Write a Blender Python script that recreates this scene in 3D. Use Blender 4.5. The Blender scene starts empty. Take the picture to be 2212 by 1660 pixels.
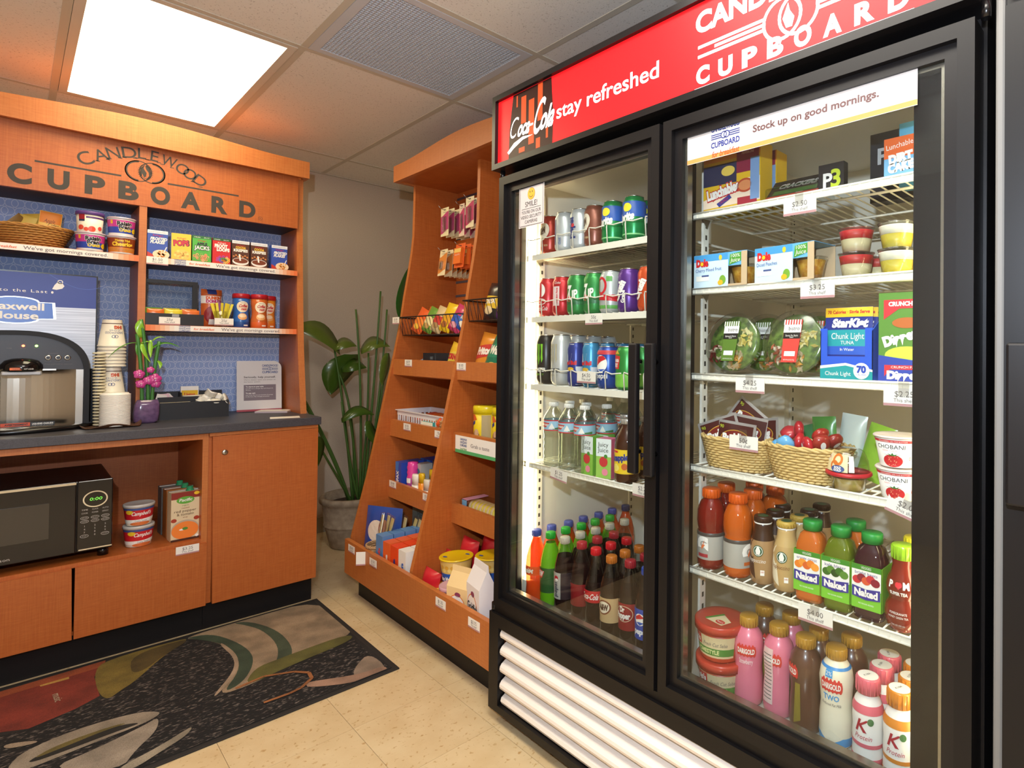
import bpy, bmesh, math, random
from mathutils import Vector, Matrix
from mathutils.geometry import tessellate_polygon
random.seed(7)
S = bpy.context.scene
COL = S.collection
PI = math.pi
NX = -PI / 2          # a thing built facing -Y is turned by this to face -X

# ---------------------------------------------------------------- camera, light, exposure
CAM_F, CAM_U0, CAM_V0 = 1246.2, 267.93, -85.25
cd = bpy.data.cameras.new('camera')
cam = bpy.data.objects.new('camera', cd); COL.objects.link(cam); S.camera = cam
cd.sensor_width = 36; cd.lens = CAM_F * 36 / 2212
cd.shift_x = -CAM_U0 / 2212; cd.shift_y = CAM_V0 / 2212
cd.clip_start = .02; cd.clip_end = 60
yaw, pitch, roll = .8240, .01075, .01106
fw = Vector((math.sin(yaw) * math.cos(pitch), math.cos(yaw) * math.cos(pitch), math.sin(pitch)))
rt = Vector((math.cos(yaw), -math.sin(yaw), 0)); up = rt.cross(fw)
r2 = rt * math.cos(roll) + up * math.sin(roll); u2 = -rt * math.sin(roll) + up * math.cos(roll)
cam.matrix_world = Matrix(((r2.x, u2.x, -fw.x, -.7137), (r2.y, u2.y, -fw.y, -2.3563), (r2.z, u2.z, -fw.z, 1.1817), (0, 0, 0, 1)))

W = bpy.data.worlds.new('room_ambient'); S.world = W; W.use_nodes = True
W.node_tree.nodes['Background'].inputs[0].default_value = (.9, .93, 1, 1)
W.node_tree.nodes['Background'].inputs[1].default_value = .25

def light(name, kind, loc, energy, color, size=.1, rot=None, size_y=None):
    l = bpy.data.lights.new(name, kind); o = bpy.data.objects.new(name, l); COL.objects.link(o)
    o.location = loc; l.energy = energy; l.color = color
    if kind == 'AREA':
        l.size = size
        if size_y: l.shape = 'RECTANGLE'; l.size_y = size_y
    else: l.shadow_soft_size = size
    if rot: o.rotation_euler = rot
    return o
light('camera_flash', 'POINT', (-.826, -2.35, 1.45), 92, (.74, .85, 1.0), .02)
PANEL_E, FILL_PANEL_E, TUBE_E, SIGN_E = 11.5, 18.0, 15.0, 1.0
WARM = (1.0, .86, .56); COOL = (1.0, .93, .82)

vs = S.view_settings
S.display_settings.display_device = 'sRGB'
vs.view_transform = 'Standard'; vs.look = 'None'; vs.gamma = 1; vs.use_curve_mapping = False
vs.exposure = 0.0
S.cycles.use_denoising = True
S.cycles.max_bounces = 10; S.cycles.transparent_max_bounces = 24
S.cycles.caustics_reflective = False; S.cycles.caustics_refractive = False
S.cycles.sample_clamp_indirect = 6.0

# ---------------------------------------------------------------- materials
def lin(h):
    h = h.lstrip('#'); c = [int(h[i:i + 2], 16) / 255 for i in (0, 2, 4)]
    return tuple((x / 12.92 if x <= .04045 else ((x + .055) / 1.055) ** 2.4) for x in c) + (1,)
_m = {}
def mat(h, rough=.5, metal=0.0, emit=0.0, coat=0.0, spec=.5):
    k = (h, rough, metal, emit, coat, spec)
    if k in _m: return _m[k]
    m = bpy.data.materials.new('paint_' + h.lstrip('#')); m.use_nodes = True
    b = m.node_tree.nodes['Principled BSDF']
    b.inputs['Base Color'].default_value = lin(h); b.inputs['Roughness'].default_value = rough
    b.inputs['Metallic'].default_value = metal; b.inputs['Specular IOR Level'].default_value = spec
    if coat: b.inputs['Coat Weight'].default_value = coat; b.inputs['Coat Roughness'].default_value = .08
    if emit: b.inputs['Emission Color'].default_value = lin(h); b.inputs['Emission Strength'].default_value = emit
    _m[k] = m; return m
def nodes(name):
    m = bpy.data.materials.new(name); m.use_nodes = True; nt = m.node_tree
    return m, nt, nt.nodes['Principled BSDF']
def N(nt, t, **kw):
    n = nt.nodes.new(t)
    for k, v in kw.items():
        if k in ('operation', 'blend_type', 'data_type', 'wave_type', 'feature', 'distance'): setattr(n, k, v)
        else: n.inputs[k].default_value = v
    return n
def coords(nt, scale=(1, 1, 1), kind='Object', rot=(0, 0, 0)):
    tc = nt.nodes.new('ShaderNodeTexCoord'); mp = nt.nodes.new('ShaderNodeMapping')
    mp.inputs['Scale'].default_value = scale; mp.inputs['Rotation'].default_value = rot
    nt.links.new(tc.outputs[kind], mp.inputs[0]); return mp.outputs[0]
def ramp(nt, fac, *stops):
    r = nt.nodes.new('ShaderNodeValToRGB'); nt.links.new(fac, r.inputs[0])
    e = r.color_ramp.elements
    while len(e) < len(stops): e.new(.5)
    for i, (p, c) in enumerate(stops): e[i].position = p; e[i].color = lin(c) if isinstance(c, str) else c
    return r.outputs[0]
def bump(nt, b, h, s=.1, d=.01):
    n = nt.nodes.new('ShaderNodeBump'); n.inputs['Strength'].default_value = s; n.inputs['Distance'].default_value = d
    nt.links.new(h, n.inputs['Height']); nt.links.new(n.outputs[0], b.inputs['Normal'])
def speckle(name, c1, c2, scale=60, rough=.6, lo=.35, hi=.65, sc=(1, 1, 1), b=0.0, detail=4):
    m, nt, p = nodes(name); v = coords(nt, sc)
    n = N(nt, 'ShaderNodeTexNoise', Scale=scale, Detail=detail); nt.links.new(v, n.inputs['Vector'])
    nt.links.new(ramp(nt, n.outputs[0], (lo, c1), (hi, c2)), p.inputs['Base Color']); p.inputs['Roughness'].default_value = rough
    if b: bump(nt, p, n.outputs[0], b, .004)
    return m
def wood(name, c1, c2):
    m, nt, p = nodes(name); v = coords(nt, (1, 1, 1))
    a = N(nt, 'ShaderNodeTexNoise', Scale=1.0, Detail=5); b = N(nt, 'ShaderNodeTexNoise', Scale=1.0, Detail=5)
    m1 = coords(nt, (26, 26, 420)); m2 = coords(nt, (300, 300, 9))
    nt.links.new(m1, a.inputs['Vector']); nt.links.new(m2, b.inputs['Vector'])
    ad = nt.nodes.new('ShaderNodeMath'); ad.operation = 'ADD'; nt.links.new(a.outputs[0], ad.inputs[0]); nt.links.new(b.outputs[0], ad.inputs[1])
    ml = nt.nodes.new('ShaderNodeMath'); ml.operation = 'MULTIPLY'; ml.inputs[1].default_value = .5; nt.links.new(ad.outputs[0], ml.inputs[0])
    nt.links.new(ramp(nt, ml.outputs[0], (.3, c1), (.7, c2)), p.inputs['Base Color'])
    p.inputs['Roughness'].default_value = .42; bump(nt, p, ml.outputs[0], .05, .001); return m
WOOD = wood('cherry_laminate', '#a4501c', '#be6a30')
WOODE = wood('cherry_edge_band', '#b0602a', '#c67a3e')
def thin_glass(name, tint=(1, 1, 1, 1), ior=1.45, rough=.0, base=0.0):
    m = bpy.data.materials.new(name); m.use_nodes = True; nt = m.node_tree; nt.nodes.clear()
    o = nt.nodes.new('ShaderNodeOutputMaterial'); mx = nt.nodes.new('ShaderNodeMixShader')
    t = nt.nodes.new('ShaderNodeBsdfTransparent'); g = nt.nodes.new('ShaderNodeBsdfGlossy'); f = nt.nodes.new('ShaderNodeLayerWeight'); pw = nt.nodes.new('ShaderNodeMath'); pw.operation = 'POWER'; pw.inputs[1].default_value = 4.5
    t.inputs[0].default_value = tint; g.inputs['Roughness'].default_value = rough; f.inputs[0].default_value = .5; nt.links.new(f.outputs['Facing'], pw.inputs[0]); base = base + ((ior - 1) / (ior + 1)) ** 2
    a = nt.nodes.new('ShaderNodeMath'); a.operation = 'ADD'; a.inputs[1].default_value = base; a.use_clamp = True
    nt.links.new(pw.outputs[0], a.inputs[0]); nt.links.new(a.outputs[0], mx.inputs[0])
    nt.links.new(t.outputs[0], mx.inputs[1]); nt.links.new(g.outputs[0], mx.inputs[2]); nt.links.new(mx.outputs[0], o.inputs[0]); return m
GLASS = thin_glass('door_glass', (.93, .95, .94, 1), 1.4)
PET = thin_glass('clear_plastic', (.93, .95, .93, 1), 1.45, .06, .05)
WATER = thin_glass('water_bottle_plastic', (.84, .88, .84, 1), 1.5, .12, .10)
FILM = thin_glass('clear_film', (.95, .95, .95, 1), 1.5, .15, .08)
def liquid(h, rough=.07):
    m, nt, b = nodes('liquid_' + h.lstrip('#')); b.inputs['Base Color'].default_value = lin(h); b.inputs['Roughness'].default_value = rough
    b.inputs['Transmission Weight'].default_value = .25; b.inputs['IOR'].default_value = 1.35; b.inputs['Coat Weight'].default_value = .6; b.inputs['Coat Roughness'].default_value = .05; return m
_lq = {}
def LQ(h):
    if h not in _lq: _lq[h] = liquid(h)
    return _lq[h]
BLACK = mat('#121011', .5, spec=.3); BLACKG = mat('#100e0f', .22); WHITE = mat('#f2efe8', .45); STEEL = mat('#b4b0a8', .28, 1.0); ALU = mat('#c9c9c6', .25, 1.0); CHROME = mat('#d8d8d8', .1, 1.0)

# ---------------------------------------------------------------- mesh builder
EPS = .0003
class Flat:
    curved = False
    def __init__(s, o=(0, 0, 0), ux=(1, 0, 0), uy=(0, 0, 1), n=None):
        s.o, s.ux, s.uy = Vector(o), Vector(ux), Vector(uy); s.n = Vector(n) if n else s.ux.cross(s.uy)
    def __call__(s, u, v, l): return s.o + s.ux * u + s.uy * v + s.n * (l * EPS)
class Cyl:
    """wraps u (metres along the front, 0 = towards -Y) round a lathe profile, v = height"""
    curved = True
    def __init__(s, prof, a0=0.0, r0=None, z0=0.0, sx=1.0, sy=1.0):
        s.p = sorted([(z, r) for r, z in prof]); s.a0, s.z0, s.sx, s.sy = a0, z0, sx, sy
        s.r0 = r0 or max(r for r, z in prof)
    def rad(s, z):
        p = s.p
        if z <= p[0][0]: return p[0][1]
        for (z1, r1), (z2, r2_) in zip(p, p[1:]):
            if z <= z2: return r1 + (r2_ - r1) * ((z - z1) / (z2 - z1) if z2 > z1 else 1)
        return p[-1][1]
    def __call__(s, u, v, l):
        a = s.a0 + u / s.r0; r = s.rad(v + s.z0) + l * EPS + .00015
        return Vector((math.sin(a) * r * s.sx, -math.cos(a) * r * s.sy, v + s.z0))
_tx = {}
def glyphs(t, bold=0.0, space=1.0, res=2):
    k = (t, bold, space, res)
    if k not in _tx:
        c = bpy.data.curves.new('t', 'FONT'); c.body = t; c.resolution_u = res; c.offset = bold; c.space_character = space
        o = bpy.data.objects.new('t', c); m = bpy.data.meshes.new_from_object(o)
        m.calc_loop_triangles(); vs_ = [(v.co.x, v.co.y) for v in m.vertices]; ts = [tuple(q.vertices) for q in m.loop_triangles]
        bpy.data.objects.remove(o); bpy.data.curves.remove(c); bpy.data.meshes.remove(m)
        if vs_:
            x0 = min(v[0] for v in vs_); x1 = max(v[0] for v in vs_); vs_ = [(x - x0, y) for x, y in vs_]
        else: x0 = x1 = 0
        _tx[k] = (vs_, ts, x1 - x0)
    return _tx[k]
class MB:
    def __init__(s): s.v, s.f, s.m, s.sm = [], [], [], []
    def face(s, idx, m, smooth=False): s.f.append(idx); s.m.append(m); s.sm.append(smooth)
    def add(s, vs_, fs, m, smooth=False):
        b = len(s.v); s.v.extend(Vector(v) for v in vs_)
        for f in fs: s.face([b + i for i in f], m, smooth)
        return s
    def box(s, x0, y0, z0, x1, y1, z1, m, bev=0.0, fm=None):
        """fm: materials for -x,+x,-y,+y,-z,+z"""
        if bev > 0:
            bm = bmesh.new(); bmesh.ops.create_cube(bm, size=1)
            bmesh.ops.scale(bm, vec=(x1 - x0, y1 - y0, z1 - z0), verts=bm.verts)
            bmesh.ops.translate(bm, vec=((x0 + x1) / 2, (y0 + y1) / 2, (z0 + z1) / 2), verts=bm.verts)
            bmesh.ops.bevel(bm, geom=bm.edges[:], offset=bev, segments=2, profile=.5, affect='EDGES')
            bm.verts.index_update(); s.add([v.co for v in bm.verts], [[v.index for v in f.verts] for f in bm.faces], m); bm.free(); return s
        vs_ = [(x, y, z) for z in (z0, z1) for y in (y0, y1) for x in (x0, x1)]
        fs = [(0, 4, 6, 2), (1, 3, 7, 5), (0, 1, 5, 4), (2, 6, 7, 3), (0, 2, 3, 1), (4, 5, 7, 6)]
        b = len(s.v); s.v.extend(Vector(v) for v in vs_)
        for i, f in enumerate(fs): s.face([b + k for k in f], fm[i] if fm else m)
        return s
    def prism(s, pts, h, m, mp=None, em=None):
        """polygon pts (u,v) through mp, extruded by vector h"""
        mp = mp or Flat(uy=(0, 1, 0)); h = Vector(h); n = len(pts); b = len(s.v)
        P = [mp(u, v, 0) for u, v in pts]; s.v.extend(P); s.v.extend(p + h for p in P)
        for t in tessellate_polygon([[p for p in P]]):
            s.face([b + i for i in t], m); s.face([b + n + i for i in reversed(t)], m)
        for i in range(n):
            j = (i + 1) % n; s.face([b + i, b + j, b + n + j, b + n + i], em or m)
        return s
    def lathe(s, prof, m, seg=20, cen=(0, 0, 0), sx=1.0, sy=1.0, cap=True, smooth=True, ms=None, a0=0.0):
        b = len(s.v); cx, cy, cz = cen; k = len(prof)
        for r, z in prof:
            for i in range(seg):
                a = a0 + 2 * PI * i / seg; s.v.append(Vector((cx + math.sin(a) * r * sx, cy - math.cos(a) * r * sy, cz + z)))
        for j in range(k - 1):
            mm = ms[j] if ms else m
            for i in range(seg):
                i2 = (i + 1) % seg; s.face([b + j * seg + i, b + j * seg + i2, b + (j + 1) * seg + i2, b + (j + 1) * seg + i], mm, smooth)
        if cap:
            if prof[0][0] > 1e-5: s.face([b + i for i in reversed(range(seg))], ms[0] if ms else m)
            if prof[-1][0] > 1e-5: s.face([b + (k - 1) * seg + i for i in range(seg)], ms[-1] if ms else m)
        return s
    def tube(s, path, r, m, seg=6, closed=False, smooth=True, rs=None, cap=True):
        P = [Vector(p) for p in path]; n = len(P); b = len(s.v); prev = None
        for i, p in enumerate(P):
            a = P[(i - 1) % n] if (i or closed) else p; c = P[(i + 1) % n] if (i < n - 1 or closed) else p
            t = (c - a).normalized() if (c - a).length > 1e-9 else Vector((0, 0, 1))
            q = prev if prev is not None else (Vector((0, 0, 1)) if abs(t.z) < .9 else Vector((1, 0, 0)))
            x = (q - t * q.dot(t))
            if x.length < 1e-6: x = t.orthogonal()
            x.normalize(); y = t.cross(x); prev = x; rr = rs[i] if rs else r
            for k in range(seg):
                an = 2 * PI * k / seg; s.v.append(p + x * (math.cos(an) * rr) + y * (math.sin(an) * rr))
        for i in range(n if closed else n - 1):
            i2 = (i + 1) % n
            for k in range(seg):
                k2 = (k + 1) % seg; s.face([b + i * seg + k, b + i * seg + k2, b + i2 * seg + k2, b + i2 * seg + k], m, smooth)
        if cap and not closed:
            s.face([b + k for k in reversed(range(seg))], m); s.face([b + (n - 1) * seg + k for k in range(seg)], m)
        return s
    # ---- flat print
    def tri(s, mp, a, b, c, m, l, d=0):
        if mp.curved and d < 9:
            e = [(abs(a[0] - b[0]), 0), (abs(b[0] - c[0]), 1), (abs(c[0] - a[0]), 2)]; w, i = max(e)
            if w > mp.r0 * .3:
                p, q, r = ((a, b, c), (b, c, a), (c, a, b))[i]; mid = ((p[0] + q[0]) / 2, (p[1] + q[1]) / 2)
                s.tri(mp, p, mid, r, m, l, d + 1); s.tri(mp, mid, q, r, m, l, d + 1); return
        k = len(s.v); s.v.extend((mp(*a, l), mp(*b, l), mp(*c, l))); s.face([k, k + 1, k + 2], m)
    def poly(s, mp, pts, m, l=1):
        for t in tessellate_polygon([[Vector((u, v, 0)) for u, v in pts]]):
            q = [pts[i] for i in t]
            if (q[1][0] - q[0][0]) * (q[2][1] - q[0][1]) - (q[1][1] - q[0][1]) * (q[2][0] - q[0][0]) < 0: q.reverse()
            s.tri(mp, q[0], q[1], q[2], m, l)
        return s
    def rect(s, mp, u0, v0, u1, v1, m, l=1):
        if mp.curved:
            n = max(1, int(abs(u1 - u0) / (mp.r0 * .26)) + 1); b = len(s.v)
            if isinstance(mp, Cyl): n = min(n, 28); vv = sorted({v0, v1} | {z - mp.z0 for z, r in mp.p if v0 < z - mp.z0 < v1})
            else: vv = [v0 + (v1 - v0) * i / 6 for i in range(7)]
            for i in range(n + 1):
                for v in vv: s.v.append(mp(u0 + (u1 - u0) * i / n, v, l))
            k = len(vv)
            for i in range(n):
                for j in range(k - 1): s.face([b + i * k + j, b + (i + 1) * k + j, b + (i + 1) * k + j + 1, b + i * k + j + 1], m, True)
            return s
        return s.poly(mp, [(u0, v0), (u1, v0), (u1, v1), (u0, v1)], m, l)
    def ell(s, mp, cu, cv, ru, rv, m, l=1, n=20, rot=0.0):
        c, q = math.cos(rot), math.sin(rot)
        return s.poly(mp, [(cu + ru * math.cos(2 * PI * i / n) * c - rv * math.sin(2 * PI * i / n) * q, cv + ru * math.cos(2 * PI * i / n) * q + rv * math.sin(2 * PI * i / n) * c) for i in range(n)], m, l)
    def ring(s, mp, cu, cv, r, w, m, l=1, n=28, a0=0.0, a1=2 * PI, ry=None):
        ry = ry or r
        for i in range(n):
            a, b = a0 + (a1 - a0) * i / n, a0 + (a1 - a0) * (i + 1) / n
            s.poly(mp, [(cu + r * math.cos(a), cv + ry * math.sin(a)), (cu + r * math.cos(b), cv + ry * math.sin(b)), (cu + (r - w) * math.cos(b), cv + (ry - w) * math.sin(b)), (cu + (r - w) * math.cos(a), cv + (ry - w) * math.sin(a))], m, l)
        return s
    def line(s, mp, a, b, w, m, l=1):
        dx, dy = b[0] - a[0], b[1] - a[1]; k = math.hypot(dx, dy) or 1; nx, ny = -dy / k * w / 2, dx / k * w / 2
        return s.poly(mp, [(a[0] - nx, a[1] - ny), (b[0] - nx, b[1] - ny), (b[0] + nx, b[1] + ny), (a[0] + nx, a[1] + ny)], m, l)
    def text(s, mp, t, u, v, h, m, l=2, w=None, bold=0.0, shear=0.0, al='c', rot=0.0, space=1.0, flip=False):
        """cap height h, centred (al c) or starting (l) at u, baseline v; w squeezes to a width"""
        vs_, ts, wd = glyphs(t, bold, space, 6 if h > .03 else (3 if h > .012 else 2)); k = h / .69; sx = (w / wd) if w and wd else k; tot = wd * sx
        off = -tot / 2 if al == 'c' else (-tot if al == 'r' else 0); c, q = math.cos(rot), math.sin(rot); pts = []
        for x, y in vs_:
            a, b = off + x * sx + shear * y * k, y * k
            if flip: a, b = -a, -b
            pts.append((u + a * c - b * q, v + a * q + b * c))
        for i, j, n_ in ts: s.tri(mp, pts[i], pts[j], pts[n_], m, l)
        return s
    def build(s, name, parent=None, loc=None, rz=0.0, label=None, rot=None):
        me = bpy.data.meshes.new(name); me.from_pydata([tuple(v) for v in s.v], [], s.f)
        sl = {}
        for i, m in enumerate(s.m):
            if m.name not in sl: sl[m.name] = len(sl); me.materials.append(m)
            me.polygons[i].material_index = sl[m.name]; me.polygons[i].use_smooth = s.sm[i]
        me.update(); o = bpy.data.objects.new(name, me); COL.objects.link(o)
        if parent: o.parent = parent
        if loc: o.location = loc
        o.rotation_euler = rot or (0, 0, rz)
        if label: o['label'] = label
        return o
def tag(o, label, cat, group=None):
    o['label'] = label; o['category'] = cat
    if group: o['group'] = group
    return o
def thing(name, label, cat, loc=(0, 0, 0), rz=0.0, group=None):
    o = bpy.data.objects.new(name, None); COL.objects.link(o); o.empty_display_size = .02
    o.location = loc; o.rotation_euler = (0, 0, rz); return tag(o, label, cat, group)
def struct(o): o['kind'] = 'structure'; return o
def copy(root, loc, rz=None, label=None):
    r = root.copy(); COL.objects.link(r); r.location = loc
    if rz is not None: r.rotation_euler = (0, 0, rz)
    if label: r['label'] = label
    for ch in root.children:
        c = ch.copy(); COL.objects.link(c); c.parent = r
        for g in ch.children:
            d = g.copy(); COL.objects.link(d); d.parent = c
    return r
ORD = ['front', 'second', 'third', 'fourth', 'fifth', 'sixth', 'seventh', 'eighth', 'ninth', 'tenth', 'eleventh', 'twelfth', 'thirteenth', 'fourteenth', 'fifteenth', 'sixteenth', 'seventeenth', 'eighteenth', 'nineteenth', 'twentieth']
FR = Flat()          # front print: u = x, v = z, facing -Y
def front(y, z0=0.0, x0=0.0): return Flat((x0, y, z0))
def bez(p0, p1, p2, n=8):
    p0, p1, p2 = Vector(p0), Vector(p1), Vector(p2)
    return [p0 * (1 - t) ** 2 + p1 * 2 * t * (1 - t) + p2 * t * t for t in [i / n for i in range(n + 1)]]
# ================================================================ THE ROOM
H = 2.2917; X0, X1, Y0, Y1 = -2.4, 1.30, -4.4, 1.6225
m_, nt, b = nodes('vinyl_tile'); v = coords(nt, (1, 1, 1))
oi = nt.nodes.new('ShaderNodeObjectInfo')
n1 = N(nt, 'ShaderNodeTexNoise', Scale=9, Detail=6); n2 = N(nt, 'ShaderNodeTexNoise', Scale=70, Detail=3)
ad = N(nt, 'ShaderNodeVectorMath', operation='ADD'); nt.links.new(v, ad.inputs[0]); cmb = nt.nodes.new('ShaderNodeCombineXYZ')
mu = N(nt, 'ShaderNodeMath', operation='MULTIPLY'); mu.inputs[1].default_value = 40; nt.links.new(oi.outputs['Random'], mu.inputs[0]); nt.links.new(mu.outputs[0], cmb.inputs[0]); nt.links.new(mu.outputs[0], cmb.inputs[1]); nt.links.new(cmb.outputs[0], ad.inputs[1])
nt.links.new(ad.outputs[0], n1.inputs['Vector']); nt.links.new(ad.outputs[0], n2.inputs['Vector'])
mx = nt.nodes.new('ShaderNodeMix'); mx.data_type = 'RGBA'; mx.blend_type = 'MULTIPLY'; mx.inputs[0].default_value = 1
nt.links.new(ramp(nt, n1.outputs[0], (.3, '#ccb084'), (.7, '#d9c197')), mx.inputs[6]); nt.links.new(ramp(nt, n2.outputs[0], (.28, '#d8c2a0'), (.40, '#ffffff')), mx.inputs[7])
nt.links.new(mx.outputs[2], b.inputs['Base Color']); b.inputs['Roughness'].default_value = .38
TILE = m_
fl = struct(MB().box(X0, Y0, -.06, X1, Y1, -.003, mat('#8d7a5c', .8)).build('floor'))
F = .3048; me = MB().box(0, 0, -.004, F - .0011, F - .0011, 0, TILE).build('tile', fl); n = 0
i0 = int((X0 - .3271) // F) + 1; i1 = int((X1 - .3271) // F); j0 = int((Y0 - .1107) // F) + 1; j1 = int((Y1 - .1107) // F)
for i in range(i0, i1):
    for j in range(j0, j1):
        if n == 0: o = me
        else: o = me.copy(); COL.objects.link(o)
        o.location = (.3271 + i * F, .1107 + j * F, 0); n += 1
# odd strips along the walls
MB().box(X0, Y0, -.004, X1, .1107 + j0 * F - .001, 0, TILE).build('border_strip', fl); MB().box(X0, .1107 + j1 * F, -.004, X1, Y1, 0, TILE).build('border_strip', fl)
MB().box(X0, .1107 + j0 * F, -.004, .3271 + i0 * F - .001, .1107 + j1 * F - .001, 0, TILE).build('border_strip', fl); MB().box(.3271 + i1 * F, .1107 + j0 * F, -.004, X1, .1107 + j1 * F - .001, 0, TILE).build('border_strip', fl)
WALL = speckle('painted_wall', '#c2b09a', '#cbbaa6', 180, .85, .3, .7, b=.04)
struct(MB().box(X0 - .1, Y1, 0, X1 + .1, Y1 + .1, H + .1, WALL).build('wall_back'))
struct(MB().box(X1, Y0 - .1, 0, X1 + .1, Y1, H + .1, WALL).build('wall_right'))
struct(MB().box(X0 - .1, Y0 - .1, 0, X0, Y1, H + .1, WALL).build('wall_left'))
struct(MB().box(X0, Y0 - .1, 0, X1, Y0, H + .1, WALL).build('wall_behind'))
struct(MB().box(X0, Y1 - .008, 0, X1, Y1, .10, mat('#a89a84', .5)).build('baseboard_back'))
# ceiling: tees and lay-in panels
TEE = mat('#cfc6b4', .5)
CT = speckle('acoustic_tile', '#c4bcb0', '#efe9df', 170, .9, .30, .37, b=.12, detail=2)
ce = struct(MB().box(X0, Y0, H + .05, X1, Y1, H + .12, mat('#6b6458', .9)).build('ceiling'))
T = .6096; xs = [T * k for k in range(-3, 3)]; ys = [-4 * T - 2 * T, -4 * T, -2 * T, 0, 2 * T]
xs_e = [X0] + xs + [X1]; ys_e = [Y0] + [y for y in ys if y > Y0] + [Y1]
for x in xs: MB().box(x - .012, Y0, H - .002, x + .012, Y1, H + .03, TEE).build('tee', ce)
for y in ys_e[1:-1]: MB().box(X0, y - .012, H - .0025, X1, y + .012, H + .028, TEE).build('tee', ce)
MB().box(T, -T - .012, H - .0025, X1, -T + .012, H + .028, TEE).build('tee', ce); MB().box(0, -T - .012, H - .0025, T, -T + .012, H + .028, TEE).build('tee', ce)
MB().box(X0, Y1 - .022, H - .003, X1, Y1, H + .03, TEE).build('wall_angle', ce)
LIGHTS = [(-T, 0, 0), (-T, -4 * T, 1)]  # second entry: out-of-view panel added for neutral fill light
def panel(x0, y0, x1, y1): MB().box(x0 + .010, y0 + .010, H, x1 - .010, y1 - .010, H + .015, CT).build('ceiling_panel', ce)
for xa, xb in zip(xs_e, xs_e[1:]):
    for ya, yb in zip(ys_e, ys_e[1:]):
        if any(abs(xa - lx) < .01 and abs(ya - ly) < .01 for lx, ly, k in LIGHTS): continue
        if abs(xa) < .01 and abs(ya + 2 * T) < .01: panel(xa, ya, xb, ya + T); continue
        if xa > .01 and abs(ya + 2 * T) < .01: panel(xa, ya, xb, ya + T); panel(xa, ya + T, xb, yb); continue
        panel(xa, ya, xb, yb)
def emis(name, col, e):
    m = bpy.data.materials.new(name); m.use_nodes = True; nt = m.node_tree; nt.nodes.clear()
    o = nt.nodes.new('ShaderNodeOutputMaterial'); g = nt.nodes.new('ShaderNodeEmission'); g.inputs[0].default_value = tuple(col) + (1,); g.inputs[1].default_value = e
    nt.links.new(g.outputs[0], o.inputs[0]); return m
FRAME = mat('#d9d2c4', .4)
for lx, ly, k in LIGHTS:
    t = thing('ceiling_light', ['square glowing fluorescent ceiling panel above the cupboard', 'unseen second ceiling panel added as neutral fill light'][k], 'ceiling light', (lx + T / 2, ly + T, H))
    hx, hy = T / 2 - .013, T - .013
    for a, c, d, e in ((-hx, -hy, hx, -hy + .028), (-hx, hy - .028, hx, hy), (-hx, -hy + .028, -hx + .028, hy - .028), (hx - .028, -hy + .028, hx, hy - .028)):
        MB().box(a, c, -.005, d, e, .02, FRAME).build('frame', t)
    MB().lathe([(.001, -.012), (1, -.004), (1, .0)], emis('panel_diffuser', COOL if k else WARM, FILL_PANEL_E if k else PANEL_E), 4, sx=(hx - .028) * 1.414, sy=(hy - .028) * 1.414, a0=PI / 4, smooth=False).build('diffuser', t)
# return-air grille
t = thing('air_vent', 'square white egg-crate air return grille in the ceiling', 'vent', (T / 2, -T / 2, H))
h = T / 2 - .013; VM = mat('#cfd0d4', .4)
for a, c, d, e in ((-h, -h, h, -h + .03), (-h, h - .03, h, h), (-h, -h + .03, -h + .03, h - .03), (h - .03, -h + .03, h, h - .03)): MB().box(a, c, -.004, d, e, .012, VM).build('frame', t)
g = MB(); q = h - .03; n = 40
for i in range(1, n):
    p = -q + 2 * q * i / n; g.box(p - .0011, -q, -.002, p + .0011, q, .010, VM); g.box(-q, p - .0011, -.002, q, p + .0011, .010, VM)
g = g.build('lattice', t); g['kind'] = 'stuff'
MB().box(-q, -q, .030, q, q, .034, mat('#77777c', .9)).build('filter', t)

# ================================================================ LEFT: HUTCH, COUNTER, BASE CABINETS
HX0, HX1 = -.965, .262
hut = thing('display_hutch', 'tall cherry wood hutch with lettered fascia and blue patterned back', 'hutch', (-.35, .95, .859))
ox, oy, oz = -.35, .95, .859
def P(mb, name, par, o=(ox, oy, oz), **kw):
    for v_ in mb.v: v_.x -= o[0]; v_.y -= o[1]; v_.z -= o[2]
    return mb.build(name, par, **kw)
side = [(1.09, .859), (.724, .859), (.750, 1.0), (.776, 1.16), (.799, 1.39), (.815, 1.6), (.828, 1.85), (.828, 2.02), (1.09, 2.02)]
sm = Flat((0, 0, 0), (0, 1, 0), (0, 0, 1))
for x in (HX0, HX1 - .027):
    P(MB().prism(side, (.027, 0, 0), WOOD, Flat((x, 0, 0), (0, 1, 0), (0, 0, 1)), WOODE), 'side_panel', hut)
m_, nt, b = nodes('blue_ring_wallpaper'); 
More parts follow.
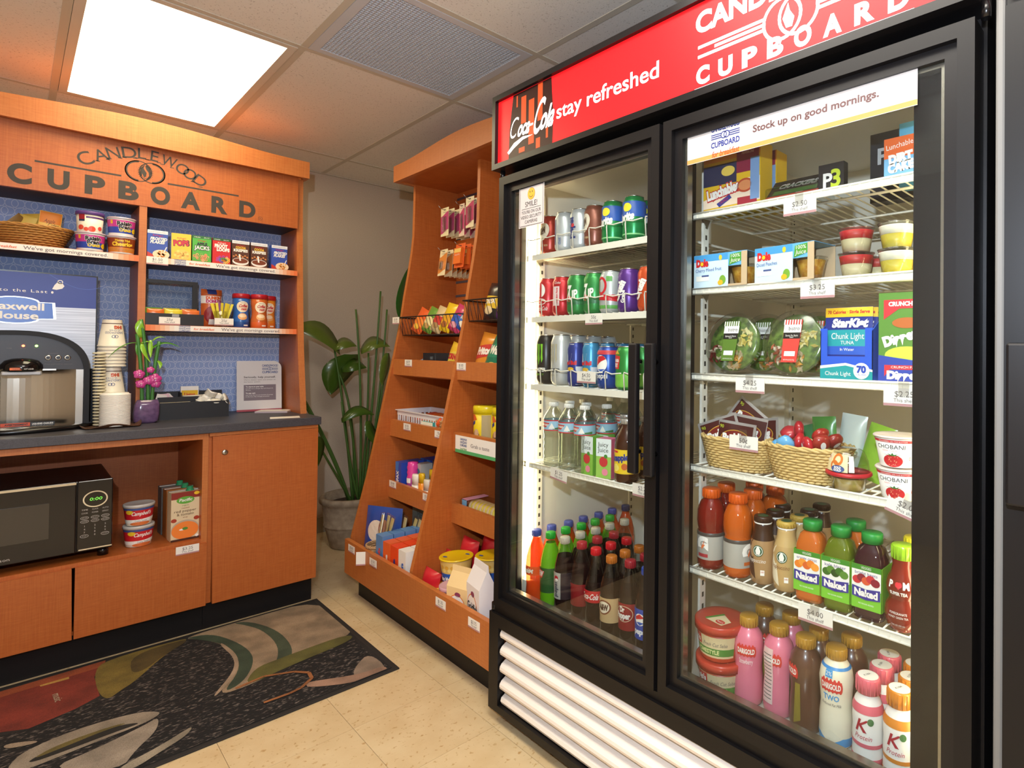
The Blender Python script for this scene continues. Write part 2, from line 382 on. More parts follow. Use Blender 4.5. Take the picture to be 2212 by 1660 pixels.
def ringtex(nt, v, off, per, r, w):
    a = N(nt, 'ShaderNodeVectorMath', operation='ADD'); nt.links.new(v, a.inputs[0]); a.inputs[1].default_value = off
    fr = nt.nodes.new('ShaderNodeVectorMath'); fr.operation = 'WRAP'; nt.links.new(a.outputs[0], fr.inputs[0]); fr.inputs[1].default_value = (per[0] / 2, 1, per[1] / 2); fr.inputs[2].default_value = (-per[0] / 2, -1, -per[1] / 2)
    mlt = N(nt, 'ShaderNodeVectorMath', operation='MULTIPLY'); nt.links.new(fr.outputs[0], mlt.inputs[0]); mlt.inputs[1].default_value = (1, 0, 1)
    ln = N(nt, 'ShaderNodeVectorMath', operation='LENGTH'); nt.links.new(mlt.outputs[0], ln.inputs[0])
    sb = N(nt, 'ShaderNodeMath', operation='SUBTRACT'); nt.links.new(ln.outputs['Value'], sb.inputs[0]); sb.inputs[1].default_value = r
    ab = N(nt, 'ShaderNodeMath', operation='ABSOLUTE'); nt.links.new(sb.outputs[0], ab.inputs[0])
    lt = N(nt, 'ShaderNodeMath', operation='LESS_THAN'); nt.links.new(ab.outputs[0], lt.inputs[0]); lt.inputs[1].default_value = w; return lt.outputs[0]
v = coords(nt); acc = None
for off in ((0, 0, 0), (.018, 0, 0), (.0275, 0, .033), (.0455, 0, .033)):
    o_ = ringtex(nt, v, off, (.055, .066), .0185, .0012)
    if acc is None: acc = o_
    else:
        q = N(nt, 'ShaderNodeMath', operation='MAXIMUM'); nt.links.new(acc, q.inputs[0]); nt.links.new(o_, q.inputs[1]); acc = q.outputs[0]
nt.links.new(ramp(nt, acc, (0, '#9db1e2'), (1, '#ccd6f2')), b.inputs['Base Color']); b.inputs['Roughness'].default_value = .7
PAPER = m_
P(MB().box(HX0 + .027, 1.072, .859, HX1 - .027, 1.09, 2.0, PAPER), 'back_panel', hut)
P(MB().box(-.3615, .815, .859, -.3365, 1.072, 1.77, WOOD, fm=[WOOD, WOOD, WOODE, WOOD, WOOD, WOOD]), 'divider', hut)
P(MB().box(HX0 + .027, .812, 1.768, HX1 - .027, .832, 2.02, WOOD), 'fascia', hut)
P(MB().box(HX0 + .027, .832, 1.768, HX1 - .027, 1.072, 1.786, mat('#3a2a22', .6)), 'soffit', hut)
P(MB().box(HX0, .88, 2.02, HX1, 1.09, 2.035, WOOD), 'top_board', hut)
def crown(length, ze, zc, zb, n=24):
    pts = [(-length / 2, zb), (length / 2, zb), (length / 2, ze)]
    for i in range(n + 1):
        s_ = 1 - 2 * i / n; x = s_ * (length / 2 - .06); pts.append((x, ze + (zc - ze) * (math.cos(PI * s_) + 1) / 2))
    pts.append((-length / 2, ze)); return pts
cw = MB().prism(crown(1.24, 2.097, 2.124, 2.016), (0, .022, 0), WOODE, Flat((-.348, .772, 0)))
P(cw, 'crown', hut)
for s_ in (-1, 1): P(MB().box(-.348 + s_ * .61 - .011, .794, 2.016, -.348 + s_ * .61 + .011, 1.09, 2.097, WOODE), 'crown_return', hut)
P(MB().box(-.957, .794, 2.022, .261, .83, 2.036, WOOD), 'crown_underside', hut)
SHELF = [(HX0 + .027, -.3615, 1.557), (-.3365, HX1 - .027, 1.557), (-.3365, HX1 - .027, 1.27)]
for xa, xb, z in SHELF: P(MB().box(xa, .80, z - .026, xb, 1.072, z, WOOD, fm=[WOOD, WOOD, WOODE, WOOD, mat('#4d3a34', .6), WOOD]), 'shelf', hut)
LT = mat('#39312a', .6)
# fascia lettering
fm_ = Flat((-.345, .812, 0))
cent = [(-.738, -.674), (-.633, -.572), (-.529, -.469), (-.429, -.365), (-.327, -.262), (-.225, -.156), (-.116, -.055), (-.01, .055)]
for ch, (a, c) in zip('CUPBOARD', cent): P(MB().text(fm_, ch, (a + c) / 2 + .345, 1.7885, .067, LT, 1, w=(c - a), bold=.05), 'letter', hut)
P(MB().ring(fm_, .420, 1.790, .0085, .0012, LT).text(fm_, 'R', .420, 1.7865, .007, LT), 'trademark_sign', hut)
for (x_, z_), ch in zip([(-.53, 1.928), (-.485, 1.953), (-.447, 1.971), (-.398, 1.985), (-.357, 1.991), (-.316, 1.990), (-.268, 1.980), (-.221, 1.958), (-.195, 1.942), (-.158, 1.921)], 'CANDLEWOOD'):
    an = -(x_ + .345) * 2.9; hh = .044 if ch != 'C' else .05; dx, dz = -math.sin(an) * hh / 2, math.cos(an) * hh / 2
    lt = MB(); lt.text(fm_, ch, x_ + .345 - dx, z_ - dz - .004, hh, LT, 1, bold=.004, rot=an, w=.052 if ch == 'W' else (.046 if ch in 'OCD' else None))
    if ch in 'ANDLEW':     # serif feet
        for q in (-1, 1): lt.line(fm_, (x_ + .345 - dx - .017 * q * math.cos(an) - .008, z_ - dz - .004 - .017 * q * math.sin(an)), (x_ + .345 - dx - .017 * q * math.cos(an) + .006, z_ - dz - .004 - .017 * q * math.sin(an)), .0030, LT)
    P(lt, 'letter', hut)
lt = MB()
for a, c in ((-.323, -.076), (.074, .332)): P(MB().rect(fm_, a, 1.8755, c, 1.8825, LT), 'rule_line', hut)
for cx, sg in ((-.022, -1), (.022, 1)):
    lt.ring(fm_, cx, 1.911, .044, .0035, LT, 1, 36)
    lt.ring(fm_, cx, 1.911, .044, .008, LT, 1, 18, PI / 2 if sg < 0 else -PI / 2, PI * 1.5 if sg < 0 else PI / 2)
for i in range(26):
    a = 2 * PI * i / 26; lt.line(fm_, (.018 * math.cos(a) * .8, 1.911 + .03 * math.sin(a) * .8), (.026 * math.cos(a), 1.911 + .033 * math.sin(a)), .0018, LT)
lt.poly(fm_, [(-.018, 1.905), (-.016, 1.925), (-.004, 1.940), (-.006, 1.925), (.004, 1.908), (.002, 1.893), (-.004, 1.888), (-.010, 1.904), (-.012, 1.890), (-.016, 1.895)], LT)
lt.poly(fm_, [(.004, 1.942), (.014, 1.930), (.019, 1.911), (.014, 1.890), (.002, 1.878), (.012, 1.898), (.010, 1.912), (.002, 1.924), (-.001, 1.934)], LT)
P(lt, 'emblem', hut)
# printed strips on the shelf edges
OR, WH, GR, NAVY = mat('#e8743c', .5), mat('#efe9e2', .5), mat('#7d6f70', .6), mat('#41538c', .6)
def logo(mb, mp, u, v, w, m, l=2, tagline=None, tm=None):
    """small CANDLEWOOD / rules / CUPBOARD mark, centre u,v, width w"""
    h = w * .16; mb.text(mp, 'CANDLEWOOD', u, v + w * .16, h, m, l, w=w, bold=.03); mb.text(mp, 'CUPBOARD', u, v - w * .32, h, m, l, w=w, bold=.03)
    for d in (-.06, .0, .06):
        for s_ in (-1, 1): mb.line(mp, (u + s_ * w * .14, v + w * d), (u + s_ * w * .5, v + w * d), w * .028, m, l)
    mb.ring(mp, u - w * .05, v, w * .11, w * .028, m, l, 14); mb.ring(mp, u + w * .05, v, w * .11, w * .028, m, l, 14)
    if tagline: mb.text(mp, tagline, u, v - w * .60, h * 1.05, tm, l, w=w * .95, shear=.2, bold=.02)
def strip(xa, xb, z, tx, lx):
    s_ = MB(); mp = Flat((0, .7997, z - .013)); w = xb - xa
    s_.box(xa, .7990, z - .0255, xb, .7998, z - .0015, WH)
    mp = Flat((0, .7990, z - .0135))
    for k in range(6):
        c = mat(['#e8743c', '#e98550', '#eb9a6c', '#edb28e', '#eec8b0', '#efdccf'][k], .5)
        s_.rect(mp, xa + w * .028 * k, -.012, xa + w * .028 * (k + 1), .012, c, 1); s_.rect(mp, xb - w * .028 * (k + 1), -.012, xb - w * .028 * k, .012, c, 1)
    logo(s_, mp, lx, 0, .040, NAVY); s_.text(mp, 'for breakfast', lx + .068, -.005, .009, OR, 2, w=.075, shear=.25, bold=.02)
    s_.text(mp, "We've got mornings covered.", tx, -.0055, .0125, GR, 2, w=.235, bold=.01)
    return P(s_, 'edge_strip', hut)
strip(-.938, -.3615, 1.557, -.575, -.815); strip(-.3365, .234, 1.557, .02, -.225); strip(-.3365, .234, 1.27, .045, -.205)

CTM = speckle('charcoal_laminate', '#39373c', '#46444a', 260, .45, .35, .65)
tag(MB().box(-.985, .5295, .824, .264, 1.09, .859, CTM, .0025).build('countertop'), 'speckled charcoal laminate countertop over the cherry base cabinets', 'countertop')
# base cabinets: open one with microwave niche, closed one with lock
c1 = thing('base_cabinet', 'cherry base cabinet with open microwave niche and two lower doors', 'cabinet', (-.56, .8, 0))
o1 = (-.56, .8, 0)
def Q(mb, n_): return P(mb, n_, c1, o1)
Q(MB().box(-.975, .56, .12, -.955, 1.08, .824, WOOD), 'side_panel'); Q(MB().box(-.178, .556, .12, -.158, 1.08, .824, WOOD, fm=[WOOD, WOOD, WOODE, WOOD, WOOD, WOOD]), 'side_panel')
Q(MB().box(-.955, 1.06, .12, -.178, 1.08, .824, WOOD), 'back_panel'); Q(MB().box(-.955, .556, .372, -.178, 1.06, .388, WOOD), 'niche_floor'); Q(MB().box(-.955, .556, .798, -.178, .576, .824, WOODE), 'top_rail'); Q(MB().box(-.955, .576, .798, -.178, 1.06, .803, WOOD), 'niche_top')
Q(MB().box(-.955, .58, .12, -.178, 1.06, .135, WOOD), 'bottom_panel')
for xa, xb, sk in ((-.95, -.5575, .004), (-.5485, -.160, -.001)):
    Q(MB().prism([(xa, .119), (xb + sk, .119), (xb, .374), (xa, .374)], (0, .018, 0), WOOD, Flat((0, .540, 0))), 'door')
Q(MB().box(-.975, .60, 0, -.161, .615, .12, BLACK), 'kick_plate')
c2 = thing('base_cabinet', 'closed cherry base cabinet with full height door and round lock', 'cabinet', (.05, .8, 0)); o1 = (.05, .8, 0); c1 = c2
Q(MB().box(-.157, .56, .12, -.141, 1.08, .824, WOOD), 'side_panel'); Q(MB().box(.238, .56, .12, .255, 1.08, .824, WOOD), 'side_panel'); Q(MB().box(-.138, 1.06, .12, .238, 1.08, .824, WOOD), 'back_panel'); Q(MB().box(-.138, .565, .12, .238, 1.06, .135, WOOD), 'bottom_panel')
Q(MB().box(-.157, .545, .809, .255, .565, .824, WOODE), 'top_rail')
d = Q(MB().prism([(-.139, .119), (.254, .119), (.254, .808), (-.147, .808)], (0, .018, 0), WOOD, Flat((0, .540, 0))), 'door')
lk = MB().lathe([(.011, 0), (.011, .004), (.008, .006), (.0001, .006)], STEEL, 18)
for v_ in lk.v: v_.x, v_.y, v_.z = v_.x - .105, v_.z * -1 + .540, v_.y + .739
lk.box(-.1058, .5335, .734, -.1042, .5339, .744, BLACK); o_ = P(lk, 'lock', d, o1)
Q(MB().box(-.16, .60, 0, .255, .615, .12, BLACK), 'kick_plate'); Q(MB().box(.243, .615, 0, .255, 1.08, .12, BLACK), 'kick_side')
# ================================================================ RIGHT: SNACK DISPLAY
DO = (.65, -.11, 0)
dsp = thing('snack_display', 'cherry wood snack display with curved sides and angled trays', 'display rack', DO)
def D(mb, n_, par=None, **kw): return P(mb, n_, par or dsp, DO, **kw)
prof = [(.93, .12), (.385, .12), (.392, .282), (.428, .429), (.459, .557), (.479, .655), (.51, .8), (.542, .957), (.581, 1.141), (.612, 1.305), (.631, 1.447), (.651, 1.567), (.667, 1.68), (.674, 1.76), (.677, 1.95), (.677, 2.022), (.93, 2.022)]
for y, n_ in ((.483, 'side_panel'), (-.121, 'divider'), (-.72, 'side_panel')):
    D(MB().prism(prof, (0, .022, 0), WOOD, Flat((0, y, 0)), WOODE), n_)
D(MB().box(.914, -.698, .12, .93, .483, 2.022, WOOD), 'back_panel')
RAIL = mat('#6d6f7c', .35, .7)
for z in (1.99, 1.775, 1.54, 1.466):
    for ya, yb in ((-.099, .483), (-.698, -.121)): D(MB().box(.9115, ya, z - .006, .9142, yb, z + .006, RAIL), 'slat_rail')
# crown, arched like the hutch
D(MB().prism(crown(1.25, 2.097, 2.124, 2.016), (.022, 0, 0), WOODE, Flat((.577, -.1085, 0), (0, -1, 0), (0, 0, 1))), 'crown')
for y in (.494, -.7335): D(MB().box(.599, y, 2.016, .93, y + .022, 2.097, WOODE), 'crown_return')
D(MB().box(.599, -.7115, 2.022, .93, .494, 2.036, WOOD), 'crown_underside')
# trays: (x front, z floor, z lip top)
for ya, yb in ((-.0985, .505), (-.72, -.1205)):
    D(MB().box(.594, ya + (.022 if ya < -.5 else 0), 1.044, .914, yb - (.022 if yb > .4 else 0), 1.056, WOOD), 'shelf')
    D(MB().box(.576, ya + .003, 1.050, .594, yb - .003, 1.127, WOODE), 'tray_lip')
    for xf, zf in ((.564, .752), (.561, .450)):
        y0_, y1_ = max(ya, -.698), min(yb, .483)
        D(MB().box(xf + .018, y0_, zf - .006, .914, y1_, zf + .006, WOOD), 'shelf'); D(MB().box(xf, y0_, zf - .004, xf + .018, y1_, zf + .077, WOODE), 'tray_lip')
D(MB().box(.367, -.72, .12, .385, .505, .278, WOODE), 'tray_front'); D(MB().box(.385, -.70, .12, .914, .483, .140, WOOD), 'tray_floor')
D(MB().box(.428, -.70, 0, .44, .490, .12, BLACK), 'kick_plate'); D(MB().box(.44, .478, 0, .93, .490, .12, BLACK), 'kick_plate')

# ================================================================ GLASS DOOR COOLER
CO = (.70, -1.443, 0); cl = thing('glass_door_cooler', 'black two-door glass merchandiser cooler with lit red header sign', 'cooler', CO)
def K(mb, n_, par=None, **kw): return P(mb, n_, par or cl, CO, **kw)
CW = mat('#e9e3d6', .4); BL = mat('#100e0f', .42, spec=.3); BL2 = mat('#151314', .34, spec=.35)
YL, YR, XB = -.757, -2.129, 1.085
K(MB().box(.40, YR, .35, XB, YR + .045, 1.99, BL, fm=[BL, BL, BL, CW, BL, BL]), 'side_wall'); K(MB().box(.40, YL - .045, .35, XB, YL, 1.99, BL, fm=[BL, BL, CW, BL, BL, BL]), 'side_wall')
K(MB().box(1.02, YR + .045, .35, XB, YL - .045, 1.75, CW), 'back_wall'); K(MB().box(.40, YR + .045, .35, 1.02, YL - .045, .372, mat('#b5aea2', .4)), 'cabinet_floor')
K(MB().box(.40, YR + .045, 1.735, XB, YL - .045, 1.99, CW, fm=[BL, BL, BL, BL, CW, BL]), 'cabinet_ceiling')
K(MB().box(.400, -2.084, .372, .418, -2.012, 1.735, BL), 'front_flange'); K(MB().box(.400, -.802, .372, .418, -.815, 1.735, BL), 'front_flange'); K(MB().box(.400, -1.487, .372, .440, -1.404, 1.735, BL), 'mullion')
K(MB().box(.418, -1.484, 1.70, .44, -.802, 1.735, CW), 'front_lintel'); K(MB().box(.418, -2.012, 1.70, .44, -1.484, 1.735, CW), 'front_lintel')
# vertical lamps in the front corners, with end holders
TUBE = emis('fluorescent_tube', (1.0, .82, .48), TUBE_E)
for y, s_ in ((-.832, -1), (-2.052, 1)):
    K(MB().lathe([(.012, .44), (.012, 1.68)], TUBE, 12, (.432, y, 0)), 'lamp_tube')
    for z in (.400, 1.68): K(MB().box(.418, y - .016, z, .450, y + .016, z + .04, CW, .003), 'lamp_holder')
# pilasters with slots
HOLE = mat('#3a352c', .8)
for x, y, s_ in ((.49, -.802, -1), (.94, -.802, -1), (.475, -1.487, -1), (.94, -1.487, -1), (.49, -1.404, 1), (.94, -1.404, 1), (.49, -2.084, 1), (.94, -2.084, 1)):
    g = MB(); g.box(x - .011, min(y, y + s_ * .007), .40, x + .011, max(y, y + s_ * .007), 1.70, CW)
    for i in range(44): g.box(x - .0035, min(y + s_ * .007, y + s_ * .0074), .42 + i * .029, x + .0035, max(y + s_ * .007, y + s_ * .0074), .432 + i * .029, HOLE)
    K(g, 'pilaster')
K(MB().box(.90, -1.487, .372, 1.02, -1.404, 1.735, CW), 'mid_post')
# wire shelves
WIRE = mat('#ece7da', .35)
def shelf(ya, yb, z, lip, rail):
    g = MB(); g.box(.424, yb, z - .020 if lip else z - .014, .4285, ya, z - .002, WIRE)
    if not lip:
        g.tube([(.424, yb, z - .0005), (.424, ya, z - .0005)], .0026, WIRE, 6); g.tube([(.424, yb, z - .014), (.424, ya, z - .014)], .0026, WIRE, 6)
        n_ = int((ya - yb) / .020)
        for i in range(n_): yy = yb + (i + .5) * (ya - yb) / n_; g.box(.4222, yy - .002, z - .012, .4245, yy + .002, z - .003, WIRE)
    n_ = int((ya - yb) / .0235)
    for i in range(n_ + 1):
        yy = yb + .004 + i * (ya - yb - .008) / n_; g.tube([(.427, yy, z - .0025), (.985, yy, z - .0025)], .0022, WIRE, 4)
    for x in (.50, .70, .90, .985): g.tube([(x, yb, z - .007), (x, ya, z - .007)], .0030, WIRE, 6)
    for y in (ya, yb): g.tube([(.427, y, z - .006), (.985, y, z - .006)], .0032, WIRE, 6)
    if rail:
        dy = (ya - yb) / rail
        for i in range(rail):
            y1_, y2_ = ya - i * dy - .006, ya - (i + 1) * dy + .003; zt = z + .050
            g.tube([(.427, y1_, z - .004)] + [(.423, y1_, zt - .008), (.422, y1_ - .003, zt), (.421, y1_ - .012, zt - .002)] + [(.418, (y1_ + y2_) / 2, zt - .006), (.421, y2_ + .004, zt - .003), (.423, y2_, zt - .003)], .0020, WIRE, 5)
    K(g, 'wire_shelf')
    for y in (ya - .002, yb + .002): K(MB().prism([(.455, z - .006), (.49, z - .006), (.478, z - .03)], (0, .004, 0), STEEL, Flat((0, y - .002, 0))), 'shelf_clip')
for z, lip, r in ((1.489, 1, 8), (1.289, 1, 8), (1.072, 1, 8), (.818, 0, 0)): shelf(-.812, -1.400, z, lip, r)
for z in (1.521, 1.336, 1.127, .904, .655): shelf(-1.4915, -2.010 - .066, z, 0, 0)
# doors
def door(ya, yb, hy):
    f = MB(); fx0, fx1 = .3366, .398; w = .026
    f.box(fx0, yb, .370, fx1, yb + w, 1.730, BL); f.box(fx0, ya - w, .370, fx1, ya, 1.730, BL); f.box(fx0, yb + w, 1.704, fx1, ya - w, 1.730, BL); f.box(fx0, yb + w, .370, fx1, ya - w, .396, BL)
    d = K(f, 'door')
    g = MB(); i = .022      # inner step and gasket
    for a, b_, c, e in ((yb + w, yb + w + i, .396, 1.704), (ya - w - i, ya - w, .396, 1.704), (yb + w + i, ya - w - i, 1.682, 1.704), (yb + w + i, ya - w - i, .396, .418)):
        g.box(.350, a, c, .392, b_, e, BL2)
    P(g, 'inner_frame', d, CO)
    g = MB(); i2 = .008; ya_, yb_ = ya - w - i, yb + w + i; SP = mat('#9a958c', .25, .9)
    for a, b_, c, e in ((yb_, yb_ + i2, .418, 1.682), (ya_ - i2, ya_, .418, 1.682), (yb_ + i2, ya_ - i2, 1.674, 1.682), (yb_ + i2, ya_ - i2, .418, .426)): g.box(.362, a, c, .380, b_, e, SP)
    P(g, 'glass_spacer', d, CO)
    P(MB().box(.3575, yb_, .418, .3605, ya_, 1.682, GLASS), 'glass', d, CO)
    P(MB().box(.305, hy - .014, .884, .321, hy + .014, 1.200, BL2, .004), 'handle', d, CO)
    for z in (.935, 1.155): P(MB().tube([(.3366, hy, z), (.318, hy, z)], .006, BLACKG, 8), 'handle_post', d, CO)
    return d
door(-.779, -1.4532, -1.400); door(-1.4652, -2.124, -1.452)
for y in (-.766, -2.127): K(MB().tube([(.352, y, .335), (.352, y, .370)], .011, BLACKG, 10), 'hinge'); K(MB().tube([(.352, y - .01, 1.728), (.352, y - .01, 1.758)], .008, BLACKG, 10), 'hinge')
# lower frame, louvres
K(MB().box(.345, YR, .335, .41, YL, .366, BL), 'sill'); K(MB().box(.3366, YR, .305, .36, YL, .345, BL), 'grille_frame'); K(MB().box(.3366, YR, .040, .36, YL, .062, BL), 'grille_frame')
for a, b_ in ((YL - .050, YL), (YR, YR + .05)): K(MB().box(.3366, a, .062, .36, b_, .305, BL), 'grille_frame')
K(MB().box(.42, YR + .01, .03, 1.08, YL - .01, .335, BLACK), 'machine_bay')
LV = mat('#efe6dc', .4)
for i in range(5):
    z = .287 - i * .0535
    pr = [(.398, z + .040), (.348, z + .012), (.3415, z + .004), (.340, z - .004), (.3425, z - .012), (.349, z - .014), (.402, z + .020)]
    if i == 4: pr = [(.398, z + .040), (.348, z + .012), (.345, z + .002), (.35, z - .008), (.402, z + .02)]
    K(MB().prism(pr, (0, -1.262, 0), LV, Flat((0, YL - .055, 0))), 'louvre')
for y in (YL - .06, YR + .06): 
    for x in (.42, 1.04): K(MB().lathe([(.022, 0), (.022, .008), (.010, .012), (.010, .04)], BLACKG, 12, (x, y, 0)), 'foot')
# header sign box
K(MB().box(.345, YR, 1.755, .40, YL, 1.99, BL), 'header_box')
def rim(mb, y0_, y1_, z0_, z1_, w, x0_, x1_, m): 
    mb.box(x0_, y0_, z0_, x1_, y1_, z0_ + w, m); mb.box(x0_, y0_, z1_ - w, x1_, y1_, z1_, m); mb.box(x0_, y0_, z0_ + w, x1_, y0_ + w, z1_ - w, m); mb.box(x0_, y1_ - w, z0_ + w, x1_, y1_, z1_ - w, m); return mb
K(rim(MB(), YR, YL, 1.755, 1.99, .017, .322, .345, BL2), 'header_bezel')
def lit(h, e): return mat(h, .4, 0, e, spec=.3)
RED, RW, DKB = lit('#d8171c', SIGN_E * 1.15), lit('#fff6f0', SIGN_E * 1.25), lit('#2a0f0c', SIGN_E * .6)
K(MB().box(.334, YR + .017, 1.772, .345, YL - .017, 1.973, RED), 'sign_panel')
HM = Flat((.334, YL, 0), (0, -1, 0), (0, 0, 1)); g = MB()
g.poly(HM, [(.075, 1.773), (.080, 1.87), (.090, 1.93), (.098, 1.972), (.285, 1.972), (.288, 1.93), (.296, 1.86), (.292, 1.773)], DKB, 1)
AMB = lit('#b4421c', SIGN_E * .8)
for a, b_, c, e in ((.140, 1.872, .165, 1.955), (.178, 1.80, .205, 1.935), (.222, 1.86, .245, 1.97), (.215, 1.78, .235, 1.81), (.115, 1.93, .122, 1.965), (.13, 1.785, .16, 1.80), (.262, 1.80, .272, 1.83)): g.rect(HM, a, b_, c, e, AMB, 2)
g.text(HM, 'C', .095, 1.838, .062, RW, 4, w=.034, shear=.32, bold=-.01); g.text(HM, 'oca', .150, 1.838, .046, RW, 4, w=.060, shear=.35, bold=.03); g.text(HM, '-', .187, 1.842, .05, RW, 4, shear=.3); g.text(HM, 'C', .212, 1.825, .098, RW, 4, w=.036, shear=.36, bold=.01); g.text(HM, 'ola', .262, 1.832, .062, RW, 4, w=.062, shear=.35, bold=.03)
g.poly(HM, [(.070, 1.800), (.105, 1.822), (.150, 1.832), (.200, 1.826), (.150, 1.822), (.105, 1.806), (.078, 1.792)], RW, 3)
K(g, 'bottle_picture')
g = MB(); g.text(HM, 'stay refreshed', .310, 1.843, .040, RW, 2, w=.385, al='l', bold=.012)
cw_ = .468
g.text(HM, 'CANDLEWOOD', .805, 1.905, .044, RW, 2, w=cw_, al='l', bold=.04); [g.text(HM, ch, .826 + .0605 * i, 1.788, .036, RW, 2, w=.037, bold=.05) for i, ch in enumerate('CUPBOARD')]
g.rect(HM, .803, 1.7725, 1.275, 1.779, RW, 2)
for z, a in ((1.871, 0), (1.860, .045), (1.849, .0)):
    g.rect(HM, .812 + a, z - .0035, .985, z + .0035, RW, 2); g.rect(HM, 1.095, z - .0035, 1.268 - a, z + .0035, RW, 2)
for s_ in (-1, 1): g.ring(HM, 1.040 + s_ * .018, 1.858, .045, .007, RW, 2, 30)
g.poly(HM, [(1.032, 1.835), (1.024, 1.856), (1.036, 1.885), (1.040, 1.868), (1.050, 1.852), (1.045, 1.834)], RW, 3)
K(g, 'sign_lettering')

# neighbouring cooler at the right edge
C2 = (.70, -2.55, 0); c2 = thing('black_cooler', 'second black cooler at the right edge with grey side trim', 'cooler', C2)
GT = mat('#76736e', .5)
P(MB().box(.356, -2.95, .04, 1.085, -2.165, 1.99, BL), 'cabinet', c2, C2); P(MB().box(.352, -2.164, .04, 1.085, -2.150, 1.99, GT, .004), 'side_trim', c2, C2)
g = MB(); g.box(.336, -2.205, .30, .356, -2.166, 1.73, BL); g.box(.336, -2.90, .30, .356, -2.86, 1.73, BL); g.box(.336, -2.86, 1.69, .356, -2.205, 1.73, BL); g.box(.336, -2.86, .30, .356, -2.205, .34, BL); d_ = P(g, 'door', c2, C2)
P(MB().box(.349, -2.86, .34, .352, -2.205, 1.69, mat('#0d0d0f', .05)), 'glass', d_, C2); P(MB().box(.305, -2.205, .955, .321, -2.174, 1.20, BL2, .004), 'handle', d_, C2)
for z in (.99, 1.165): P(MB().tube([(.336, -2.19, z), (.318, -2.19, z)], .006, BLACKG, 8), 'handle_post', d_, C2)
P(MB().box(.337, -2.93, 1.755, .356, -2.17, 1.985, mat('#b01c1c', .3)), 'header_panel', c2, C2)
BEANS= [(-.447,.260),(-.404,.296),(-.313,.435),(-.214,.516),(-.134,.359),(-.124,.220),(-.161,.103),(-.231,-.010),(-.158,-.020),(-.034,-.006),(.011,.023),(.237,.050),(.233,-.061),(.244,-.255),(-.070,-.252),(-.416,-.318),(-.740,.021),(-.744,.214),(-.663,.197),(-.559,.228)]
RUG=[
('#8a3424',[(-.722,.501),(-.462,.536),(-.500,.430),(-.498,.267),(-.559,.228),(-.663,.197),(-.737,.243),(-.741,.503)]),
('#a8512c',[(-.742,.536),(-.461,.547),(-.469,.499),(-.741,.488)]),
('#c89a4a',[(-.633,.494),(-.561,.494),(-.561,.476),(-.631,.481)]),
('#85702f',[(-.497,.478),(-.461,.547),(-.239,.543),(-.216,.519),(-.313,.431),(-.404,.294),(-.447,.258),(-.484,.215),(-.502,.303)]),
('#5b4a22',[(-.390,.524),(-.241,.533),(-.218,.510),(-.307,.438),(-.377,.354),(-.411,.372)]),
('#a89074',[(-.239,.546),(-.026,.554),(.270,.550),(.253,.170),(.247,.095),(.024,.066),(-.029,.011),(-.159,-.023),(-.231,-.010),(-.153,.104),(-.119,.224),(-.135,.382),(-.188,.489)]),
('#41503c',[(-.228,.541),(-.147,.513),(-.094,.371),(-.072,.224),(-.095,.115),(-.150,.016),(-.216,-.011),(-.140,.108),(-.116,.231),(-.134,.387),(-.198,.500)]),
('#4a5540',[(-.066,.558),(-.007,.521),(.048,.358),(.051,.179),(.019,.071),(-.034,.016),(-.078,.008),(-.015,.107),(.015,.237),(.005,.402),(-.032,.499)]),
('#6b6630',[(-.098,.091),(-.017,.099),(.035,.104),(.239,.114),(.239,.048),(.010,.020),(-.159,-.023)]),
('#b39a80',[(-.133,.394),(-.113,.231),(-.148,.099),(-.232,-.013),(-.240,-.004),(-.156,.116),(-.128,.224),(-.144,.381)]),
('#a08a76',[(.164,-.154),(.235,-.098),(.238,-.267),(.161,-.277),(.126,-.220)]),
('#b08a72',[(-.005,-.151),(.014,-.146),(.144,-.222),(.236,-.228),(.233,-.270),(.125,-.270),(-.004,-.184)]),
('#a08a70',[(.041,-.263),(.125,-.270),(.165,-.269),(.119,-.288)]),
('#a89884',[(-.702,.012),(-.676,.062),(-.566,.089),(-.429,.065),(-.379,.021),(-.377,-.003),(-.422,-.026),(-.533,-.033),(-.611,-.042),(-.674,-.048),(-.705,-.015)]),
('#2b2620',[(-.670,-.005),(-.609,.025),(-.486,.025),(-.414,-.016),(-.490,-.015),(-.591,-.021),(-.655,-.021)]),
('#7a6a34',[(-.666,-.004),(-.609,.031),(-.486,.031),(-.448,.012),(-.504,.018),(-.598,.003)]),
('#a99986',[(-.635,-.089),(-.535,-.072),(-.418,-.037),(-.381,-.014),(-.398,-.098),(-.454,-.160),(-.494,-.237)]),
('#a89a84',[(-.508,-.222),(-.403,-.190),(-.325,-.147),(-.322,-.160),(-.346,-.192),(-.407,-.222),(-.473,-.259)]),
('#a08c76',[(-.713,.146),(-.642,.097),(-.653,.084),(-.713,.112)]),
]
SPOON= [(-.178,-.011),(-.090,.004),(-.007,-.039),(.028,-.084),(.023,-.130),(-.022,-.166),(-.059,-.174),(-.135,-.170)]
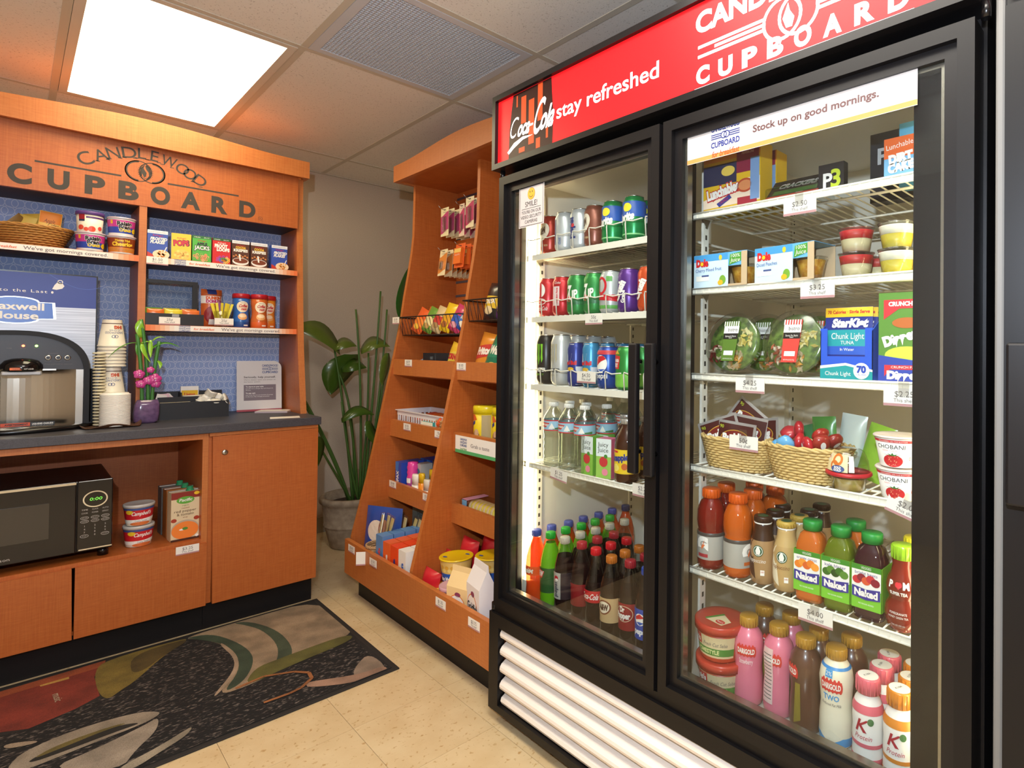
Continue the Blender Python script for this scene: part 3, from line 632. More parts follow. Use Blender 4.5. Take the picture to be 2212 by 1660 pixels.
# ================================================================ RUG
def clip(pts, x0, y0, x1, y1):
    for ax, lim, sg in ((0, x0, 1), (0, x1, -1), (1, y0, 1), (1, y1, -1)):
        out = []
        for i, p in enumerate(pts):
            q = pts[i - 1]; a, b_ = sg * (p[ax] - lim) >= 0, sg * (q[ax] - lim) >= 0
            if a != b_: t_ = (lim - q[ax]) / (p[ax] - q[ax]); out.append((q[0] + t_ * (p[0] - q[0]), q[1] + t_ * (p[1] - q[1])))
            if a: out.append(p)
        pts = out
    return pts
rg = thing('floor_mat', 'dark doormat printed with coffee cups, beans and a red book', 'rug', (-.47, .15, 0)); RO = (-.47, .15, 0)
P(MB().box(-1.20, -.276, 0, .272, .576, .005, mat('#241f1c', .8), .0015), 'rubber_border', rg, RO)
CARP = speckle('coffee_bean_pile', '#0f0c0b', '#85786f', 70, .95, .55, .78, (1, 2.2, 1), .3, 4)
def pile(h):
    m, nt, b = nodes('carpet_' + h.lstrip('#')); n_ = N(nt, 'ShaderNodeTexNoise', Scale=420, Detail=2); nt.links.new(coords(nt), n_.inputs['Vector']); n3 = N(nt, 'ShaderNodeTexNoise', Scale=11, Detail=3); nt.links.new(coords(nt), n3.inputs['Vector'])
    c = lin(h); d = tuple(x * .62 for x in c[:3]) + (1,); mx = nt.nodes.new('ShaderNodeMix'); mx.data_type = 'RGBA'; mx.blend_type = 'MULTIPLY'; mx.inputs[0].default_value = .55
    nt.links.new(ramp(nt, n_.outputs[0], (.3, d), (.7, c)), mx.inputs[6]); nt.links.new(ramp(nt, n3.outputs[0], (.35, '#8f8f8f'), (.65, '#ffffff')), mx.inputs[7])
    nt.links.new(mx.outputs[2], b.inputs['Base Color']); b.inputs['Roughness'].default_value = .95; bump(nt, b, n_.outputs[0], .4, .002); return m
RM = Flat((0, 0, .0052), (1, 0, 0), (0, 1, 0)); bx = (-1.18, -.258, .250, .558); g = MB()
g.box(-1.18, -.258, .005, .250, .558, .008, pile('#2a2521')); RM = Flat((0, 0, .0082), (1, 0, 0), (0, 1, 0))
g.poly(RM, clip(BEANS, *bx), CARP, 0)
def smooth(p_, k=2):
    for _ in range(k): p_ = [q for a, b_ in zip(p_, p_[1:] + p_[:1]) for q in ((a[0] * .75 + b_[0] * .25, a[1] * .75 + b_[1] * .25), (a[0] * .25 + b_[0] * .75, a[1] * .25 + b_[1] * .75))]
    return p_
for i, (c, pts) in enumerate(RUG):
    q = clip(smooth(pts) if i > 2 else pts, *bx)
    if len(q) > 2: g.poly(RM, q, pile(c), 1 + i * .35)
for a, b_ in zip(SPOON, SPOON[1:]): g.line(RM, a, b_, .012, pile('#a86a3c'), 9)
g.text(RM, 'music', -.604, .35, .02, pile('#c9b49a'), 9, rot=-1.5)
P(g, 'carpet_pile', rg, RO)

# ================================================================ PRODUCT HELPERS
def sheet(name, label, cat, loc, rz, w, h, paint, m=WHITE, t=.0008, rot=None, group=None):
    g = MB().box(-w / 2, 0, -h / 2, w / 2, t, h / 2, m); paint(g, Flat()); return tag(g.build(name, None, loc, rz, rot=rot), label, cat, group)
MAU, TXG = mat('#b98a8c', .5), mat('#6f6766', .6)
def ptag(price, loc, rz, where, w=.072, h=.033, rot=None, clip_=0):
    def pt(g, mp):
        g.rect(mp, -w / 2, -h / 2, w / 2, -h / 2 + h * .15, MAU); g.text(mp, price, 0, h * .02, h * .32, TXG, w=None); g.text(mp, 'This shelf', 0, -h * .27, h * .2, TXG, w=w * .5)
        if clip_: g.box(-.009, -.004, h * .1, .009, -.0005, h / 2 + .014, FILM)
    return sheet('price_tag', 'white ' + price.replace('$', 'dollar ').replace('¢', ' cent') + ' price tag ' + where, 'price tag', loc, rz, w, h, pt, mat('#f1ebe2', .5), rot=rot, group='shelf price tags')
def boxy(name, label, cat, loc, rz, w, d, h, m, paint=None, group=None, rot=None, bev=0.0, fm=None):
    g = MB().box(-w / 2, -d / 2, 0, w / 2, d / 2, h, m, bev, fm)
    if paint: paint(g, Flat((0, -d / 2, 0)), w, h)
    return tag(g.build(name, None, loc, rz, rot=rot), label, cat, group)
class Pil:
    curved = True
    def __init__(s, w, h, t, sgn=-1): s.w, s.h, s.t, s.sgn = w, h, t, sgn; s.r0 = w * .35
    def __call__(s, u, v, l):
        a = max(0.0, 1 - (2 * u / s.w) ** 2); b_ = max(0.0, 1 - (2 * v / s.h - 1) ** 4); k = (a ** .6) * (b_ ** .7)
        wr = .0012 * math.sin(u * 190 + v * 60) * math.sin(v * 140) * (.5 if s.t > .01 else .15)
        return Vector((u * (1 - .06 * k), s.sgn * (s.t / 2 * k + wr * k + l * EPS + .0002), v))
def pouch_mesh(w, h, t, m, paint=None, back=None, nu=12, nv=14):
    g = MB()
    for sg, mm in ((-1, m), (1, back or m)):
        mp = Pil(w, h, t, sg); b0 = len(g.v)
        for j in range(nv + 1):
            for i in range(nu + 1): g.v.append(mp(-w / 2 + w * i / nu, h * j / nv, 0))
        for j in range(nv):
            for i in range(nu):
                q = [b0 + j * (nu + 1) + i, b0 + j * (nu + 1) + i + 1, b0 + (j + 1) * (nu + 1) + i + 1, b0 + (j + 1) * (nu + 1) + i]
                g.face(q if sg < 0 else q[::-1], mm, True)
    if paint: paint(g, Pil(w, h, t + .0012), w, h)
    return g
def pouch(name, label, cat, loc, rot, w, h, t, m, paint=None, group=None, back=None):
    return tag(pouch_mesh(w, h, t, m, paint, back).build(name, None, loc, rot=rot), label, cat, group)
def gloss(h): return mat(h, .28, 0, 0, .3)
def cup(name, label, cat, loc, rz, rb, rt_, h, body, lid, paint=None, lidh=.009, group=None, over=.0025, dome=0.0):
    t = thing(name, label, cat, loc, rz, group); pf = [(rb, 0), (rb + .001, .002), (rt_, h - lidh)]
    MB().lathe(pf, body, 28).build('body', t)
    if paint:
        g = MB(); paint(g, Cyl(pf, 0, (rb + rt_) / 2), (rb + rt_) / 2, h); g.build('label', t)
    MB().lathe([(rt_ + .0003, h - lidh), (rt_ + over, h - lidh), (rt_ + over, h - .002), (rt_ + over - .002, h), (rt_ - .004, h - .0015), (.0001, h - .0015 + dome)], lid, 28).build('lid', t); return t
def basket(t, rx, ry, rbx, rby, h, m, m2, rows=11, stakes=30, sq=2.0):
    def pt(a, k, r=0.0):
        c, s_ = math.cos(a), math.sin(a); e = 2 / sq; fx = abs(c) ** e * (1 if c > 0 else -1); fy = abs(s_) ** e * (1 if s_ > 0 else -1)
        return Vector(((rbx + (rx - rbx) * k + r) * fx, (rby + (ry - rby) * k + r) * fy, h * k))
    g = MB()
    for j in range(rows):
        k = (j + .5) / rows; n_ = stakes * 2
        g.tube([pt(2 * PI * i / n_, k, .0016 * (1 if (i // 1 + j) % 2 else -1)) for i in range(n_)], h / rows * .52, m, 4, True)
    g = g.build('weave', t); g['kind'] = 'stuff'
    g = MB()
    for i in range(stakes): a = 2 * PI * i / stakes; g.tube([pt(a, 0), pt(a, 1)], .0016, m2, 4)
    g = g.build('stakes', t); g['kind'] = 'stuff'
    g = MB()
    for j in range(2): g.tube([pt(2 * PI * i / 48, 1, .0025 * math.sin(i * 1.6 + j * PI)) + Vector((0, 0, .003 * math.cos(i * 1.6 + j * PI))) for i in range(48)], .0032, m, 6, True)
    g.build('rim', t); MB().lathe([(.0001, .002), (1, .002), (1, .005)], m2, 24, sx=rbx, sy=rby).build('base', t); return t
WK, WK2 = mat('#b5813f', .6), mat('#94642c', .6)
def flav(c): return mat(c, .4)
REDL, WHT, BLK = flav('#c8202c'), flav('#f4f0ea'), flav('#1e1b1c')

# ================================================================ ON THE HUTCH SHELVES
def ff(g, mp, w, h):
    g.rect(mp, -w / 2, h * .88, w / 2, h, flav('#e9eaf0')); g.text(mp, 'EXCELLENT SOURCE OF VITAMIN D', 0, h * .92, h * .03, TXG, w=w * .86); g.text(mp, "Kellogg's", .0, h * .79, h * .06, REDL, 3, w=w * .5, shear=.3)
    g.text(mp, 'FROSTED', .003, h * .64, h * .1, WHT, 3, w=w * .82, shear=.2, bold=.05); g.text(mp, 'FLAKES', -.001, h * .52, h * .1, WHT, 3, w=w * .7, shear=.2, bold=.05)
    g.ell(mp, w * .18, h * .13, w * .42, h * .17, flav('#f0d9b4'), 2); g.poly(mp, [(-w / 2, 0), (w / 2, 0), (w / 2, h * .13), (-w * .2, h * .10), (-w / 2, h * .2)], flav('#c43a2a'), 1)
    for i in range(14): g.ell(mp, w * .18 + w * .33 * math.cos(i * 2.4) * (i % 4 + 1) / 4, h * .14 + h * .12 * math.sin(i * 2.4) * (i % 4 + 1) / 4, w * .08, h * .028, flav(['#d98a3a', '#e6a95a'][i % 2]), 3, 8, i)
    g.line(mp, (w * .45, h * .42), (w * .3, h * .2), w * .05, WHT, 4)
def pops(g, mp, w, h):
    g.text(mp, "Kellogg's", .0, h * .80, h * .06, REDL, 2, w=w * .45, shear=.3); g.text(mp, 'POPS', .001, h * .55, h * .19, BLK, 2, w=w * .84, bold=.09, rot=.06); g.text(mp, 'POPS', .0, h * .555, h * .18, REDL, 3, w=w * .78, bold=.06, rot=.06)
    g.ell(mp, w * .05, h * .2, w * .42, h * .2, flav('#f2c14a'), 1)
    for i in range(18): g.ell(mp, w * .05 + w * .36 * math.cos(i * 2.4) * (i % 5 + 1) / 5, h * .2 + h * .16 * math.sin(i * 2.4) * (i % 5 + 1) / 5, w * .07, h * .04, flav(['#f6d76a', '#e0a638'][i % 2]), 2, 8)
def aj(g, mp, w, h):
    g.rect(mp, -w / 2, h * .9, w / 2, h, flav('#2e6b34')); g.text(mp, 'FREE    BUY', 0, h * .925, h * .035, WHT, w=w * .8); g.text(mp, "Kellogg's", .0, h * .79, h * .06, REDL, 2, w=w * .45, shear=.3)
    g.text(mp, 'APPLE', .0, h * .64, h * .1, BLK, 3, w=w * .55, bold=.06); g.text(mp, 'JACKS', .0, h * .47, h * .15, BLK, 2, w=w * .86, bold=.10); g.text(mp, 'JACKS', .0, h * .475, h * .14, WHT, 3, w=w * .8, bold=.03)
    for i in range(26): g.ring(mp, w * .42 * math.cos(i * 2.4) * (i % 5 + 1) / 5, h * .17 + h * .13 * math.sin(i * 2.4) * (i % 5 + 1) / 5, w * .085, w * .045, flav(['#e8895a', '#7fae4a', '#f0a878'][i % 3]), 2 + i % 2, 9)
def frl(g, mp, w, h):
    g.rect(mp, -w / 2, h * .9, w / 2, h, flav('#2e5b34')); g.text(mp, 'FREE    BUY', 0, h * .925, h * .035, WHT, w=w * .8); g.text(mp, "Kellogg's", .0, h * .79, h * .06, WHT, 2, w=w * .45, shear=.3)
    g.text(mp, 'FROOT', -.002, h * .64, h * .12, WHT, 3, w=w * .72, bold=.07); g.text(mp, 'LOOPS', .006, h * .50, h * .12, WHT, 3, w=w * .72, bold=.07)
    for i in range(26): g.ring(mp, w * .12 + w * .36 * math.cos(i * 2.4) * (i % 5 + 1) / 5, h * .16 + h * .14 * math.sin(i * 2.4) * (i % 5 + 1) / 5, w * .075, w * .04, flav(['#f09a3a', '#4a8f4a', '#5a6fc0', '#f0d050', '#b04ab0'][i % 5]), 2 + i % 2, 9)
def ck(g, mp, w, h):
    g.rect(mp, -w / 2, h * .88, w / 2, h, flav('#e9eaf0')); g.text(mp, 'EXCELLENT SOURCE OF VITAMIN D', 0, h * .92, h * .03, TXG, w=w * .86); g.text(mp, "Kellogg's", .0, h * .79, h * .06, REDL, 2, w=w * .5, shear=.3)
    g.text(mp, 'COCOA', .0, h * .68, h * .09, flav('#e8b840'), 3, w=w * .6, bold=.06); g.text(mp, 'KRISPIES', .0, h * .56, h * .1, WHT, 3, w=w * .82, bold=.05)
    g.ell(mp, 0, h * .17, w * .47, h * .15, WHT, 2); g.ell(mp, 0, h * .20, w * .42, h * .1, flav('#7a3c20'), 3); g.line(mp, (-w * .08, h * .46), (-w * .02, h * .2), w * .09, WHT, 4)
    for i in range(7): g.ell(mp, -w * .4 + i * w * .13, h * (.36 + .05 * (i % 2)), w * .06, h * .03, flav('#d98a4a'), 3, 8)
cb = 'single-serve cereal boxes on the hutch'
for nm, x, y, rz, col, fn, lb in [('cereal_box', -.300, .835, 0, '#3a55b0', ff, 'blue and white flakes cereal box behind the dollar 1.50 tag'), ('cereal_box', -.216, .842, -.14, '#f2c21e', pops, 'yellow cereal box with red lettering on hutch shelf'), ('cereal_box', -.145, .838, -.05, '#4fae3a', aj, 'green cereal box with black and white lettering'), ('cereal_box', -.073, .838, 0, '#cf2a2a', frl, 'red cereal box with colourful rings beside the green box'), ('cereal_box', .001, .838, 0, '#5a3422', ck, 'brown chocolate cereal box beside the red box'), ('cereal_box', .075, .838, 0, '#5a3422', ck, 'brown chocolate cereal box second from the right panel'), ('cereal_box', .160, .840, .03, '#3a55b0', ff, 'blue and white flakes cereal box rightmost on the shelf')]:
    boxy(nm, lb, 'cereal box', (x, y, 1.557), rz, .068, .036, .116, flav(col), fn, cb)
def rbp(g, mp, r, h):
    w = r * 2.9; g.rect(mp, -w, h * .46, w, h * .84, flav('#c23a90'), 1); g.rect(mp, -w, h * .12, w, h * .46, flav('#2c46a8'), 1); g.text(mp, 'Raisin', .006, h * .56, h * .2, BLK, 4, w=r * 1.1, bold=.05); g.text(mp, 'Raisin', .006, h * .565, h * .19, WHT, 3, w=r * 1.16, bold=.11); g.text(mp, 'Bran', .006, h * .37, h * .19, WHT, 3, w=r * .9, bold=.12); g.text(mp, 'Bran', .006, h * .37, h * .19, BLK, 4, w=r * .86, bold=.05); g.text(mp, 'Crunch', .008, h * .22, h * .15, flav('#f2d028'), 4, w=r * .95, bold=.05, shear=.2)
    for k in range(10): a = k * PI / 5; g.poly(mp, [(r * 1.05 + math.cos(a) * r * .3, h * .3 + math.sin(a) * r * .3), (r * 1.05 + math.cos(a + 1.4) * r * .2, h * .3 + math.sin(a + 1.4) * r * .2), (r * 1.05 + math.cos(a - 1.4) * r * .2, h * .3 + math.sin(a - 1.4) * r * .2)], flav('#f0c818'), 3 + k * .1)
    g.rect(mp, -r * .95, h * .62, -r * .75, h * .82, flav('#e0b030'), 2)
def oat(g, mp, r, h):
    g.rect(mp, -r * .95, h * .5, -r * .45, h * .85, flav('#a02030'), 2); g.rect(mp, -r * .95, h * .5, -r * .45, h * .58, flav('#20305a'), 3); g.rect(mp, -r * .35, h * .66, r * 1.3, h * .74, flav('#5a3a7a'), 2)
    for a, b_, q in ((-.8, .2, .26), (.1, .14, .3), (-.35, .12, .2), (.8, .2, .22)): g.ell(mp, r * a, h * b_, r * q, r * q, flav('#e0503a'), 2, 12)
def hnc(g, mp, r, h):
    w = r * 2.9; g.rect(mp, -w, h * .08, w, h * .86, flav('#8a3c1c'), 1); g.rect(mp, -w, h * .08, w, h * .34, flav('#d9822e'), 2); g.text(mp, 'Honey Nut', 0, h * .66, h * .12, flav('#f6c838'), 3, w=r * 1.1, bold=.04); g.text(mp, 'Cheerios', 0, h * .42, h * .2, flav('#f6c838'), 3, w=r * 1.6, bold=.06)
    for i in range(12): g.ring(mp, r * (-1 + .18 * i), h * (.2 + .05 * (i % 2)), r * .11, r * .06, flav('#c98a44'), 3, 9)
FOIL = mat('#d9c9d4', .3, .3)
cup('cereal_cup', 'pink and blue raisin bran cup under the purple-lidded cup', 'cereal cup', (-.508, .835, 1.557), 0, .038, .0445, .074, WHT, FOIL, rbp, .006)
cup('oatmeal_cup', 'cream oatmeal cup with purple lid stacked on a cereal cup', 'oatmeal cup', (-.510, .835, 1.6315), 0, .0365, .041, .082, flav('#f0e6d4'), mat('#5d3f86', .4), oat, .014)
cup('cereal_cup', 'orange brown honey nut cereal cup at the bottom by the divider', 'cereal cup', (-.414, .835, 1.557), 0, .038, .0445, .074, WHT, FOIL, hnc, .006)
cup('cereal_cup', 'pink and blue raisin bran cup stacked on the orange cereal cup', 'cereal cup', (-.415, .835, 1.6315), 0, .038, .0445, .074, WHT, FOIL, rbp, .006)
bk = basket(thing('wicker_basket', 'brown wicker basket of drink packets on the hutch shelf', 'basket', (-.672, .90, 1.557)), .118, .088, .082, .060, .078, WK, WK2, 9, 26)
def cider(g, mp, w, h):
    g.rect(mp, -w * .48, h * .5, w * .48, h * .97, flav('#e8862c'), 1); g.text(mp, 'Apple', -.004, h * .52, h * .15, flav('#6b2a12'), 3, w=w * .5, shear=.3); g.text(mp, 'Cider', .008, h * .36, h * .15, flav('#6b2a12'), 3, w=w * .5, shear=.3); g.poly(mp, [(-w * .3, h * .12), (w * .48, h * .32), (w * .48, h * .12)], flav('#9a3a1c'), 2)
pouch('drink_packet', 'apple cider drink packet leaning in the wicker basket', 'packet', (-.625, .895, 1.612), (-.12, .1, .1), .064, .096, .008, flav('#f2c05a'), cider)
for i, (x, y, z, rx, ry, c, lb) in enumerate([(-.665, .915, 1.610, -.1, -.12, '#d9b24a', 'yellow drink packet tucked behind the apple cider packet'), (-.700, .895, 1.600, -.2, .25, '#c9a94a', 'gold drink packet standing low in the basket'), (-.722, .905, 1.605, -.15, .5, '#5a3a22', 'brown cocoa packet with pointed corner in the basket'), (-.742, .89, 1.605, .1, .7, '#7a5a2a', 'tan packet leaning at the basket left side'), (-.765, .905, 1.60, .0, -.5, '#4a3a2c', 'dark packet at the far left of the basket'), (-.685, .93, 1.603, .1, .4, '#3f4148', 'dark grey packet at the back of the basket')]):
    pouch('drink_packet', lb, 'packet', (x, y, z), (rx, ry, i * .3 - .4), .05, .085, .007, flav(c), None, 'packets in the wicker basket')
# lower shelf: tea chest, coffee bag, stick packs, creamers
tc = thing('tea_chest', 'open black wooden tea box with raised glass lid', 'tea box', (-.236, .875, 1.27)); TB = mat('#1a1716', .4)
MB().box(-.1, -.066, 0, .1, .066, .006, TB).build('base', tc)
for a, b_, c, d_ in ((-.1, -.066, .1, -.058), (-.1, .058, .1, .066), (-.1, -.058, -.092, .058), (.092, -.058, .1, .058)): MB().box(a, b_, .006, c, d_, .05, TB).build('side', tc)
lf = MB()
for a, b_, c, d_ in ((-.1, .052, .1, .072), (-.1, .19, .1, .205), (-.1, .072, -.08, .19), (.08, .072, .1, .19)): lf.box(a, .066, b_, c, .078, d_, TB)
l_ = lf.build('lid', tc); MB().box(-.08, .0705, .072, .08, .073, .19, GLASS).build('lid_glass', l_); MB().box(-.012, -.069, .036, .012, -.066, .048, STEEL).build('latch', tc)
for i, c in enumerate(['#e8742a', '#e9d23a', '#e07030', '#6fae3a', '#d8c838', '#e88a3a']):
    x = -.062 + (i % 3) * .062; pouch('tea_packet', ['orange tea packet at the left front of the tea box', 'yellow tea packet in the middle front of tea box', 'orange tea packet at the right front of tea box', 'green tea packet at the left back of tea box', 'yellow tea packet at the back middle of tea box', 'light orange tea packet at the back right of tea box'][i], 'tea packet', (-.236 + x, .845 + (i // 3) * .05, 1.279), (-.15, 0, 0), .058, .062 + .008 * (i // 3), .012, gloss(c), None, 'tea packets')
def dunk(g, mp, w, h):
    g.rect(mp, -w * .5, h * .62, w * .5, h * .82, WHT, 1); g.text(mp, "DUNKIN'", .004, h * .73, h * .07, flav('#e0642a'), 3, w=w * .78, bold=.08); g.text(mp, 'DONUTS', .004, h * .64, h * .07, flav('#c03a7a'), 3, w=w * .78, bold=.08); g.rect(mp, -w * .25, h * .86, w * .2, h, flav('#2c3a7a'), 2); g.ell(mp, 0, h * .32, w * .42, h * .24, flav('#8f1f24'), 2); g.rect(mp, -w * .2, h * .06, w * .45, h * .2, WHT, 3)
pouch('coffee_bag', 'orange ground coffee bag with white lettering behind stick packs', 'coffee bag', (-.088, .915, 1.27), (-.03, 0, .1), .082, .175, .05, gloss('#c8602c'), dunk)
st = thing('stick_holder', 'clear tumbler holding yellow sweetener sticks', 'holder', (-.064, .848, 1.27)); MB().lathe([(.024, 0), (.031, .072), (.0295, .072), (.023, .004), (.0001, .004)], PET, 20).build('tumbler', st)
for i in range(11): 
    a = i * 2.4; r = .018 * (i % 4 + 1) / 4; o_ = tag(MB().box(-.0048, -.0015, .0, .0048, .0015, .104, flav(['#e8d22a', '#d8c224', '#efe04a', '#e4cc2a'][i % 4] if i != 4 else '#8a4a8a')).build('sweetener_stick', None, (-.064 + .0042 * (i - 5) * .55, .848 + .010 * math.sin(a), 1.2765), rot=(-.12 * math.sin(a), .052 * (i - 5), 0)), 'yellow sweetener stick standing in the clear tumbler', 'sugar stick', 'sweetener sticks in the tumbler')
def creamer(x, y, c1, c2, lb):
    t = thing('creamer_canister', lb, 'canister', (x, y, 1.27), 0, 'powdered creamer canisters'); pf = [(.0315, 0), (.034, .004), (.034, .038), (.0305, .060), (.0305, .085), (.034, .110), (.0345, .138)]
    MB().lathe(pf, gloss(c1), 24).build('body', t); MB().lathe([(.0346, .138), (.0358, .138), (.0358, .155), (.033, .160), (.0001, .160)], gloss('#b81f2c'), 24).build('lid', t)
    g = MB(); mp = Cyl(pf, 0, .034); g.rect(mp, -.1, .0, .1, .028, flav(c2), 1); g.ell(mp, 0, .098, .026, .026, flav('#f3e6c8'), 2); g.text(mp, 'Coffee', 0, .096, .013, REDL, 4, w=.034, shear=.3, bold=.03); g.text(mp, 'mate', .004, .082, .012, REDL, 4, w=.024, shear=.3, bold=.03); g.text(mp, 'NESTLE', 0, .114, .004, NAVY, 4); g.ell(mp, 0, .052, .020, .016, flav('#e0a468'), 3); g.ell(mp, 0, .056, .016, .009, flav('#f0d4b0'), 4); g.rect(mp, .004, .008, .022, .014, WHT, 3); g.build('label', t)
creamer(.017, .868, '#2f66b4', '#234f96', 'blue powdered creamer canister with red lid'); creamer(.0865, .85, '#c8632a', '#d9622a', 'brown and orange powdered creamer canister with red lid'); creamer(.135, .905, '#e08a2c', '#e07a26', 'orange powdered creamer canister behind the brown one')
ptag('$1.50', (-.302, .7975, 1.541), 0, 'on the upper hutch shelf edge'); ptag('25¢', (-.256, .806, 1.288), 0, 'on the tea box front'); ptag('25¢', (-.062, .803, 1.292), 0, 'before the sweetener sticks')
ptag('$3.25', (-.224, .538, .363), 0, 'on the base cabinet below soup cartons', .075, .034)

# ================================================================ ON THE COUNTER
ZC = .859
cm = thing('coffee_machine', 'black and steel coffee dispenser with blue branded backboard', 'coffee machine', (-.71, .80, ZC)); MO = (-.71, .80, ZC)
def Mm(mb, n_, par=None, **kw): return P(mb, n_, par or cm, MO, **kw)
BRUSH, nt, b = nodes('brushed_steel'); n_ = N(nt, 'ShaderNodeTexNoise', Scale=1, Detail=3); nt.links.new(coords(nt, (4, 4, 300)), n_.inputs['Vector']); nt.links.new(ramp(nt, n_.outputs[0], (.3, '#9a9ca4'), (.7, '#c2c3c8')), b.inputs['Base Color']); b.inputs['Metallic'].default_value = .55; b.inputs['Roughness'].default_value = .42
Mm(MB().box(-.945, .87, ZC, -.483, 1.05, 1.455, BLACK), 'housing'); Mm(MB().box(-.945, .858, 1.085, -.481, .872, 1.461, BLACKG), 'board_frame')
BM = Flat((-.71, .858, 0)); g = MB(); BLU = mat('#2c3f96', .4); g.rect(BM, -.230, 1.328, .2245, 1.456, BLU, 1); g.rect(BM, -.230, 1.085, .2245, 1.328, BRUSH, 1)
g.text(BM, 'Good to the Last', .085, 1.381, .0115, WHT, 3, al='r', w=.20, space=1.15); LB2 = mat('#4a6cc8', .4)
for i in range(16): a = i * .2; g.line(BM, (.09 + .035 * i * .3, 1.455 - .05 * math.sin(a * .8)), (.09 + .035 * (i + 1) * .3, 1.455 - .05 * math.sin((a + .2) * .8)), .0012, LB2, 2)
g.poly(BM, [(.098, 1.398), (.104, 1.414), (.113, 1.428), (.126, 1.424), (.132, 1.412), (.126, 1.402), (.110, 1.396)], WHT, 3); g.ring(BM, .120, 1.428, .008, .0028, WHT, 3, 14); g.ell(BM, .0985, 1.385, .0035, .005, WHT, 3, 10)
def badge(s_, l, m):
    pts = []
    for i in range(9): a = PI - PI * i / 8; pts.append((math.cos(a) * .062 * s_, (.030 + .018 * math.sin(a)) * s_ + .0))
    pts = [(-.102 * s_, .030 * s_)] + pts + [(.102 * s_, .030 * s_), (.106 * s_, -.032 * s_)] + [(math.cos(a) * .062 * s_, (-.034 + .018 * math.sin(a)) * s_) for a in [-PI * i / 8 for i in range(9)]] + [(-.106 * s_, -.032 * s_)]
    g.poly(BM, [(x, z + 1.313) for x, z in pts], m, l)
badge(1.05, 3, mat('#b9b3a4', .3, .7)); badge(.97, 4, mat('#2f62c4', .3)); g.text(BM, 'Maxwell', 0, 1.313, .026, WHT, 6, w=.155, bold=.03); g.text(BM, 'House', 0, 1.278, .026, WHT, 6, w=.125, bold=.03)
Mm(g, 'backboard_print')
# dome shaped front: outer arch, inner control face, steel splash plate
def arch(w, zt, z0=ZC, n_=28):
    pts = [(-w, z0)] + [(-w * (abs(math.cos(PI * i / n_)) ** .8) * (1 if i < n_ / 2 else -1), (zt - .15) + .15 * abs(math.sin(PI * i / n_)) ** .85) for i in range(n_ + 1)] + [(w, z0)]
    return pts
g = MB(); o_p = arch(.203, 1.232); i_p = [(x * .92, z - .016 if z > 1.0 else z) for x, z in o_p]; fm2 = Flat((-.71, .748, 0))
for a, b_, c, d_ in zip(o_p, o_p[1:], i_p[1:], i_p): g.prism([a, b_, c, d_], (0, .122, 0), BLACK, fm2)
Mm(g, 'arch_shell'); pts = [(x, z) for x, z in i_p if z >= 1.075] ; pts = [(-.186, 1.086)] + [p_ for p_ in pts] + [(.186, 1.086)]
CP = mat('#2b2a30', .4); Mm(MB().prism(pts, (0, .10, 0), CP, Flat((-.71, .760, 0))), 'control_face')
g = MB()
for i in range(24):
    a0_, a1_ = -.187 + .374 * i / 24, -.187 + .374 * (i + 1) / 24; y0_, y1_ = .772 + .07 * math.cos(a0_ / .187 * PI / 2), .772 + .07 * math.cos(a1_ / .187 * PI / 2)
    g.add([(-.71 + a0_, y0_, .872), (-.71 + a1_, y1_, .872), (-.71 + a1_, y1_, 1.086), (-.71 + a0_, y0_, 1.086)], [(0, 1, 2, 3)], mat('#b5b1a6', .22, 1.0), True)
Mm(g, 'splash_plate'); Mm(MB().box(-.545, .762, .872, -.524, .775, 1.085, STEEL), 'edge_trim'); Mm(MB().box(-.896, .762, .872, -.875, .775, 1.085, STEEL), 'edge_trim')
Mm(MB().lathe([(.0001, 0), (.215, 0), (.22, .006), (.22, .014), (.205, .018), (.0001, .018)], BLACKG, 32, (-.71, .80, ZC), 1, .72), 'drip_base'); Mm(MB().lathe([(.028, 0), (.034, .0), (.034, .002), (.028, .002)], STEEL, 24, (-.69, .700, ZC + .018), 1.2, .6, cap=False), 'drip_ring')
Mm(MB().lathe([(.055, 0), (.057, .008), (.056, .022), (.045, .038), (.025, .046), (.0001, .048)], mat('#121011', .12), 24, (-.69, .765, 1.082), 1, 1.0), 'spout_hood'); Mm(MB().box(-.742, .725, 1.066, -.638, .79, 1.082, mat('#9d9a98', .35, .3), .004), 'spout_bar'); Mm(MB().box(-.765, .752, 1.083, -.60, .762, 1.089, STEEL), 'spout_bar')
g = MB(); g.rect(Flat((-.69, .709, 1.085)), -.030, .001, .0, .010, OR, 1); g.text(Flat((-.69, .709, 1.085)), 'WARNING', -.013, .003, .005, BLK, 2, w=.02); g.text(Flat((-.69, .709, 1.085)), 'HOT LIQUID', .018, .003, .005, WHT, 2, w=.024); Mm(g, 'warning_sticker')
g = MB(); g.box(-.86, .7735, .876, -.60, .775, .889, BLK); wm = Flat((-.71, .7735, .8765)); g.rect(wm, -.03, .0, .045, .0125, flav('#d8522a'), 1); g.text(wm, 'AVERTISSEMENT', .01, .003, .006, BLK, 2, w=.06, bold=.04); g.text(wm, 'HOT LIQUIDS', -.08, .003, .006, WHT, 2, w=.08, bold=.03); g.text(wm, 'LIQUIDES CHAUDS', .078, .003, .006, WHT, 2, w=.056, bold=.03); Mm(g, 'warning_strip')
CF = Flat((0, .760, 0)); g = MB()
for x, t_ in ((-.622, 'REGULAR'), (-.595, 'DECAF'), (-.570, 'HOT WATER')): g.text(CF, t_, x, 1.117, .003, TXG, 1, w=.017)
for x, t_ in ((-.722, 'POWER'), (-.687, 'BREWING'), (-.653, 'READY')): g.text(CF, t_, x, 1.164, .003, TXG, 1, w=.013)
g.text(CF, 'Press and hold to dispense', -.593, 1.105, .0032, TXG, 1, w=.075); g.line(CF, (-.622, 1.148), (-.595, 1.148), .0008, TXG); Mm(g, 'legend')
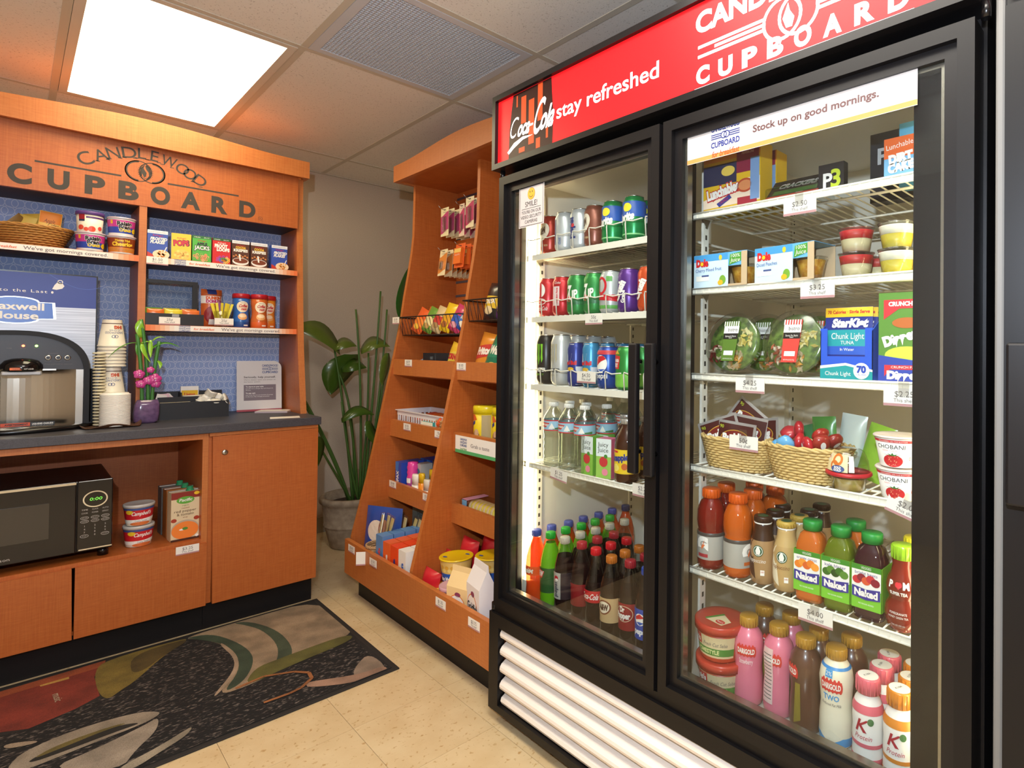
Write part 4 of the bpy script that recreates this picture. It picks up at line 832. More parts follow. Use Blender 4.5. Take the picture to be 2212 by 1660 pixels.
for x in (-.622, -.595, -.570): MB().lathe([(.006, 0), (.0095, 0), (.0095, .004), (.006, .004)], STEEL, 18, cap=False).build('button', cm, (x - MO[0], .760 - MO[1], 1.131 - MO[2]), rot=(PI / 2, 0, 0))
for x, c in ((-.687, (1, .12, .05)), (-.653, (.3, 1, .1))): MB().lathe([(.0042, 0), (.0042, .003), (.002, .004), (.0001, .0042)], emis('led', c, 9), 10).build('indicator_lamp', cm, (x - MO[0], .760 - MO[1], 1.175 - MO[2]), rot=(PI / 2, 0, 0))
# paper cups, lids
CUPM = flav('#ece4d2'); cp_pf = [(.045, 0), (.045, .004), (.043, .005), (.0300, .105), (.0300, .108)]
def cup_mesh(pr):
    g = MB().lathe(cp_pf, CUPM, 24, cap=False); g.lathe([(.0295, .1075), (.0001, .1075)], CUPM, 24)

    if pr:
        mp = Cyl(cp_pf, -.1, .037); g.rect(mp, -.118, .091, .118, .094, flav('#4a2a2c'), 1); g.text(mp, 'IHG', .012, .083, .012, flav('#c8502c'), 2, flip=True, bold=.06); g.text(mp, 'SUITES', .0, .067, .004, NAVY, 2, flip=True, w=.035); g.text(mp, 'CANDLEWOOD', 0, .060, .009, NAVY, 2, flip=True, w=.062); g.ring(mp, -.004, .040, .006, .0015, NAVY, 2, 12); g.ring(mp, .004, .040, .006, .0015, NAVY, 2, 12)
    return g
first = None
for s_, (z0_, n_) in enumerate(((.985 - .135 + .012, 10), (1.095, 7))):
    for i in range(n_):
        z = z0_ + i * .0135; pr = i == n_ - 1
        if pr: o_ = cup_mesh(True).build('paper_cup')
        elif first is None: first = o_ = cup_mesh(False).build('paper_cup')
        else: o_ = first.copy(); COL.objects.link(o_)
        o_.location = (-.4395, .803, z); o_.rotation_euler = (0, 0, .05 + s_ * .2)
        tag(o_, (['printed upside-down paper cup midway up the cup stack', 'printed upside-down paper cup on top of the cup stack'][s_] if pr else 'nested upside-down paper cup showing only its rim in the stack'), 'paper cup', 'stack of paper cups')
MB_l = MB().lathe([(.0455, 0), (.0465, .001), (.0465, .004), (.041, .0055), (.040, .010), (.0001, .010)], flav('#f1ece2'), 28); first = None
for i in range(24):
    if first is None: first = o_ = MB_l.build('cup_lid')
    else: o_ = first.copy(); COL.objects.link(o_)
    o_.location = (-.436, .690, .8645 + i * .0052); tag(o_, 'white plastic cup lid in the front lid stack' if i < 23 else 'topmost white plastic cup lid of the front stack', 'cup lid', 'stack of white cup lids')
MB_s = MB().lathe([(.0185, 0), (.0198, .001), (.0198, .005), (.016, .007), (.0001, .0072)], flav('#d9cfae'), 20); first = None
for i in range(24):
    if first is None: first = o_ = MB_s.build('small_cup')
    else: o_ = first.copy(); COL.objects.link(o_)
    o_.location = (-.4765 - .0002 * i, .7445, .8645 + i * .0122); tag(o_, 'small ribbed cream cup rim in the tall narrow stack beside paper cups', 'small cup', 'narrow stack of small cups')
tr = thing('napkin_tray', 'brown scalloped leather tray under the cups and lids', 'tray', (-.445, .735, ZC)); g = MB(); nseg = 40; LE = speckle('brown_leather', '#3a2416', '#5c3a22', 40, .5)
ptz = []
for i in range(nseg): a = 2 * PI * i / nseg; k = max(abs(math.cos(a)), abs(math.sin(a))); r = .098 / (.55 * k + .45); ptz.append((math.cos(a) * r * .95, math.sin(a) * r, .012 + .007 * math.cos(4 * a)))
g.add([(x * .8, y * .8, .003) for x, y, z in ptz], [list(range(nseg))], LE); g.add([(x * .8, y * .8, .003) for x, y, z in ptz] + ptz + [(x * 1.0, y * 1.0, z - .003) for x, y, z in ptz] + [(x * .8, y * .8, 0) for x, y, z in ptz], [(i, (i + 1) % nseg, nseg + (i + 1) % nseg, nseg + i) for i in range(nseg)] + [(nseg + i, nseg + (i + 1) % nseg, 2 * nseg + (i + 1) % nseg, 2 * nseg + i) for i in range(nseg)] + [(2 * nseg + i, 2 * nseg + (i + 1) % nseg, 3 * nseg + (i + 1) % nseg, 3 * nseg + i) for i in range(nseg)], LE, True)
g.build('tray', tr)
# vase with lucky bamboo and orchids
vz = thing('bamboo_vase', 'purple ceramic vase with lucky bamboo and pink orchids', 'plant', (-.335, .765, ZC)); VM_ = speckle('purple_glaze', '#5d4668', '#74597e', 50, .12)
g = MB(); lv = [(.030, .016, 0), (.040, .022, .010), (.042, .024, .04), (.040, .022, .075), (.034, .017, .096), (.031, .014, .0965), (.030, .013, .08)]
for (a, b_, z) in lv:
    for i in range(24): t_ = 2 * PI * i / 24; c, s_ = math.cos(t_), math.sin(t_); g.v.append(Vector((a * abs(c) ** .5 * (1 if c > 0 else -1) + (z * .06), b_ * abs(s_) ** .6 * (1 if s_ > 0 else -1), z)))
for j in range(len(lv) - 1):
    for i in range(24): g.face([j * 24 + i, j * 24 + (i + 1) % 24, (j + 1) * 24 + (i + 1) % 24, (j + 1) * 24 + i], VM_, True)
g.face(list(reversed(range(24))), VM_); g.build('vase', vz); MB().lathe([(.0001, .085), (.028, .085)], mat('#5a4a38', .9), 16, sy=.5).build('gravel', vz)
GS, GL, GL2 = mat('#3f7a34', .4), gloss('#8fc23c'), gloss('#4f8f2c')
for x, y, h_, k in ((-.012, 0, .30, -.02), (.008, .003, .36, -.028), (.02, -.002, .27, .02)):
    pth = bez((x, y, .07), (x * 1.0, y, .07 + h_ * .5), (x + k, y, .07 + h_), 10); g = MB().tube(pth, .0065, GS, 8, rs=[.0068 if i % 2 else .0062 for i in range(11)]); st_ = g.build('stalk', vz)
def leaf(par, pth, w, m, name='leaf', fold=.25, side_=None):
    P_ = [Vector(p) for p in pth]; g = MB(); n_ = len(P_)
    for i, p in enumerate(P_):
        t_ = i / (n_ - 1); ww = w * (math.sin(PI * min(1, t_ * .92 + .08)) ** .75) * (1 - .25 * t_); d = (P_[min(i + 1, n_ - 1)] - P_[max(i - 1, 0)]).normalized(); s_ = (Vector(side_) if side_ else d.cross(Vector((0, -.4, 1)))).normalized(); up_ = s_.cross(d)
        g.v.extend((p + s_ * ww + up_ * ww * fold, p, p - s_ * ww + up_ * ww * fold))
    for i in range(n_ - 1):
        b_ = i * 3; g.face([b_, b_ + 1, b_ + 4, b_ + 3], m, True); g.face([b_ + 1, b_ + 2, b_ + 5, b_ + 4], m, True)
    o_ = g.build(name, par); so = o_.modifiers.new('t', 'SOLIDIFY'); so.thickness = .0008; return o_
for pth, w, m in [(bez((-.02, 0, .355), (-.03, 0, .40), (-.022, -.004, .43), 6), .017, GL), (bez((-.02, 0, .33), (0, 0, .345), (.022, .0, .33), 6), .006, GL), (bez((.01, 0, .30), (.05, 0, .355), (.108, -.01, .315), 8), .010, GL2), (bez((-.02, 0, .33), (-.07, -.01, .345), (-.12, -.01, .27), 8), .004, GL2), (bez((-.015, 0, .33), (-.02, -.01, .30), (.012, -.012, .25), 7), .010, GL), (bez((.012, 0, .345), (.01, 0, .31), (.012, -.01, .27), 6), .009, GL), (bez((.03, 0, .26), (.05, -.004, .25), (.042, -.01, .225), 6), .009, GL), (bez((-.03, 0, .34), (-.034, -.002, .31), (-.03, 0, .28), 6), .006, GL2), (bez((.018, .003, .34), (.035, 0, .365), (.06, .004, .355), 6), .006, GL)]: leaf(vz, pth, w, m)
PK = gloss('#c0408c')
for x, z, r in ((-.024, .205, .017), (.005, .178, .016), (.026, .184, .021), (-.018, .165, .016), (.012, .222, .012), (.03, .165, .016)):
    g = MB()
    for k in range(5): a = 2 * PI * k / 5 + .3; g.lathe([(.0001, -.12), (.5, -.06), (.62, 0), (.5, .06), (.0001, .12)], PK, 8, (math.cos(a) * r * .6, math.sin(a) * r * .6, 0), r, r)
    for v_ in g.v: v_.z = v_.z * r - .3 * r * ((v_.x ** 2 + v_.y ** 2) ** .5 / r) ** 2
    g.lathe([(.22 * r, 0), (.18 * r, .25 * r), (.0001, .3 * r)], mat('#e8b0c8', .5), 8); g.build('orchid_flower', vz, (x, -.020, z), rot=(PI / 2 - .2, .15, 0))
# condiment caddy
cy = thing('condiment_caddy', 'black two-tier condiment tray beside the vase', 'organizer', (-.158, .90, ZC)); BK = mat('#1b1a1e', .5)
for a, b_, c, d_, z0_, z1_ in ((-.128, -.07, .126, -.064, 0, .074), (-.128, -.064, -.122, .07, 0, .078), (.120, -.064, .126, .07, 0, .076), (-.128, .064, .126, .07, 0, .115), (-.122, -.006, .12, -.002, 0, .094), (-.002, -.064, .002, -.006, 0, .072), (-.04, -.002, -.036, .064, 0, .112)): MB().box(a, b_, z0_, c, d_, z1_, BK).build('wall', cy)
MB().box(-.122, -.064, 0, .12, .064, .006, BK).build('base', cy)
CRM, CRL = flav('#fbf5e8'), flav('#faf4e8'); cr = MB().lathe([(.0135, 0), (.0175, .020), (.0188, .0205), (.0188, .0228), (.0001, .0228)], CRM, 16); first = None
for i, (x, y, z, a, b_) in enumerate([(.016, -.045, .055, .3, .2), (.048, -.047, .056, 1.2, .5), (.078, -.045, .055, .4, -.4), (.106, -.046, .056, -.9, .3), (.022, -.02, .066, .9, .6), (.052, -.022, .072, -.5, .2), (.082, -.02, .068, 1.4, .1), (.104, -.022, .078, -1.1, -.2), (.038, -.034, .080, 1.0, .9), (.066, -.034, .090, .2, .2), (.092, -.034, .086, 1.5, .4), (.050, -.028, .100, -.4, .7)]):
    if first is None: first = o_ = cr.build('creamer_cup')
    else: o_ = first.copy(); COL.objects.link(o_)
    o_.location = (-.158 + x, .90 + y, ZC + z); o_.rotation_euler = (a, b_, a * 2); tag(o_, 'small white coffee creamer cup heaped in the caddy', 'creamer cup', 'creamer cups in the caddy')
SUG = flav('#ece4dc')
for i in range(8): pouch('sugar_packet', ['white sugar packet leaning in the left of the caddy', 'pink-tipped sweetener packet at the caddy back'][i % 2], 'sugar packet', (-.276 + .010 * i, .915 + .004 * i, ZC + .050), (-.2, .3 - .14 * i, .2 * (i % 3)), .036, .058, .005, SUG if i % 2 == 0 else flav('#e8c0cc'), None, 'sugar packets in the caddy')
for i in range(10): tag(MB().box(-.054, -.0018, 0, .054, .0018, .003, flav('#e6d3a8')).build('stir_stick', None, (-.220, .852 + i * .005, ZC + .062 + .003 * (i % 3)), .02 * (i % 3 - 1)), 'pale wooden stir stick lying in the front left of caddy', 'stir stick', 'stir sticks')
for i in range(6): tag(MB().tube([(-.056, 0, 0), (.052, 0, 0)], .004, flav('#e9dcc8'), 8).build('wrapped_straw', None, (-.130 + .0, .915 + i * .0085, ZC + .086 + .007 * (i % 2)), .02 * (i % 2)), 'paper-wrapped straw lying across the caddy upper tier', 'straw', 'wrapped straws')
def lip(g, mp, w, h): g.rect(mp, -w * .46, h * .1, w * .46, h * .7, flav('#e8b81c')); g.text(mp, 'Lipton', 0, h * .25, h * .28, REDL, 3, w=w * .6, bold=.03)
boxy('tea_bag_packet', 'white and yellow tea bag packet standing in the caddy back', 'tea packet', (-.158, .955, ZC + .075), 0, .066, .012, .062, WHT, lip)
# acrylic sign, pad, card
def sg(g, mp):
    logo(g, mp, .045, .085, .068, NAVY, 2); g.text(mp, 'Seriously, help yourself.', -.066, .040, .0085, TXG, 2, al='l', w=.135, bold=.03); g.text(mp, "We're always open and always on", -.066, .028, .0058, TXG, 2, al='l', w=.135); g.text(mp, 'the honor system.', -.066, .018, .0058, TXG, 2, al='l', w=.07)
    gm = flav('#7a6a72'); g.rect(mp, -.066, -.072, .07, .006, gm, 1); g.text(mp, 'To charge to your suite', -.058, -.006, .0055, WHT, 2, al='l', w=.075, bold=.03); g.text(mp, 'Just fill out a charge slip and drop it in', -.058, -.015, .0045, WHT, 2, al='l', w=.115); g.text(mp, 'the box.', -.058, -.023, .0045, WHT, 2, al='l', w=.022); g.text(mp, 'To pay cash', -.058, -.038, .0055, WHT, 2, al='l', w=.04, bold=.03); g.text(mp, 'Just drop the correct amount of money', -.058, -.047, .0045, WHT, 2, al='l', w=.115); g.text(mp, 'in the box. No change provided.', -.058, -.055, .0045, WHT, 2, al='l', w=.1)
g = MB(); pts = [(-.095, -.125), (.095, -.125), (.095, .09)] + [(.06 + .035 * math.cos(a), .09 + .035 * math.sin(a)) for a in [PI / 2 * i / 6 for i in range(1, 7)]] + [(-.095, .125)]
g.prism(pts, (0, .003, 0), flav('#dcd6d4'), Flat()); sg(g, Flat()); g.rect(Flat(), -.095, -.125, .095, -.116, flav('#a82a3c'), 1); t = thing('counter_sign', 'rounded paper sign in acrylic stand leaning against the hutch back', 'sign', (.128, .985, ZC), -.10)
g.build('sign_face', t, (0, 0, .1265), rot=(-.12, 0, 0)); MB().box(-.093, -.035, 0, .093, .012, .003, PET).build('acrylic_foot', t)
g = MB().box(-.07, -.05, 0, .07, .05, .008, flav('#f0e6da'), fm=[flav('#5a68a8'), flav('#d8ccc0'), flav('#b8a8b0'), WHT, WHT, flav('#f3e9de')]); tag(g.build('note_pad', None, (.172, .90, ZC), -.55), 'small white charge slip pad on the counter before the sign', 'note pad')
tag(MB().box(-.058, -.036, 0, .058, .036, .001, flav('#f3e9da')).build('paper_card', None, (.136, .61, ZC), -.25), 'blank white card lying on the counter front edge', 'card')
# ================================================================ IN THE BASE CABINET
mw = thing('microwave_oven', 'black countertop microwave with round green display', 'microwave', (-.68, .76, .388)); MO = (-.68, .76, .388)
def Mw(mb, n_, par=None): return P(mb, n_, par or mw, MO)
MK = mat('#161314', .18); Mw(MB().box(-.945, .58, .418, -.449, .96, .680, mat('#1d1718', .3), .006), 'body'); d_ = Mw(MB().box(-.945, .560, .424, -.548, .580, .682, MK, .003), 'door')
Mw(MB().box(-.93, .5575, .492, -.617, .560, .618, mat('#3b3631', .12)), 'window', d_); Mw(MB().box(-.94, .5578, .672, -.549, .5600, .680, CHROME), 'chrome_trim', d_)
pn = Mw(MB().box(-.545, .560, .424, -.449, .580, .682, MK, .003), 'control_panel'); MF = Flat((-.497, .560, 0)); g = MB(); g.ring(MF, 0, .612, .034, .004, CHROME, 1, 30, ry=.030); g.ell(MF, 0, .612, .030, .026, mat('#0c0b0b', .1), 1); Mw(g, 'display_ring', pn)
g = MB(); GRN = emis('display_digits', (.25, 1, .1), 1.4); g.text(MF, '0:00', .001, .607, .011, GRN, 3, w=.034, shear=.15); Mw(g, 'display_digits', pn)
g = MB(); LG = flav('#b8b0a8')
for r in range(3):
    for c, t_ in enumerate((('TIME', 'CLOCK', 'AUTO'), ('COOK', 'POWER', 'DEFROST'), ('', '', ''))[r]): g.text(MF, t_, -.028 + c * .028, .573 - r * .012, .005, LG, 1, w=.017)
for r in range(2):
    for c in range(3): g.ring(MF, -.028 + c * .028, .546 - r * .013, .0115, .0012, LG, 1, 16, ry=.0055); g.text(MF, ('POPCORN', 'POTATO', 'PIZZA', 'COFFEE', 'DINNER', 'FROZEN')[r * 3 + c], -.028 + c * .028, .5445 - r * .013, .0032, LG, 1, w=.014)
for r in range(3):
    for c in range(3): g.text(MF, str(r * 3 + c + 1), -.028 + c * .028, .513 - r * .0115, .006, LG, 1)
g.text(MF, '0', 0, .4785, .006, LG, 1); g.ring(MF, -.028, .480, .0115, .0012, LG, 1, 16, ry=.006); g.ring(MF, .028, .480, .0115, .0012, LG, 1, 16, ry=.006); g.text(MF, 'STOP', -.028, .4785, .0035, LG, 1); g.text(MF, 'START', .028, .4785, .0035, LG, 1); Mw(g, 'key_legend', pn)
Mw(MB().box(-.54, .5578, .430, -.45, .560, .434, CHROME), 'chrome_trim', pn); g = MB(); g.text(Flat((0, .560, 0)), 'emerson', -.74, .438, .010, LG, 1, w=.06); Mw(g, 'brand_print', d_)
for x in (-.92, -.47):
    for y in (.61, .93): Mw(MB().lathe([(.016, 0), (.016, .031)], BLACKG, 12, (x, y, .388)), 'foot')
def soupb(g, mp, r, h):
    w = r * 2.9; g.rect(mp, -w, h * .3, w, h * .84, flav('#c8202a'), 1); g.rect(mp, -w, h * .74, w, h * .84, NAVY, 2); g.text(mp, "Campbell's", .006, h * .50, h * .17, WHT, 3, w=r * 1.4, shear=.3, bold=.02); g.poly(mp, [(-w, h * .26), (0, h * .3), (w, h * .44), (w, h * .30), (0, h * .14), (-w, h * .12)], WHT, 2); g.text(mp, 'Creamy Tomato', .006, h * .2, h * .08, TXG, 4, w=r * .9); g.ell(mp, .004, h * .1, r * .8, h * .09, flav('#d9743a'), 3); g.ell(mp, -r * .7, h * .66, r * .3, h * .1, flav('#e8c02a'), 3)
for i, z in enumerate((.389, .4725)): cup('soup_bowl', ['red and white soup bowl resting on the niche floor', 'red and white soup bowl stacked on the other bowl'][i], 'soup bowl', (-.362, .655, z), .1 - .2 * i, .038, .047, .083, flav('#e8d8c4'), mat('#c9c4be', .35), soupb, .012)
def soupc(g, mp, w, h):
    g.rect(mp, -w / 2, h * .86, w / 2, h, flav('#8a2c22'), 1); g.ell(mp, 0, h * .83, w * .32, h * .075, flav('#5fa83c'), 2); g.text(mp, 'Pacific', 0, h * .805, h * .06, WHT, 4, w=w * .46, shear=.2, bold=.02); g.text(mp, 'organic', 0, h * .71, h * .028, flav('#6a7a3a'), 3); g.text(mp, 'roasted', 0, h * .655, h * .03, flav('#8a4a2c'), 3); g.text(mp, 'red pepper', 0, h * .585, h * .052, flav('#5a3a28'), 3, w=w * .78); g.text(mp, '& tomato', 0, h * .515, h * .052, flav('#5a3a28'), 3, w=w * .6); g.text(mp, 'soup', 0, h * .465, h * .03, flav('#8a4a2c'), 3)
    g.ell(mp, 0, h * .22, w * .499, h * .2, flav('#b9a894'), 2, 28); g.ell(mp, 0, h * .205, w * .48, h * .18, flav('#ef8434'), 3, 28); g.rect(mp, -w / 2, 0, w / 2, h * .04, flav('#4a2a1e'), 4); g.ell(mp, 0, h * .24, w * .1, h * .03, flav('#4f8a34'), 5); g.ell(mp, -w * .12, h * .225, w * .09, h * .018, WHT, 4); g.ell(mp, w * .42, h * .06, w * .06, w * .06, WHT, 5); g.ell(mp, w * .4, h * .95, w * .1, h * .035, flav('#e8c02a'), 2)
    for s_ in (-1, 1): g.ell(mp, s_ * w * .4, h * .43, w * .1, h * .04, flav('#a83a24'), 3)
def carton(x, y, rz, c, paint, lb):
    t = thing('soup_carton', lb, 'carton', (x, y, .389), rz, 'soup cartons in the niche'); w, d, h = .093, .060, .196; g = MB().box(-w / 2, -d / 2, 0, w / 2, d / 2, h, flav(c))
    if paint: paint(g, Flat((0, -d / 2, 0)), w, h)
    g.build('box', t); MB().box(-w / 2 - .002, -.003, h, w / 2 + .002, .003, h + .003, flav('#b8b0a8')).build('top_seam', t); MB().lathe([(.014, 0), (.014, .004), (.011, .005), (.011, .018), (.0001, .018)], flav('#2f8a5a'), 16, (.018, -.012, h)).build('spout_cap', t)
carton(-.226, .625, .06, '#ddc9a4', soupc, 'red pepper tomato soup carton in front with green cap'); carton(-.230, .700, .06, '#a8642c', None, 'brown soup carton directly behind the tomato carton'); carton(-.236, .775, .06, '#5a5a58', None, 'grey soup carton at the back of the niche')

# ================================================================ POTTED PLANT
pp = thing('potted_plant', 'bird of paradise plant in a clay pot between hutch and snack display', 'plant', (.70, 1.25, 0)); CLAY = speckle('aged_clay', '#8f7d68', '#a8967e', 30, .8, b=.1)
MB().lathe([(.115, 0), (.130, .01), (.158, .12), (.160, .128), (.166, .132), (.166, .140), (.162, .145), (.172, .245), (.176, .262), (.188, .270), (.190, .292), (.183, .302), (.165, .302), (.160, .25), (.155, .24)], CLAY, 40, cap=True).build('clay_pot', pp); MB().lathe([(.0001, .262), (.158, .25)], speckle('potting_soil', '#2c2018', '#4a3826', 90, .95, b=.5), 28, cap=False).build('soil', pp)
STM, PL, PL2 = mat('#4a6a2c', .45), gloss('#43601c'), gloss('#627428')
stems = [((.03, 0, .25), (.03, -.03, .9), (-.03, -.05, 1.41)), ((.05, .0, .25), (.09, -.04, .9), (.115, -.05, 1.53)), ((.06, 0, .25), (.13, -.05, .9), (.156, -.05, 1.42)), ((.02, -.01, .25), (-.05, -.03, .5), (-.102, -.05, .865)), ((-.01, 0, .25), (-.06, 0, .8), (-.13, .0, 1.18)), ((.0, .02, .25), (.02, .02, .8), (-.10, .03, 1.05)), ((.07, 0, .25), (.13, -.12, .9), (.20, -.15, 1.38)), ((-.02, -.02, .25), (-.14, -.1, .45), (-.29, -.24, .66)), ((-.03, 0, .25), (-.15, -.05, .6), (-.35, -.1, .93)), ((.04, .02, .25), (.08, .0, .7), (.06, -.02, 1.15)), ((-.03, -.01, .25), (-.12, -.05, .55), (-.34, -.08, .95)), ((.05, -.03, .25), (.08, -.1, .5), (.06, -.13, .62)), ((.02, 0, .25), (-.02, -.05, .6), (-.08, -.1, .80)), ((.06, .02, .25), (.12, -.02, .7), (.16, -.06, 1.15))]
for a, b_, c in stems: MB().tube(bez(a, b_, c, 10), .009, STM, 6, rs=[.0085 - .0003 * i for i in range(11)]).build('stem', pp)
for pth, w, m, sd in [(bez((-.10, 0, 1.16), (-.2, .0, 1.32), (-.36, .0, 1.28), 10), .055, PL2, (.2, .6, .8)), (bez((-.13, 0, 1.18), (-.06, .0, 1.25), (.0, .0, 1.19), 8), .040, PL2, (.1, .8, .6)), (bez((-.02, .03, 1.14), (-.08, .04, 1.07), (-.13, .04, .90), 10), .085, PL, (1, .3, 0)), (bez((-.08, .03, 1.05), (-.02, 0, 1.12), (.06, 0, 1.06), 8), .045, PL, (.1, .8, .7)), (bez((.02, 0, 1.16), (.09, -.02, 1.27), (.18, -.05, 1.19), 10), .050, PL2, (.2, .8, .6)), (bez((.21, -.15, 1.34), (.17, -.15, 1.46), (.235, -.16, 1.68), 10), .055, gloss('#2f6a22'), (.8, .6, 0)), (bez((.12, -.1, .62), (.10, -.12, .78), (.17, -.14, .95), 10), .060, gloss('#3a5f22'), (.8, .6, 0)), (bez((-.12, -.1, .76), (-.03, -.12, .86), (.06, -.12, .78), 9), .030, PL, (.1, .7, .7)), (bez((.02, -.13, .75), (.04, -.14, .66), (.07, -.15, .60), 8), .035, PL, (.9, .5, 0)), (bez((.16, -.06, 1.15), (.14, -.07, 1.05), (.12, -.08, .95), 8), .035, PL2, (.9, .5, 0)), (bez((-.29, -.24, .70), (-.27, -.24, .66), (-.29, -.25, .54), 8), .030, PL, (.9, .5, 0)), (bez((.08, -.05, .35), (.06, -.1, .5), (.10, -.12, .66), 8), .05, PL, (.8, .6, 0))]: leaf(pp, pth, w * 1.5, m, 'leaf', .12, sd)
# ================================================================ IN THE COOLER, LEFT DOOR
CANP = [(.0235, 0), (.0275, .003), (.0315, .009), (.033, .014), (.033, .103), (.0285, .1135), (.0265, .117), (.0265, .1195)]
def can(x, y, z, col, paint, lb, grp, a=0.0, r=.033, h=.122, metal=.35):
    t = thing('drink_can', lb, 'can', (x, y, z), NX + a, grp); k, q = r / .033, h / .122; pf = [(c * k, d * q) for c, d in CANP]
    MB().lathe(pf, mat(col, .3, metal), 26).build('body', t); MB().lathe([(.0268 * k, .1195 * q), (.0272 * k, .1215 * q), (.025 * k, .122 * q), (.0238 * k, .1195 * q), (.0001, .1195 * q)], ALU, 26).build('rim', t)
    MB().box(-.006, -.012, .1198 * q, .006, .006, .1208 * q, ALU).build('pull_tab', t)
    if paint:
        g = MB(); paint(g, Cyl(pf, 0, r), h); g.build('print', t)
    return t
def vt(g, mp, t_, u, v0, v1, hh, m, l=2, bold=.04, shear=0.0): g.text(mp, t_, u, v0, hh, m, l, al='l', w=v1 - v0, bold=bold, rot=PI / 2, shear=shear)
def p_aw(c):
    def f(g, mp, h): g.ell(mp, -.004, .068, .021, .030, flav('#e8dcc8'), 1, 20, -.5); g.text(mp, 'A&W', -.006, .062, .018, flav('#4a2a1c'), 3, w=.034, bold=.08, rot=.25); g.text(mp, 'ROOT BEER', 0, .022, .006, flav('#e8d0a0'), 2, w=.03)
    return f
def p_diet(g, mp, h): g.rect(mp, -.03, .02, -.018, .1, flav('#5a4a8a'), 1); g.text(mp, 'diet', .004, .03, .01, flav('#3a5aa0'), 2, rot=PI / 2)
def p_dpepsi(g, mp, h): vt(g, mp, 'pepsi', .006, .03, .095, .022, flav('#2c3a7a'), 2, .05); g.ell(mp, .004, .07, .006, .006, flav('#c8323c'), 3)
def p_sprite(g, mp, h): g.rect(mp, -.1, .062, .1, .105, flav('#2a5ab0'), 1); g.ell(mp, .006, .088, .014, .012, flav('#f0e03a'), 2); g.text(mp, 'Sprite', 0, .052, .020, WHT, 3, w=.055, bold=.06, shear=.25, rot=.12); g.rect(mp, -.1, .012, .1, .016, flav('#8ad08a'), 1)
def p_coke(g, mp, h): g.ell(mp, -.002, .082, .017, .022, WHT, 1); g.rect(mp, -.006, .06, .002, .104, REDL, 2); g.text(mp, 'Coca-Cola', 0, .018, .013, WHT, 2, w=.045, shear=.3); g.ring(mp, 0, .046, .018, .002, WHT, 2, 16, ry=.010)
def p_coke2(g, mp, h): g.rect(mp, -.012, .03, .014, .09, flav('#e8d0d0'), 1); vt(g, mp, 'Nutrition Facts', .008, .034, .086, .006, REDL, 2); g.text(mp, 'Coke', .006, .098, .007, WHT, 2, shear=.3)
def p_7up(g, mp, h): g.poly(mp, [(-.1, .03), (.1, .03), (.1, .05), (-.1, .04)], flav('#1f6a38'), 1); g.text(mp, '7', -.012, .042, .045, WHT, 2, bold=.03, shear=.2, w=.016); g.text(mp, 'UP', .010, .048, .024, WHT, 2, bold=.04, shear=.2, w=.03, rot=.25); g.ell(mp, -.006, .048, .010, .010, flav('#d83a2c'), 1)
def p_squirt(g, mp, h): g.ring(mp, -.006, .078, .020, .007, REDL, 2, 22, ry=.026); g.poly(mp, [(-.08, .042), (.08, .030), (.08, .052), (-.08, .052)], REDL, 1); g.rect(mp, -.08, .012, .08, .022, flav('#5aa04a'), 1); g.rect(mp, .012, .09, .03, .105, flav('#5aa04a'), 1)
def p_crush(g, mp, h): g.text(mp, 'Crush', .0, .055, .020, WHT, 3, w=.062, bold=.08, rot=1.1); vt(g, mp, 'Grape', .012, .025, .06, .012, WHT, 3)
def p_orange(g, mp, h): g.text(mp, 'Crush', .0, .055, .020, WHT, 3, w=.062, bold=.08, rot=1.1)
def p_mon(c, dark):
    def f(g, mp, h):
        for i, dx in enumerate((-.011, 0, .011)): g.poly(mp, [(dx - .004, .128), (dx + .004, .128), (dx + .003, .095), (dx + .0045, .08), (dx, .068 - .008 * (i % 2)), (dx - .003, .085), (dx - .002, .105)], flav(c), 2)
        g.text(mp, 'MONSTER', 0, .040, .012, flav(dark), 2, w=.05, bold=.03); g.text(mp, 'ENERGY', 0, .028, .006, flav(c), 2, w=.038)
    return f
def p_rb(g, mp, h):
    g.poly(mp, [(-.02, .065), (.0, .065), (.014, .128), (-.005, .128)], flav('#c8ccd4'), 1); g.poly(mp, [(.02, .005), (.05, .005), (.05, .06), (.02, .06)], flav('#c8ccd4'), 1); g.text(mp, 'Red Bull', .002, .066, .011, REDL, 3, w=.042, bold=.07); g.ell(mp, .002, .052, .012, .006, flav('#e0b030'), 2)
def p_pep(g, mp, h):
    g.rect(mp, -.1, .098, .1, .110, flav('#c83a44'), 1); g.ell(mp, -.002, .072, .021, .024, WHT, 1); g.poly(mp, [(-.019, .080), (-.012, .092), (.006, .095), (.016, .085), (.0, .078), (-.018, .066)], REDL, 2); g.poly(mp, [(-.015, .055), (0, .049), (.014, .056), (.004, .056)], flav('#2a5ab8'), 2); g.text(mp, 'pepsi', 0, .030, .015, WHT, 2, w=.04, bold=.02)
def p_cd(g, mp, h): g.poly(mp, [(-.026, .060), (-.024, .098), (.004, .094), (.0, .058)], flav('#c8322c'), 2); g.text(mp, 'CANADA', -.011, .078, .008, WHT, 3, w=.022, bold=.05); g.text(mp, 'DRY', -.012, .064, .010, WHT, 3, w=.018, bold=.05); g.rect(mp, -.1, .008, .1, .045, flav('#7ac24a'), 1); g.poly(mp, [(-.02, .1), (-.01, .112), (.002, .1)], flav('#c8a02c'), 3)
FX = .462
CA, CBc, CC = 'cans on the top left cooler shelf', 'cans on the second left cooler shelf', 'cans on the third left cooler shelf'
